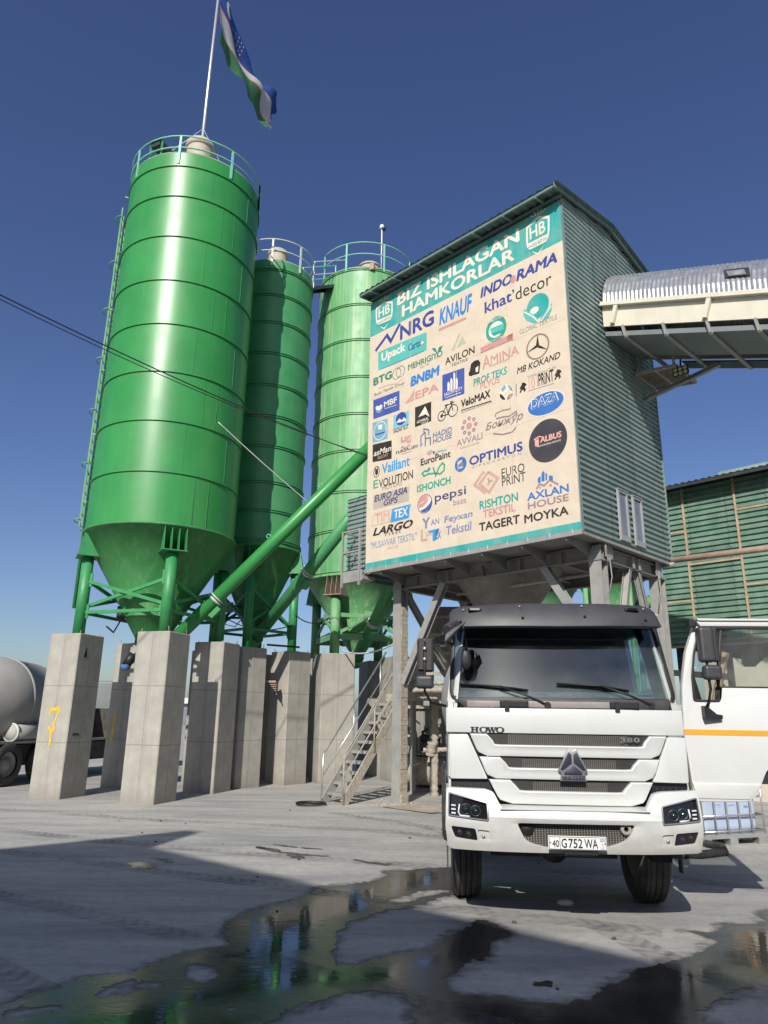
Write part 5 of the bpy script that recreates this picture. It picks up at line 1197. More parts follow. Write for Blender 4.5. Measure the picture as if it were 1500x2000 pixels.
# ------------------------------------------------------------------ truck: local x to the viewer's right, y towards its tail, z up, bumper face near y = 0
truck = thing('mixer_truck', 'white lorry facing the viewer with its driver door swung open under the tower', 'truck', (1.70, 6.754, 0), R(-4.5))
def front_panel(name, outline, mname, y0, depth=.05, holes=(), bow=.12, lean=None, bev=.006, cuts=True, parent=None, zc=()):
    """a pressed panel: outline in x,z; its face follows the cab's bow"""
    g = B(); bm = g.bm; loops = [outline]+list(holes); es = []
    for L in loops:
        vs = [bm.verts.new((x, 0, z)) for x, z in L]
        es += [bm.edges.new((vs[i], vs[(i+1) % len(vs)])) for i in range(len(vs))]
    bmesh.ops.triangle_fill(bm, edges=es, use_beauty=True, use_dissolve=True, normal=(0, -1, 0))
    ex = bmesh.ops.extrude_face_region(bm, geom=bm.faces[:])
    for v in ex['geom']:
        if isinstance(v, bmesh.types.BMVert): v.co.y += depth
    bmesh.ops.recalc_face_normals(bm, faces=bm.faces)
    if bev:
        e = [q for q in bm.edges if all(abs(v.co.y) < 1e-6 for v in q.verts) and len(q.link_faces) == 2 and q.calc_face_angle(0) > R(50)]
        bmesh.ops.bevel(bm, geom=e, offset=bev, segments=2, affect='EDGES', profile=.5, clamp_overlap=True)
    if cuts:
        for x in np.arange(-1.05, 1.1, .15): bmesh.ops.bisect_plane(bm, geom=bm.verts[:]+bm.edges[:]+bm.faces[:], plane_co=(x, 0, 0), plane_no=(1, 0, 0))
        for z in zc: bmesh.ops.bisect_plane(bm, geom=bm.verts[:]+bm.edges[:]+bm.faces[:], plane_co=(0, 0, z), plane_no=(0, 0, 1))
    for v in bm.verts: v.co.y += y0+bow*abs(v.co.x/1.1)**3.2+(lean(v.co.x, v.co.z) if lean else 0)
    me_o = g.done(name, mname, parent or truck, smooth_angle=28); return me_o
def sym(pts): return [(-x, z) for x, z in pts][::-1]
def rnd(pts, r, seg=4):
    """round every corner of a closed outline"""
    out = []; n = len(pts)
    for i in range(n):
        p, a, b = Vector(pts[i]), Vector(pts[i-1]), Vector(pts[(i+1) % n]); d0, d1 = (a-p), (b-p)
        rr = min(r, d0.length*.45, d1.length*.45); s, e = p+d0.normalized()*rr, p+d1.normalized()*rr
        for k in range(seg+1):
            t = k/seg; q_ = s*(1-t)**2+p*2*t*(1-t)+e*t*t; out.append((q_.x, q_.y))
    return out
# cab: lower body, pillars, roof, back wall, floor
HW = 1.08
g = B()
def wl(z): return .06+max(0, z-1.9)*.30          # windscreen rake
def hw(z): return HW-max(0, z-1.9)*.115          # tumblehome
g.box((-HW, .16, 1.27), (-HW+.05, 2.0, 1.95)); 
g.box((-HW+.05, 1.94, 1.2), (HW-.05, 2.0, 1.95)); g.hexa([(-hw(1.95), 1.94, 1.95), (hw(1.95), 1.94, 1.95), (hw(1.95), 2.0, 1.95), (-hw(1.95), 2.0, 1.95), (-hw(2.8), 1.94, 2.8), (hw(2.8), 1.94, 2.8), (hw(2.8), 2.0, 2.8), (-hw(2.8), 2.0, 2.8)])
for s in (-1, 1):
    def pp(z, o, y): return (s*(hw(z)-o), y, z)
    g.hexa([pp(1.88, .085, .15), pp(1.88, 0, .24), pp(1.88, 0, .34), pp(1.88, .085, .34), pp(2.72, .085, .40), pp(2.72, 0, .47), pp(2.72, 0, .56), pp(2.72, .085, .56)])
    g.hexa([pp(1.9, .05, 1.5), pp(1.9, 0, 1.5), pp(1.9, 0, 2.0), pp(1.9, .05, 2.0), pp(2.75, .05, 1.5), pp(2.75, 0, 1.5), pp(2.75, 0, 2.0), pp(2.75, .05, 2.0)])
    g.hexa([pp(2.66, .05, .45), pp(2.66, 0, .45), pp(2.66, 0, 1.6), pp(2.66, .05, 1.6), pp(2.8, .05, .45), pp(2.8, 0, .45), pp(2.8, 0, 1.6), pp(2.8, .05, 1.6)])
g.hexa([(-hw(2.78), .25, 2.78), (hw(2.78), .25, 2.78), (hw(2.78), 2.0, 2.78), (-hw(2.78), 2.0, 2.78), (-hw(2.9)+.08, .34, 2.86), (hw(2.9)-.08, .34, 2.86), (hw(2.9)-.08, 1.95, 2.86), (-hw(2.9)+.08, 1.95, 2.86)])
g.box((-HW, .2, 1.16), (HW, 2.0, 1.26)); g.box((HW-.05, 1.1, 1.26), (HW, 2.0, 1.95)); g.box((-HW+.05, .20, 1.26), (-HW+.08, 1.9, 1.9))
cab = g.done('cab', 'truck_white', truck)
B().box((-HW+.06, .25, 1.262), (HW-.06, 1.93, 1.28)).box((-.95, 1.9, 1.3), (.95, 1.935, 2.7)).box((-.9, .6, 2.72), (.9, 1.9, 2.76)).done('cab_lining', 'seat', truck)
# left side glass
B().hexa([(-hw(1.95)+.02, .3, 1.95), (-hw(1.95)+.03, .3, 1.95), (-hw(1.95)+.03, 1.5, 1.95), (-hw(1.95)+.02, 1.5, 1.95), (-hw(2.66)+.02, .5, 2.66), (-hw(2.66)+.03, .5, 2.66), (-hw(2.66)+.03, 1.5, 2.66), (-hw(2.66)+.02, 1.5, 2.66)]).done('side_window', 'glass_clear', truck)
# front panels
front_panel('upper_panel', rnd([(-1.10, 1.662), (-1.10, 1.885), (1.07, 1.885), (1.07, 1.662)], .012, 2), 'truck_white', .0, .06, bev=.01)
def tier(zt, zb, wt, wb, st, sb, sd, rc):
    """one grille tier: white step with the air slot notched from its top"""
    h = []
    L = [(-wt, zt), (-st-.03, zt), (-st+.02, zt-sd*.55), (-sb, zt-sd*.96), (-sb+.05, zt-sd)]
    pts = L+[(-x, z) for x, z in L[::-1]]
    bot = [(wb+(wt-wb)*.30, zb+(zt-zb)*.30), (wb+(wt-wb)*.08, zb+.03), (wb-rc, zb)]
    pts += bot+[(-x, z) for x, z in bot[::-1]]; return pts
tiers = ((1.655, 1.462, .885, .80, .70, .66, .092, .07), (1.455, 1.270, .803, .725, .585, .54, .088, .07), (1.263, 1.062, .722, .618, .50, .45, .088, .10))
for i, a in enumerate(tiers):
    front_panel('grille_tier', tier(*a), 'truck_white', -.035-.004*i, .07, bev=.012, lean=lambda x, z, zt=a[0], zb=a[1]: .02*((zt-z)/(zt-zb)) if z < zt-.12 else 0, zc=(a[0]-.125, a[0]-.15))
    zt, zb, wt, wb, st, sb, sd, rc = a
    front_panel('grille_slot', [(-st-.06, zt-.001), (-sb, zt-sd-.01), (sb, zt-sd-.01), (st+.06, zt-.001)], 'grille_mesh', .018, .03, bev=0)
    front_panel('grille_slot_end', [(-st-.06, zt-.001), (-sb, zt-sd-.01), (-sb+.12, zt-sd-.01), (-sb+.12, zt-.001)], 'gasket', .012, .01, bev=0)
    front_panel('grille_slot_end', [(sb-.12, zt-.001), (sb-.12, zt-sd-.01), (sb, zt-sd-.01), (st+.06, zt-.001)], 'gasket', .012, .01, bev=0)
front_panel('grille_backing', [(-.93, 1.66), (-.62, 1.05), (.62, 1.05), (.93, 1.66)], 'black', .052, .02, bev=0)
for s in (-1, 1):
    o = [(1.08, 1.645), (.902, 1.65), (.727, 1.262), (1.068, 1.254)]
    front_panel('corner_panel', rnd([(s*x, z) for x, z in (o if s > 0 else o[::-1])], .015, 2), 'truck_white', -.005, .09, bev=.012)
    o2 = [(1.06, 1.255), (.735, 1.255), (.66, 1.17), (.9, 1.165), (1.06, 1.17)]
    front_panel('air_vent', [(s*x, z) for x, z in (o2 if s > 0 else o2[::-1])], 'black', .05, .03, bev=0)
    for k in range(9):
        x = s*(.76+.03*k); B().box((x, .05+.12*abs(x/1.1)**3.2-.012, 1.175), (x+.012, .08+.12*abs(x/1.1)**3.2, 1.215)).done('vent_fin', 'gasket', truck) if k % 2 == 0 else None
# bumper with openings for lamps and the lower grille
hl = [(.742, 1.078), (1.088, 1.150), (1.094, .955), (.738, .930)]
fg = [(.855, .862), (1.068, .872), (1.03, .778), (.835, .762)]
wb_ = [(.735, .85), (.838, .855), (.82, .765), (.725, .765)]
lg = rnd([(-.50, .925), (.505, .93), (.43, .80), (.34, .765), (.22, .735), (-.24, .73), (-.38, .76), (-.44, .80)], .03, 3)
hh = [hl, [(-x, z) for x, z in hl][::-1], fg, [(-x, z) for x, z in fg][::-1], wb_, [(-x, z) for x, z in wb_][::-1], lg]
out = [(-1.105, 1.185), (-.76, 1.185), (-.690, 1.165), (-.632, 1.055), (-.60, 1.03), (.60, 1.035), (.635, 1.06), (.695, 1.17), (.77, 1.19), (1.11, 1.20), (1.115, .86), (1.09, .71), (1.06, .695), (-1.06, .68), (-1.095, .70), (-1.115, .86)]
def bump_lean(x, z):
    t = (z-.69)/.5; y = -.05*math.sin(math.pi*min(1, max(0, t)))
    if abs(x) < .68: y -= .02*(1-min(1, abs(z-.97)/.05))+(.045 if z > .985 else 0)*-.4
    return y
front_panel('bumper', rnd(out, .02, 2), 'truck_white', -.115, .10, holes=[rnd(h, .018, 2) if len(h) == 4 else h for h in hh], bow=.15, lean=bump_lean, bev=.011, zc=(.74, .80, .86, .92, .965, .985, 1.0, 1.05, 1.1, 1.15))
g = B()
for s in (-1, 1): g.hexa([(s*1.08, .05, .70), (s*1.10, .05, .70), (s*1.10, .62, .72), (s*1.08, .62, .72), (s*1.08, .05, 1.17), (s*1.10, .05, 1.17), (s*1.10, .62, 1.17), (s*1.08, .62, 1.17)])
g.hexa([(-.64, -.15, 1.03), (.64, -.15, 1.035), (.64, .02, 1.05), (-.64, .02, 1.045), (-.64, -.15, 1.04), (.64, -.15, 1.045), (.64, .02, 1.06), (-.64, .02, 1.055)])
g.done('bumper_return', 'truck_white', truck)
def yb(x): return .15*abs(x/1.1)**3.2
for s in (-1, 1):
    P = lambda pts: [(s*x, z) for x, z in (pts if s > 0 else pts[::-1])]
    h = front_panel('headlight', P(hl), 'lens_dark', -.10, .05, bow=.15, bev=0, lean=bump_lean)
    h2 = [(x+(.925-x)*.06-.0, z+(1.03-z)*.10) for x, z in hl]
    front_panel('bezel', rnd(P(hl), .018, 2), 'bezel', -.128, .03, holes=[rnd(P(h2), .012, 2)], bow=.15, bev=.004, lean=bump_lean, parent=h)
    for cx, cz_ in ((.85, 1.005), (.935, 1.015)):
        y = -.155+yb(cx); B().lathe([(.001, y-.012), (.025, y-.004), (.034, y+.01), (.036, y+.03)], 24, (s*cx, cz_), ax='y').done('projector', 'projector', h)
        B().lathe([(.036, y+.012), (.045, y+.0), (.048, y+.02)], 24, (s*cx, cz_), ax='y').done('projector_ring', 'emblem', h)
    for k in range(3):
        x = 1.035; y = -.157+yb(x); B().beam((s*(x-.012), y, .978+k*.032), (s*(x+.026), y+.01, .980+k*.032), .012, .012).done('led_strip', 'led', h)
    B().tube([(s*.99, -.155+yb(.99), 1.055), (s*1.0, -.155+yb(1.0), .99), (s*.985, -.155+yb(.99), .962), (s*.90, -.155+yb(.9), .958)], .007, 6).done('led_strip', 'led', h)
    f = front_panel('fog_light', P(fg), 'lens_dark', -.10, .05, bow=.15, bev=0, lean=bump_lean)
    for cx, cz_ in ((.91, .815), (.985, .825)):
        y = -.135+yb(cx); B().lathe([(.001, y-.008), (.02, y-.002), (.028, y+.012)], 18, (s*cx, cz_), ax='y').done('lens', 'glass_clear', f)
    q_ = front_panel('fog_bracket', P(wb_), 'truck_white', -.098, .03, bow=.15, bev=.003, lean=bump_lean)
    y = -.132+yb(.78); B().lathe([(.001, y-.008), (.014, y-.006), (.016, y+.01)], 10, (s*.785, .80), ax='y').done('bolt', 'bezel', q_)
lgp = front_panel('lower_grille', lg, 'grille_mesh_b', -.085, .02, bow=.15, bev=0)
B().lathe([(.001, -.10), (.052, -.10), (.058, -.088)], 24, (-.405, .872), ax='y').done('tow_eye_hole', 'ink', lgp)
B().lathe([(.02, -.125), (.042, -.13), (.046, -.12), (.046, -.08)], 20, (.43, .89), ax='y').done('tow_eye', 'canvas', lgp)
# number plate
pt = Flat(lambda x, z, l: (x, -.205-.0012*l, z), lambda c: c)
g = B(); g.box((-.247, -.203, .728), (.243, -.185, .838)).bevel(.004, 1); plate = g.done('number_plate', 'plate_white', truck)
pt.line([(-.238, .735), (.234, .735), (.234, .831), (-.238, .831), (-.238, .735)], .004, 'ink'); pt.line([(-.148, .735), (-.148, .831)], .004, 'ink')
pt.text('40', -.213, .750, .057, .056, 'ink', .5); pt.text('G', -.137, .745, .046, .074, 'ink', .5); pt.text('752', -.078, .745, .118, .074, 'ink', .5); pt.text('WA', .055, .745, .112, .074, 'ink', .5)
pt.text('UZ', .187, .742, .034, .022, 'ink_blue', .3); pt.poly([(.185, .812), (.226, .812), (.226, .820), (.185, .820)], 'ink_blue'); pt.poly([(.185, .798), (.226, .798), (.226, .806), (.185, .806)], 'ink_green'); pt.ring(.204, .778, .008, .008, 0, 'amber'); pt.ring(-.228, .783, .006, .006, 0, 'ink'); pt.ring(.226, .783, .006, .006, 0, 'ink')
pt.b.done('plate_lettering', None, plate, recalc=False)
B().box((-.11, -.18, .69), (.17, -.15, .73)).done('plate_bracket', 'black', truck)
# maker's lettering and emblem
pt = Flat(lambda x, z, l: (x, -.004-.002*l+.12*abs(x/1.1)**3.2, z), lambda c: c)
def rect(x0, z0, x1, z1, l=0): pt.poly([(x0, z0), (x1, z0), (x1, z1), (x0, z1)], 'ink', l)
def slab_o(cx, rx):
    pt.col('ink'); n_ = 28; A = [(math.cos(2*math.pi*k/n_), math.sin(2*math.pi*k/n_)) for k in range(n_)]
    o = [pt.b.v(pt.to3(cx+a*rx, 1.6905+b_*.0265, 0)) for a, b_ in A]; i_ = [pt.b.v(pt.to3(cx+a*(rx-.020), 1.6905+b_*.019, 0)) for a, b_ in A]
    for k in range(n_): pt.b._f([o[k], o[(k+1) % n_], i_[(k+1) % n_], i_[k]])
z0_, z1_ = 1.6665, 1.7145
for x in (-.868, -.828): rect(x, z0_, x+.020, z1_); rect(x-.008, z0_, x+.028, z0_+.006, 1); rect(x-.008, z1_-.006, x+.028, z1_, 1)
rect(-.85, 1.687, -.826, 1.694); slab_o(-.757, .040); slab_o(-.608, .040)
for xa, xb, w in ((-.716, -.698, .020), (-.698, -.683, .008), (-.684, -.666, .020), (-.666, -.648, .008)):
    up = (xa in (-.716, -.684)); p_ = (xa, z1_ if up else z0_); q_ = (xb, z0_ if up else z1_); pt.poly([(p_[0]-w/2, p_[1]), (p_[0]+w/2, p_[1]), (q_[0]+w/2, q_[1]), (q_[0]-w/2, q_[1])], 'ink', 1 if up else 2)
for x in (-.731, -.695, -.662): rect(x, z1_-.006, x+.028, z1_, 3)
pt.b.done('maker_lettering', None, truck, recalc=False)
pt = Flat(lambda x, z, l: (x, -.006-.0015*l, z), lambda c: c)
pt.text('3', .462, 1.60, .05, .042, 'bezel', .6); pt.text('8', .522, 1.60, .05, .042, 'bezel', .6); pt.text('0', .582, 1.60, .052, .042, 'silver', .8)
pt.b.done('model_number', None, truck, recalc=False)
em = [(-.017, 1.538), (.018, 1.512), (.053, 1.538), (.146, 1.355), (.120, 1.335), (.132, 1.268), (-.098, 1.268), (-.085, 1.335), (-.112, 1.355)]
e_ = front_panel('emblem', em, 'bezel', -.075, .03, bev=.003, cuts=False)
def inset(pts, k):
    c = Vector((sum(p[0] for p in pts)/len(pts), sum(p[1] for p in pts)/len(pts))); return [tuple(c+(Vector(p)-c)*k) for p in pts]
for pts in ([(-.016, 1.520), (.012, 1.495), (.012, 1.418), (-.075, 1.352), (-.097, 1.358)], [(.052, 1.520), (.024, 1.495), (.024, 1.418), (.110, 1.352), (.131, 1.358)], [(.018, 1.407), (.098, 1.345), (.100, 1.318), (-.065, 1.318), (-.063, 1.345)], [(-.088, 1.314), (.122, 1.314), (.122, 1.276), (-.088, 1.276)]):
    front_panel('emblem_inlay', inset(pts, .93), 'emblem', -.083, .012, bev=.003, cuts=False, parent=e_)
pt = Flat(lambda x, z, l: (x, -.086, z), lambda c: c); pt.text('CNHTC', -.078, 1.283, .19, .022, 'silver', .8); pt.b.done('emblem_lettering', None, e_, recalc=False)
# windscreen, gasket, cowl, visor, wipers
ws = [(-1.0, 2.66), (-1.03, 2.05), (-1.02, 2.0), (-.98, 1.985), (.97, 1.985), (1.01, 2.0), (1.02, 2.05), (.955, 2.66)]
wso = [(-1.03, 2.70), (-1.065, 2.03), (-1.04, 1.965), (-.98, 1.945), (.99, 1.945), (1.045, 1.965), (1.06, 2.03), (.99, 2.70)]
lean_ws = lambda x, z: wl(z)-.02
front_panel('windscreen', ws, 'glass', .03, .006, bow=.16, lean=lean_ws, bev=0, zc=(2.1, 2.3, 2.5))
front_panel('windscreen_seal', rnd(wso, .03, 2), 'gasket', .012, .03, holes=[ws], bow=.16, lean=lean_ws, bev=.006, zc=(2.1, 2.3, 2.5))
cw_ = front_panel('cowl', [(-1.02, 1.965), (-.92, 1.886), (.95, 1.890), (.985, 1.975)], 'cowl', .03, .06, bow=.12, bev=.008)
for x0, x1 in ((-.90, -.60), (-.34, .40)): front_panel('cowl_panel', [(x0, 1.893), (x1, 1.893), (x1, 1.95), (x0, 1.95)], 'cowl_panel', .02, .02, bow=.12, bev=.004, parent=cw_)
for x in (-.60, .40): 
    g = B(); g.box((x, .0, 1.89), (x+.26, .04, 1.955)).bevel(.01, 2); g.box((x+.04, -.02, 1.87), (x+.08, .01, 1.95)); g.done('step_grip', 'black', cw_)
vz = [(-1.055, 2.64), (-1.06, 2.78), (-1.03, 2.825), (-.95, 2.85), (-.4, 2.872), (.4, 2.872), (.80, 2.858), (.88, 2.83), (.915, 2.79), (.955, 2.65), (0, 2.635)]
def lean_v(x, z): return .02+(z-2.62)*.9*(1 if z > 2.765 else .25)-(0 if z > 2.765 else -.09)*0
vis = front_panel('sun_visor', vz, 'visor', -.02, .16, bow=.16, lean=lambda x, z: (.06*(z-2.63)/.135 if z < 2.765 else .06+.55*(z-2.765)), bev=.012, zc=(2.765,))
for x, z in ((-.36, 2.72), (.225, 2.735), (.80, 2.71), (-.95, 2.69), (-.38, 2.835), (.21, 2.84), (.80, 2.82), (-.92, 2.81)):
    y = -.03+.16*abs(x/1.1)**3.2+(.06*(z-2.63)/.135 if z < 2.765 else .06+.55*(z-2.765)); B().lathe([(.001, y-.012), (.010, y-.010), (.014, y+.0), (.014, y+.02)], 10, (x, z), ax='y').done('screw', 'bezel' if z > 2.8 else 'ink', vis)
for x in (-.81, .68):
    y = .05+.16*abs(x/1.1)**3.2; g = B(); g.box((x-.065, y-.02, 2.795), (x+.065, y+.03, 2.828)).bevel(.008, 2); m_ = g.done('marker_lamp', 'black', vis); B().box((x-.045, y-.024, 2.802), (x+.045, y-.01, 2.822)).done('lens', 'bezel' if x < 0 else 'lens_dark', m_)
for pv, el, ti, ti2 in (((-.165, 1.915), (-.60, 2.085), (-.97, 2.105), (-.33, 2.05)), ((.785, 1.925), (.35, 2.095), (-.06, 2.115), (.60, 2.055))):
    def W3(p, o=.0): return (p[0], .0+wl(p[1])+.16*abs(p[0]/1.1)**3.2-.035-o, p[1])
    g = B(); g.lathe([(.03, W3(pv)[1]-.03), (.035, W3(pv)[1]+.03)], 14, (pv[0], pv[1]), ax='y', caps=True)
    g.tube([W3(pv, .02), W3(((pv[0]+el[0])/2+.02, (pv[1]+el[1])/2+.005), .025), W3(el, .02)], .012, 8, r2=.008)
    wp = g.done('wiper', 'black', truck)
    B().tube([W3(ti, -.0), W3(el, .01), W3(ti2, -.0)], .009, 6).beam(W3(ti, -.012), W3(ti2, -.012), .006, .02).done('wiper_blade', 'black', wp)
# inside: dashboard, wheel, seats
g = B(); g.hexa([(-.98, .2, 1.7), (.98, .2, 1.7), (.98, .62, 1.7), (-.98, .62, 1.7), (-.98, .2, 1.99), (.98, .2, 1.99), (.98, .60, 2.06), (-.98, .60, 2.06)]).bevel(.03, 2); 
for x in (-.45, .0, .45): g.box((x-.12, .3, 2.0), (x+.12, .34, 2.03))
g.done('dashboard', 'dash', truck)
g = B(); c = Vector((.50, .72, 2.03)); ux = Vector((1, 0, 0)); uy = Vector((0, .82, .57))
g.tube([c+ux*.23*math.cos(k*math.pi/14)+uy*.23*math.sin(k*math.pi/14) for k in range(29)], .016, 8, cap=False); g.beam(c-ux*.22, c+ux*.22, .03, .02); g.beam(c, c+Vector((0, -.25, -.2)), .05, .05); g.done('steering_wheel', 'black', truck)
for x in (-.5, .5):
    g = B(); g.box((x-.25, 1.15, 1.3), (x+.25, 1.65, 1.75)); g.hexa([(x-.25, 1.6, 1.7), (x+.25, 1.6, 1.7), (x+.25, 1.75, 1.7), (x-.25, 1.75, 1.7), (x-.2, 1.72, 2.4), (x+.2, 1.72, 2.4), (x+.2, 1.84, 2.4), (x-.2, 1.84, 2.4)]).bevel(.03, 2); g.done('seat', 'seat', truck)
g = B(); g.box((.72, .36, 2.02), (.93, .5, 2.03)); g.hexa([(.74, .30, 2.025), (.93, .32, 2.025), (.93, .42, 2.025), (.74, .40, 2.025), (.78, .30, 2.07), (.9, .32, 2.09), (.9, .42, 2.06), (.78, .40, 2.05)]); g.done('crumpled_paper', 'interior_light', truck)
# mirrors on the viewer's left, seen from their backs
g = B(); g.tube([(-1.02, .35, 2.50), (-1.16, .22, 2.52), (-1.29, .14, 2.52), (-1.30, .12, 2.44), (-1.30, .10, 2.1), (-1.30, .12, 2.03), (-1.24, .2, 1.93), (-1.10, .3, 1.90)], .013, 8); g.tube([(-1.12, .26, 2.52), (-1.12, .26, 2.62)], .02, 8)
arm = g.done('mirror_arm', 'black', truck)
g = B(); g.box((-1.375, .13, 2.215), (-1.215, .26, 2.535)).bevel(.025, 3)
mm_ = g.done('mirror', 'visor', truck)
g = B(); g.box((-1.36, .118, 2.23), (-1.30, .135, 2.52)).bevel(.006, 1); g.box((-1.285, .118, 2.23), (-1.235, .135, 2.52)); g.done('mirror_backplate', 'gasket', mm_)
for z in (2.33, 2.43): B().tube([(-1.30, .105, z-.016), (-1.30, .105, z+.016)], .018, 8).done('clamp', 'silver', mm_)
g = B(); g.box((-1.385, .06, 2.055), (-1.215, .19, 2.178)).bevel(.03, 3); g.done('wide_mirror', 'visor', truck)
g = B(); g.tube([(-.99, .02, 2.66), (-1.05, -.10, 2.62), (-1.08, -.16, 2.58)], .04, 10, r2=.055); g.hexa([(-1.02, -.20, 2.60), (-.90, -.20, 2.66), (-.90, -.05, 2.67), (-1.02, -.05, 2.61), (-1.22, -.20, 2.46), (-1.12, -.21, 2.44), (-1.12, -.06, 2.44), (-1.22, -.06, 2.46)]).bevel(.02, 2); kmir = g.done('front_mirror', 'visor', truck)
B().hexa([(-1.20, -.205, 2.50), (-1.10, -.207, 2.545), (-1.07, -.07, 2.50), (-1.19, -.07, 2.45), (-1.20, -.21, 2.44), (-1.11, -.215, 2.46), (-1.09, -.07, 2.44), (-1.2, -.07, 2.43)]).done('mirror_glass', 'lens_dark', kmir)
g = B(); g.lathe([(.001, .075), (.05, .07), (.062, .085), (.055, .10), (.001, .12)], 24, (0, 0), ax='y')
for v in g.bm.verts: v.co = Vector((v.co.x*.82-.905, v.co.y, v.co.z*1.7+2.33))
g.tube([(-.93, .0, 2.64), (-.90, .03, 2.50), (-.905, .08, 2.40)], .009, 6); g.done('round_mirror', 'black', truck)
# open driver door: swung out to the viewer's right, outer skin to the front
door = B(); dy = .22
def dp(x, z): return (x, z)
dout = [(1.10, 1.70), (1.125, 2.1), (1.19, 2.42), (1.315, 2.735), (2.14, 2.735), (2.18, 2.66), (2.18, 1.55), (1.98, 1.50), (1.80, 1.36), (1.70, 1.16), (1.62, 1.10), (1.19, 1.09), (1.14, 1.12)]
win = rnd([(1.222, 1.975), (1.225, 2.20), (1.265, 2.42), (1.345, 2.665), (2.10, 2.665), (2.10, 2.105), (1.475, 2.105), (1.468, 1.975)], .03, 3)
dr = front_panel('door', rnd(dout, .03, 3), 'truck_white', dy, .07, holes=[win], bow=0, bev=.012, cuts=False, lean=lambda x, z: .0)
def dpan(n, pts, m, y, d=.01, holes=(), b=.003): return front_panel(n, pts, m, y, d, holes=holes, bow=0, bev=b, cuts=False, parent=dr)
dpan('window_frame', inset(win, 1.03), 'gasket', dy-.006, .05, holes=[inset(win, .955)])
dpan('window_bar', [(1.455, 1.98), (1.478, 1.98), (1.478, 2.12), (1.56, 2.64), (1.535, 2.64), (1.46, 2.2)], 'gasket', dy+.01, .03); 
dpan('window', win, 'glass_clear', dy+.03, .006, b=0)
dpan('quarter_trim', [(1.24, 1.985), (1.30, 1.985), (1.255, 2.2), (1.265, 2.4), (1.25, 2.36)], 'ink', dy+.012, .02); dpan('quarter_trim', [(1.42, 1.985), (1.465, 1.985), (1.465, 2.12), (1.44, 2.10)], 'ink', dy+.012, .02)
dpan('stripe', [(1.105, 1.672), (2.18, 1.668), (2.18, 1.716), (1.103, 1.72)], 'amber', dy-.004, .01, b=0)
dpan('lower_swage', [(1.16, 1.12), (1.62, 1.12), (1.72, 1.22), (1.74, 1.255), (1.13, 1.255)], 'truck_white', dy-.012, .03, b=.010)
dpan('door_lip', rnd([(1.32, 2.745), (2.15, 2.745), (2.15, 2.725), (1.335, 2.725)], .005, 1), 'truck_white', dy-.02, .1)
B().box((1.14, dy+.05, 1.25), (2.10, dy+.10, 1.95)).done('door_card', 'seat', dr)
B().beam((1.30, dy+.05, 1.23), (1.08, .45, 1.23), .04, .12).beam((1.14, dy+.05, 1.9), (1.06, .42, 1.9), .05, .08).done('hinge', 'truck_white', dr)
B().box((1.95, dy-.02, 1.80), (2.12, dy+.01, 1.86)).done('handle', 'black', dr)
g = B(); g.box((1.285, .08, 2.325), (1.42, .20, 2.655)); g.bevel(.03, 3); mi = g.done('mirror', 'visor', dr)
g = B(); g.box((1.425, .12, 2.33), (1.47, .205, 2.65)).bevel(.015, 2); g.done('mirror_rim', 'gasket', dr)
g = B(); g.box((1.30, .07, 2.165), (1.462, .18, 2.298)).bevel(.03, 3); g.done('wide_mirror', 'visor', dr)
g = B(); g.tube([(1.27, .2, 2.70), (1.29, .14, 2.69), (1.345, .13, 2.62), (1.345, .13, 2.2), (1.35, .12, 2.08), (1.33, .15, 1.96), (1.32, .19, 1.92)], .014, 8); g.box((1.225, .14, 2.665), (1.30, .24, 2.72)); g.hexa([(1.28, .13, 1.82), (1.45, .17, 1.815), (1.45, .23, 1.815), (1.28, .23, 1.82), (1.28, .13, 1.93), (1.32, .15, 1.92), (1.32, .23, 1.92), (1.28, .23, 1.93)]).hexa([(1.3, .15, 1.82), (1.45, .17, 1.82), (1.45, .23, 1.82), (1.3, .23, 1.82), (1.3, .15, 1.87), (1.45, .17, 1.85), (1.45, .23, 1.85), (1.3, .23, 1.87)]).done('mirror_arm', 'black', dr)
# wheels
def wheel(x, y, inner=False):
    s = -1 if x < 0 else 1; w = .15; r = .515
    prof = [(.29, -w+.02), (.36, -w-.0), (.455, -w), (.495, -w+.025), (.512, -w+.05)]
    for k in range(4): z0 = -.085+k*.0567-.0; prof += [(r, z0-.018), (r, z0-.0045+.018), (r-.014, z0+.0145), (r-.014, z0+.0235), (r, z0+.025)]
    prof += [(.512, w-.05), (.495, w-.025), (.455, w), (.36, w), (.29, w-.02)]
    t = B().lathe(prof, 48, ax='x').done('wheel', 'rubber', truck); t.location = (x, y, .515)
    B().lathe([(.295, -w+.03), (.28, -w+.04), (.26, .02), (.18, .04*s), (.12, .10*s), (.11, .13*s), (.001, .13*s)], 32, ax='x').done('rim', 'rim', t)
    g = B()
    for k in range(10): a = k*math.pi/5; g.tube([(.05*s, .16*math.cos(a), .16*math.sin(a)), (.09*s, .16*math.cos(a), .16*math.sin(a))], .014, 6)
    g.done('wheel_nut', 'chassis', t); return t
for x in (-.895, .965): wheel(x, 1.47)
for y in (5.0, 6.35):
    for x in (-.98, -.64, .71, 1.05): wheel(x, y)
g = B()
for s in (-1, 1): g.box((s*.38+.03-.04, .3, .82), (s*.38+.03+.04, 8.2, 1.06))
for y in (.35, 1.9, 3.6, 5.7, 7.6): g.box((-.36, y, .86), (.42, y+.1, 1.02))
g.box((-.98, .3, .74), (-.3, .36, .80)); g.done('chassis_frame', 'chassis', truck)
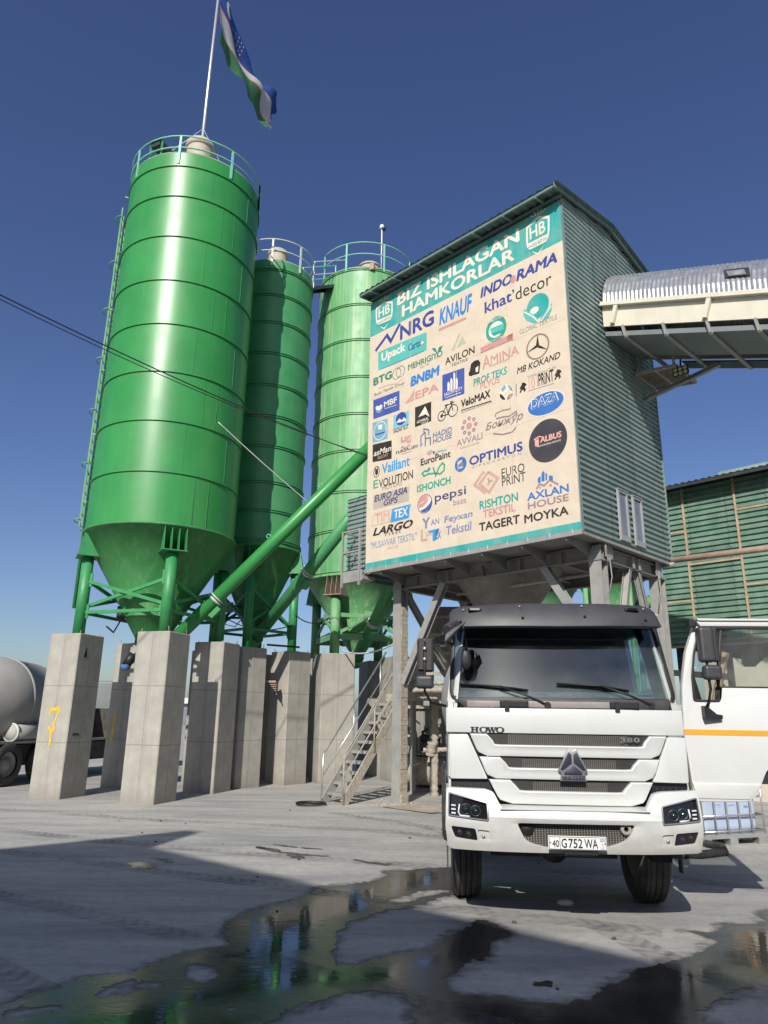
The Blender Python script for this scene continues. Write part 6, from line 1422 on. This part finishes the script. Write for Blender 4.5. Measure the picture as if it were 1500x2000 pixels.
g = B(); g.tube([(-.8, 1.47, .5), (.87, 1.47, .5)], .075, 12); g.beam((-.62, 1.47, .46), (.68, 1.47, .46), .14, .12); g.tube([(-.7, 1.15, .55), (.75, 1.15, .55)], .022, 8); g.lathe([(.05, -.12), (.16, -.06), (.16, .06), (.05, .12)], 16, (.0, 0), ax='y')
for v in g.bm.verts[-64:]: v.co = v.co+Vector((.03, 1.47, .5))
for s in (-.45, .51): g.beam((s, .7, .80), (s, 1.45, .66), .09, .05); g.beam((s, 1.45, .66), (s, 2.3, .80), .09, .05); g.box((s-.05, 1.35, .5), (s+.05, 1.6, .7))
g.done('front_axle', 'chassis', truck)
g = B(); g.box((-.28, .5, .62), (.32, 1.9, 1.15)); g.box((-.62, .55, .78), (.66, .62, 1.15)); g.box((-.7, .9, .70), (-.3, 1.1, 1.1)); g.box((.38, .9, .66), (.66, 1.15, 1.1)); g.box((-.45, 2.2, .5), (.5, 2.3, .95)); g.tube([(-.2, .35, .62), (.25, .35, .62)], .03, 8); g.tube([(-.5, .4, .66), (-.2, .5, .60), (.1, .45, .63), (.55, .5, .68)], .02, 6); g.done('engine_sump', 'chassis', truck)
for s in (-1, 1):
    g = B(); xo = 1.09*s; xi = .72*s
    P = [(xo, 1.47+.66*math.cos(a), .52+.66*math.sin(a)) for a in np.linspace(R(5), R(165), 12)]; Q = [(xi, y, z) for _, y, z in P]; g.strip(P, Q); g.done('mudguard', 'black', truck)
    g = B(); g.box((s*1.085, .62, .42), (s*1.10, .70, .82)); g.done('mud_flap', 'cowl', truck)
g = B(); g.box((.70, .1, .60), (.86, .5, .70)); g.tube([(.8, .3, .64), (1.0, .35, .62), (1.06, .5, .60)], .03, 8); g.done('step_bracket', 'black', truck)
B().lathe([(.001, 2.5), (.55, 2.52), (.72, 2.75), (1.13, 4.6), (1.16, 5.2), (.95, 6.6), (.62, 7.6), (.55, 7.62)], 40, (0.03, 2.05), ax='y').done('drum', 'drum_grey', truck)
g = B(); g.box((-.5, 2.3, 1.06), (.56, 2.6, 2.2)); g.box((-.6, 6.9, 1.06), (.66, 7.2, 1.75)); g.hexa([(-.4, 7.5, 2.3), (.46, 7.5, 2.3), (.46, 8.2, 2.3), (-.4, 8.2, 2.3), (-.55, 7.4, 2.85), (.61, 7.4, 2.85), (.61, 8.1, 2.85), (-.55, 8.1, 2.85)]); g.done('drum_frame', 'drum_grey', truck)
for s in (-1, 1): B().box((s*.62+.03, 4.30, .22), (s*1.12+.03, 4.33, 1.05)).done('mud_flap', 'cowl', truck)
B().box((-1.05, 2.9, .45), (-.62, 4.1, .95)).done('fuel_tank', 'chassis', truck)

# ------------------------------------------------------------------ stairs and landing beside the near post
st = thing('staircase', 'dusty steel staircase with pipe handrails beside the near tower post', 'stairs', tloc(-6.06, -.22), TR)
SX, RUN, RISE = .31, 1.86, 2.3
for s in (-1, 1): B().beam((s*SX, .0, .02), (s*SX, RUN, RISE+.02), .035, .2, (0, -RISE, RUN)).done('stringer', 'dusty_steel' if s > 0 else 'grey_steel', st)
for i in range(1, 11):
    y, z = RUN*i/11, RISE*i/11; g = B(); g.box((-SX+.02, y-.10, z-.03), (SX-.02, y+.10, z)).box((-SX+.02, y-.105, z-.06), (SX-.02, y-.09, z-.002)); g.done('tread', 'grey_steel', st)
for s in (-1, 1):
    x = s*(SX+.03); g = B()
    g.tube([(x, -.05, .0), (x, -.05, 1.0), (x, .02, 1.05), (x, RUN, RISE+1.0)], .02, 8); g.tube([(x, -.05, .52), (x, RUN, RISE+.5)], .016, 8)
    for k in (.45, .9): g.tube([(x, RUN*k, RISE*k), (x, RUN*k, RISE*k+1.0)], .018, 8)
    g.done('handrail', 'galv' if s < 0 else 'dusty_steel', st)
g = B(); g.box((-SX-.1, RUN, RISE-.05), (2.6, RUN+1.0, RISE)); g.box((-SX-.1, RUN-.03, RISE-.16), (2.6, RUN, RISE+.01)); g.done('landing', 'dusty_steel', st)
for x in (-SX-.05, 2.5): B().box((x, RUN+.9, .0), (x+.1, RUN+1.0, RISE-.05)).done('landing_leg', 'grey_steel', st)
random.seed(11)
def crusty(g, p, q, r, n=26):
    p, q = Vector(p), Vector(q); pts = [p.lerp(q, k/n) for k in range(n+1)]; d = (q-p).normalized(); u = Vector((0, 0, 1)) if abs(d.z) < .9 else Vector((1, 0, 0)); a = d.cross(u).normalized(); b = a.cross(d); rings = []
    for k, c in enumerate(pts):
        rr = r*(1+.55*(noise.noise((k*.9, p.x, p.y))+.2)); rings.append([g.v(c+(a*math.cos(t)+b*math.sin(t))*rr*(1+.25*noise.noise((k*.7, t*2, p.z)))) for t in np.linspace(0, 2*math.pi, 9)[:-1]])
    for A, Q in zip(rings, rings[1:]):
        for k in range(8): g._f([A[k], A[(k+1) % 8], Q[(k+1) % 8], Q[k]], True)
rl_ = thing('pipe_railing', 'pipe railing caked in dried cement between the near post and the lorry', 'railing', tloc(-5.0, 1.3), TR)
g = B(); crusty(g, (-.55, 0, 2.52), (2.2, 0, 2.50), .045); crusty(g, (-.55, 0, 2.36), (2.2, 0, 2.36), .05)
for x in (-.42, -.2): g.tube([(x, 0, 2.36), (x, 0, 2.52)], .02, 6)
g.done('bar', 'dusty_steel', rl_)
g = B(); crusty(g, (-.70, 1.32, 0), (-.66, 1.30, 2.3), .075, 40); g.tube([(-.66, 1.3, 2.3), (-.3, .0, 2.36)], .04, 8); g.done('upright', 'dusty_steel', rl_)
g = B(); crusty(g, (-.9, 1.14, 1.02), (.1, 2.0, 1.08), .05); g.tube([(-.92, 1.12, 1.0), (-.98, 1.1, .72), (-1.15, 1.0, .66)], .03, 8); crusty(g, (-.74, 1.22, .92), (-.66, 1.2, 1.22), .10, 8); g.done('valve_pipe', 'dusty_steel', rl_)
# compressor
cp = thing('air_compressor', 'dusty air compressor tank with a motor on top behind the near post', 'compressor', (1.02, 18.75, 0), R(-14))
B().lathe([(.001, -.62), (.2, -.60), (.33, -.5), (.35, -.42), (.35, .42), (.33, .5), (.2, .60), (.001, .62)], 32, (0, .52), ax='x').done('tank', 'canvas', cp)
for s in (-.35, .35): B().beam((s, -.2, 0), (s, -.2, .35), .06, .05, (1, 0, 0)).beam((s, .2, 0), (s, .2, .35), .06, .05, (1, 0, 0)).beam((s, -.28, .03), (s, .28, .03), .06, .05).done('foot', 'grey_steel', cp)
g = B(); g.box((-.62, -.2, .88), (.6, .22, .91)); g.done('mounting_plate', 'grey_steel', cp)
g = B(); g.lathe([(.001, -.55), (.33, -.55), (.36, -.5), (.36, -.2), (.3, -.15), (.001, -.15)], 20, (0, 1.18), ax='x').done('belt_guard', 'canvas', cp)
g = B(); g.box((.0, -.15, .91), (.35, .15, 1.15)); g.lathe([(.1, .0), (.1, .42)], 14, (0, 1.26), ax='x', caps=True); g.tube([(.1, .0, 1.2), (.05, -.1, 1.42), (.2, -.1, 1.5)], .04, 8); g.tube([(.35, .0, 1.1), (.5, -.1, 1.3), (.46, -.1, 1.0)], .03, 8); g.done('motor', 'chassis', cp)
cb = thing('control_cabin', 'dark ribbed cabin in the shade beneath the tower', 'cabin', (1.98, 20.5, 0), 0)
g = B()
for i in range(24): x = -1.2+i*.1; g.box((x, -.7, .1), (x+.06, -.67, 2.0)); g.box((x+.06, -.685, .1), (x+.1, -.66, 2.0))
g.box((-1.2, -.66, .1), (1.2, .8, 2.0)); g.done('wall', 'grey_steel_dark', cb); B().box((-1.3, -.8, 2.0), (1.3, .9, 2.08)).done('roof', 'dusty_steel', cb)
g = B(); g.box((-.1, -.74, .15), (.0, -.70, 1.95)); g.done('door_post', 'grey_steel', cb)
wbn = thing('aggregate_bin', 'dusty weighing bin hanging in the shade behind the near post and the lorry cab', 'bin', (2.35, 18.6, 0), R(-6))
g = B(); g.box((-1.1, -.6, 3.3), (1.3, .7, 4.5)); g.hexa([(-.5, -.2, 2.4), (.7, -.2, 2.4), (.7, .3, 2.4), (-.5, .3, 2.4), (-1.1, -.6, 3.3), (1.3, -.6, 3.3), (1.3, .7, 3.3), (-1.1, .7, 3.3)]); g.done('bin', 'hopper', wbn)
for z in (3.3, 3.75, 4.2): B().box((-1.15, -.66, z), (1.35, -.6, z+.07)).done('rib', 'dusty_steel', wbn)
g = B(); g.tube([(-1.05, -.5, 0), (-1.05, -.5, 3.3)], .06, 8); g.done('leg', 'grey_steel_dark', wbn); B().tube([(1.2, -.5, 0), (1.2, -.5, 3.3)], .06, 8).done('leg', 'grey_steel_dark', wbn)
g = B(); g.box((-1.5, -.9, 2.25), (1.5, -.75, 2.33)); g.box((-1.5, -.2, 2.20), (1.5, -.1, 2.32)); g.box((-1.2, -.9, 2.78), (1.2, -.8, 2.86)); g.done('cross_beam', 'dusty_steel', wbn)
plt = thing('steel_plate', 'bent dusty steel plate lying on the ground next to the lorry', 'plate', tloc(-4.35, .55), TR)
g = B(); P = [[g.v((x*.9+.12*math.sin(y*3), y*.8, .015+.09*max(0, math.sin(y*2.4+.2))*(1-abs(x-.3))+.02*noise.noise((x*3, y*3, 1)))) for x in np.linspace(-.6, .9, 9)] for y in np.linspace(-.5, .6, 7)]
for A, Q in zip(P, P[1:]):
    for k in range(8): g._f([A[k], A[k+1], Q[k+1], Q[k]], True)
g.done('sheet', 'dusty_steel', plt, recalc=False)
g = B()
for k in range(90):
    a = random.uniform(0, 6.28); r = abs(random.gauss(0, .32)); s_ = random.uniform(.012, .05); x, y = r*math.cos(a), r*math.sin(a); g.lathe([(.001, 0), (s_, .0), (s_*.8, s_*.5), (.001, s_*.7)], 6, (x, y))
db = g.done('cement_spill', 'dusty_steel'); db.location = tloc(-5.15, .72); db['kind'] = 'stuff'; tag(db, 'crumbs of dried cement heaped at the foot of the near post', 'rubble')
hs = B(); hs.tube([(.30*math.cos(a), .24*math.sin(a), .03+.012*a/6) for a in np.linspace(.4, 9.5, 60)], .022, 8); ho = hs.done('hose', 'black'); ho.location = (-1.42, 15.75, 0); tag(ho, 'black hose coiled on the ground at the foot of the stairs', 'hose')
hs = B(); hs.tube([(-.6, -.3, .05), (-.1, -.35, .05), (.35, -.1, .05), (.5, .3, .05), (.35, .65, .05), (-.2, .8, .05)], .055, 10); ho = hs.done('suction_hose', 'rubber'); ho.location = (4.45, 10.85, 0); tag(ho, 'thick ribbed black hose curling beside the caged plastic tank', 'hose')

# ------------------------------------------------------------------ caged plastic tank
ib = thing('ibc_tank', 'pale blue plastic tank in a metal cage standing under the open lorry door', 'tank', (4.80, 11.41, 0), R(19))
g = B(); g.box((.06, .06, .17), (1.14, .94, 1.02)).bevel(.09, 4); g.done('bottle', 'ibc_white', ib)
g = B()
for z in (.2, .42, .68, .98): g.tube([(0, 0, z), (1.2, 0, z), (1.2, 1, z), (0, 1, z), (0, 0, z)], .014, 6)
for i in range(6):
    for y in (-.006, 1.006): g.tube([(.02+i*.232, y, .16), (.02+i*.232, y, 1.0)], .013, 6)
for i in range(5):
    for x in (-.006, 1.206): g.tube([(x, .02+i*.24, .16), (x, .02+i*.24, 1.0)], .013, 6)
g.done('cage', 'galv', ib)
g = B(); g.box((0, 0, .10), (1.2, 1.0, .165))
for x in (0, .5, 1.05):
    for y in (0, .42, .86): g.box((x, y, 0), (x+.15, y+.14, .10))
g.done('pallet', 'galv', ib)
pt = Flat(lambda x, z, l: (x, .058, z), lambda c: c)
pt.line([(.30, .53), (.30, .57), (.42, .57), (.42, .53)], .008, 'ink_blue'); pt.line([(.58, .55), (.70, .56)], .010, 'ink_blue'); pt.line([(.88, .53), (.96, .53)], .03, 'ink_blue')
pt.b.done('stencil_marks', None, ib, recalc=False)

# ------------------------------------------------------------------ warehouse and retaining wall on the right
wh = thing('warehouse', 'big green ribbed warehouse wall behind the lorry with rusty battens', 'warehouse', tloc(0, 10.5), TR)
X0, X1, ZW0, ZW1 = -3.15, 16.0, 3.92, 8.72
g = B(); corr(g, lambda u, o, z: (u, -o, z), lambda z: (X0, X1), ZW0, ZW1, .165, .055); g.done('wall', 'clad_green_b', wh, recalc=False)
g = B(); g.box((X0, 5.9, 0), (X1, 6.0, 11)); g.box((X0-.0, .2, ZW0), (X0+.03, 6, 9)); g.done('rear_wall', 'clad_green', wh)
g = B(); P, Q = [], []; x = X0-.15
while x < X1:
    for f, o in ((0, 0), (.06, .03), (.10, .03), (.16, 0)): P.append((x+f, -.62, 8.70+o)); Q.append((x+f, 6.2, 10.6+o))
    x += .2
g.strip(P, Q); g.done('roof', 'roof_green', wh, recalc=False)
g = B(); g.box((X0-.1, -.60, 8.60), (X1, -.55, 8.70)); g.box((X0, -.05, 8.70), (X1, .02, 8.80))
for i in range(14): x = X0+.1+i*1.5; g.beam((x, -.58, 8.66), (x, .1, 8.85), .06, .1)
g.done('eave_beam', 'dark_steel', wh)
for i in range(12): B().box((-2.34+i*1.52, -.075, ZW0), (-2.28+i*1.52, -.032, ZW1)).done('batten', 'batten', wh)
random.seed(2)
for i in range(-1, 12):
    xa, xb = max(X0, -2.28+i*1.52), -2.34+(i+1)*1.52
    for z in ([7.33, 5.2] if i == -1 else [6.28] if i % 2 == 0 else [7.72, 5.5]): B().box((xa, -.065, z), (xb, -.031, z+.055)).done('lap_strip', 'batten', wh)
B().box((X0, -.08, ZW0-.06), (X1, .02, ZW0)).done('bottom_rail', 'batten', wh)
for i in range(7): B().ibeam((X0+.2+i*3.04, .3, 0), (X0+.2+i*3.04, .3, 8.8), .2, .2, .02, up=(0, 1, 0)).done('column', 'dark_steel', wh)
B().box((X0, .1, -.02), (X1, 5.9, .02)).done('floor', 'concrete_wall', wh)
rw = thing('retaining_wall', 'beige concrete wall with a notched top seen through the lorry door window', 'wall', tloc(0, 7.9), TR)
nz_ = [(-1.25, 0), (16, 0), (16, 3.25), (2.2, 3.25), (2.0, 3.0), (1.6, 3.0), (1.4, 3.25), (.25, 3.28), (.01, 3.07), (-.32, 3.08), (-.50, 3.31), (-1.16, 3.36), (-1.25, 2.8)]
g = B(); g.prism([(x, 0, z) for x, z in nz_], (0, .3, 0)); g.done('slab', 'concrete_wall', rw)
br_ = thing('steel_trestle', 'brown diagonal steel trestle standing between the tower and the lorry door', 'frame', tloc(-.6, 6.2), TR)
g = B(); g.ibeam((-.5, 0, 0), (.55, 0, 3.3), .14, .14); g.done('raking_leg', 'batten', br_)
g = B(); g.beam((-.9, 0, 2.9), (.6, 0, 2.75), .1, .14); g.beam((-.7, .1, 1.2), (.4, .1, 2.6), .07, .07); g.beam((.55, .2, 0), (.55, .2, 3.3), .12, .12); g.done('cross_bar', 'dark_steel', br_)
bp = thing('pipe', 'long rusty brown pipe running level from the tower past the warehouse wall', 'pipe', tloc(-.25, 3.65, 5.0), TR)
B().tube([(0, 0, .02), (2, 0, -.01), (9.2, 0, -.09)], .065, 14).done('run', 'rust_pipe', bp)
g = B(); g.tube([(-.05, -.12, -.10), (.35, -.12, -.10)], .05, 12); g.tube([(-.1, .0, .0), (.0, 0, .02)], .08, 12); g.done('bracket', 'grey_steel', bp); B().box((9.0, -.1, -5.0), (9.15, .1, -.16)).done('support', 'grey_steel', bp)

# ------------------------------------------------------------------ silos far behind, seen beneath the tower
FAR = [dict(c=(6.35, 28.5), r=1.42, rl=1.3, a=.6, rim=6.75, top=14.5, rings=(14, 12.6, 11.2, 9.8, 8.4, 6.95), apex=4.4, m='silo_green_c', leg=.13, dbl=True, pil=.0, far=1),
       dict(c=(9.25, 28.5), r=1.30, rl=1.2, a=.3, rim=7.2, top=14.5, rings=(14, 12.6, 11.2, 9.8, 8.4, 7.4), apex=4.6, m='silo_green_c', leg=.13, dbl=True, pil=.0, far=1)]
build_silo(FAR[0], 'silo', 'distant pale green silo glimpsed under the tower left of the thick front post')
build_silo(FAR[1], 'silo', 'distant pale green silo glimpsed under the tower right of the thick front post')
screw('screw_conveyor', (9.4, 27.2, 5.2), (12.0, 26.4, 8.3), .17, 'distant pale green screw conveyor glimpsed beneath the tower near the warehouse', 'silo_green_c', (.35,))

# ------------------------------------------------------------------ grey mixer lorry behind the leftmost pillar
mx = thing('mixer_truck', 'dusty grey concrete mixer lorry parked behind the leftmost pillar', 'truck', (-10.25, 18.9, 0), R(-14))
B().lathe([(.001, -2.2), (.42, -2.2), (.5, -2.1), (.98, -.55), (1.12, -.1), (1.15, .35), (1.13, .5)], 56, (0, 2.02), ax='y').done('drum', 'drum_grey', mx)
B().lathe([(1.13, .5), (1.15, .52), (1.15, .58), (1.12, .6), (1.06, 1.5), (.72, 3.3), (.55, 3.5), (.001, 3.5)], 56, (0, 2.02), ax='y').done('drum_front', 'drum_grey', mx)
g = B()
for k in range(6): a = R(62-k*0); g.beam((.34+k*.0, .75+k*.22, 2.02+1.045-k*.03), (.52, .80+k*.22, 2.02+.98-k*.03), .09, .012, (.4, 0, 1))
g.done('drum_stripes', 'chassis', mx)
g = B(); g.box((-.45, -2.0, .92), (.45, 6.6, 1.04)); g.box((.98, -1.4, 1.0), (1.12, 4.2, 1.06)); g.done('chassis_frame', 'white_metal' if False else 'drum_grey', mx)
g = B(); g.box((-.9, -.9, .45), (.9, 5.2, .95)); g.done('underbody', 'chassis', mx)
B().lathe([(.001, -.02), (.2, 0), (.2, 1.0), (.001, 1.02)], 20, (1.0, 1.27), ax='y').done('water_tank', 'drum_grey', mx)
for y in (0.02, .98): B().lathe([(.2, y-.03), (.235, y-.03), (.235, y+.03), (.2, y+.03)], 20, (1.0, 1.27), ax='y').done('tank_band', 'rail_white', mx)
def simple_wheel(p, x, y):
    s = 1 if x > 0 else -1
    t = B().lathe([(.3, -.14), (.45, -.15), (.50, -.11), (.52, -.06), (.52, .06), (.50, .11), (.45, .15), (.3, .14)], 36, ax='x').done('wheel', 'rubber', p); t.location = (x, y, .52)
    B().lathe([(.31, -.12), (.29, .10*s), (.27, .05*s), (.15, .02*s), (.13, .1*s), (.001, .1*s)], 28, ax='x').done('rim', 'rim', t)
for y in (-.1, 1.28, 4.9):
    for x in (-1.02, 1.02): simple_wheel(mx, x, y)
g = B(); g.box((-1.1, 4.6, 1.0), (1.1, 6.6, 2.75)).bevel(.08, 2); g.done('cab', 'tray_grey', mx)
g = B(); g.box((.4, 4.0, 1.06), (1.05, 4.5, 1.9)); 
for z in (1.2, 1.6, 2.0): g.tube([(1.05, 4.1, z), (1.05, 4.55, z)], .02, 6)
g.done('ladder_rack', 'chassis', mx)

# ------------------------------------------------------------------ lamp on the back pillar, cables, ropes, small things
lp = thing('lamp', 'blue and black tilted lamp fixed high on the shaded back pillar', 'lamp', (-6.02, 17.05, 2.85), 0)
B().tube([(0, 0, 0), (.16, .0, .26)], .105, 16).done('housing', 'black', lp); B().lathe([(.001, -.12), (.08, -.10), (.115, -.03), (.118, .02)], 18, (0, 0)).done('cover', 'tarp_blue', lp)
B().tube([(.16, 0, .26), (.24, .15, .36), (.1, .9, .40)], .02, 6).done('arm', 'dark_steel', lp)
def cable(name, a, b, sag_, r, m_, label, cat='cable', n=24):
    a, b = Vector(a), Vector(b); g = B(); g.tube([a.lerp(b, k/n)-a-Vector((0, 0, sag_*4*(k/n)*(1-k/n))) for k in range(n+1)], r, 6); o = g.done(name, m_); o.location = a; return tag(o, label, cat)
ba = tloc(-5.44, -.04, 7.70)
cable('overhead_cable', (-9.3, 6.0, 8.62), ba, .32, .011, 'cable', 'black overhead cable sagging across the tall silo to the banner edge')
cable('overhead_cable', (-9.3, 6.0, 8.63), tloc(-5.44, -.04, 7.74), .42, .008, 'cable', 'thinner lower cable of the pair sagging across the tall silo')
cable('rope', (-3.95, 15.55, 8.42), (-1.9, 17.2, 6.95), .03, .012, 'rope', 'pale rope tied from the tall silo wall to the long screw conveyor', 'rope')
cable('power_cable', (-4.6, 20.6, 4.5), (-2.55, 20.3, 4.25), .25, .016, 'cable', 'black cable looping between the legs of the narrow silo')
cable('power_cable', (-2.5, 20.4, 4.55), (-1.6, 21.3, 4.6), .2, .016, 'cable', 'black cable hanging between the narrow silo and the faded silo')
cable('power_cable', (-3.1, 19.4, 3.6), (-2.3, 20.0, 3.6), .0, .03, 'cable', 'black cable lying across the tops of the middle pillars')
cable('power_cable', (-1.2, 20.95, 3.62), (.3, 17.0, 3.45), .16, .022, 'rope', 'grey cable drooping from the faded silo pillar to the near post')
eb = thing('electric_box', 'grey electric box on a thin pole beneath the narrow silo', 'box', (-4.45, 20.0, 0), 0)
B().tube([(-.1, .1, 0), (-.1, .1, 6.0)], .05, 8).done('pole', 'dark_steel', eb); B().box((-.02, -.05, 4.55), (.22, .1, 4.82)).done('cabinet', 'grey_steel', eb)
g = B(); g.beam((-.5, .1, 4.75), (1.0, .1, 4.7), .05, .06); g.beam((-.5, .1, 4.4), (1.0, .1, 4.4), .05, .06); g.tube([(.1, 0, 4.55), (.05, 0, 4.2), (.3, .1, 4.15), (.5, .1, 4.4)], .015, 6); g.done('cross_bar', 'dark_steel', eb)
lg_ = B(); lg_.box((-.55, -.12, 0), (.1, .12, .05)); 
for i in range(6): lg_.box((-.05+i*.04, -.1, -.06-i*.05), (.12, .1, -.04-i*.05))
o = lg_.done('ledge', 'rust_pipe'); o.location = (-2.95, 19.75, 2.62); tag(o, 'small rusty ledge spanning the gap beside the narrow silo pillar', 'ledge')
g = B(); g.lathe([(.001, 0), (.07, .0), (.08, .02), (.05, .045), (.001, .05)], 9); o = g.done('stone', 'far_white'); o.scale = (1.1, .6, 1); o.location = tuple(Vector((1.88, 7.93, .0))); tag(o, 'small white stone on the wet ground under the lorry bumper', 'stone')
random.seed(21)
src = None
for k in range(26):
    if src is None:
        g = B(); g.lathe([(.001, 0), (.018, .0), (.022, .008), (.012, .016), (.001, .018)], 7); src = g.done('pebble', 'chassis'); o = src
    else: o = src.copy(); COL.objects.link(o)
    o.location = (random.uniform(-5, 3), random.uniform(5.2, 15), .0); o.rotation_euler = (0, 0, random.uniform(0, 6)); s_ = random.uniform(.5, 1.3); o.scale = (s_, s_*.7, s_)
    tag(o, 'tiny dark pebble lying on the open yard concrete', 'pebble', 'pebbles scattered over the yard')

# ------------------------------------------------------------------ far building and the building behind the viewer whose shadow covers the foreground
fb = thing('far_building', 'low white building far behind the pillars on the left', 'building', (-24, 60, 0), R(8))
B().box((-8, 0, 0), (10, 8, 2.7)).done('wall', 'tray_grey', fb); B().box((-8.3, -.4, 2.55), (10.3, 8.4, 3.0)).done('roof', 'far_white', fb)
for i in range(8): B().box((-7+i*2.1, -.03, .9), (-6+i*2.1, .02, 2.1)).done('window', 'win_glass', fb)
SV = Vector((-math.sin(R(SUN_AZ)), -math.cos(R(SUN_AZ)))); CT = 1/math.tan(R(SUN_EL)); ZV = 9.0
nb = Vector((-3.36, 10.95))-SV*CT*ZV
off = thing('office_building', 'tall plastered building behind the viewer whose shadow falls across the foreground', 'building', (nb.x, nb.y, 0), math.atan2(-.650, .760))
B().box((.0, -12, 0), (30, -.0, ZV)).done('wall', 'plaster', off)
g = B(); g.prism([(0, -.087+.05, ZV-.2), (0, -.087, ZV+.937), (0, -12, ZV+2.85), (0, -12, ZV-.2)], (.3, 0, 0)); g.done('parapet', 'plaster', off)
for i in range(7):
    for z in (1.0, 4.0, 6.6): w = B().box((2+i*4, -.0, z), (4.2+i*4, .05, z+1.6)).done('window', 'win_frame', off); B().box((2.08+i*4, .052, z+.08), (4.12+i*4, .056, z+1.52)).done('pane', 'win_glass', w)
# place the small fittings exactly where the pillars carry them
bpy.context.view_layer.update()
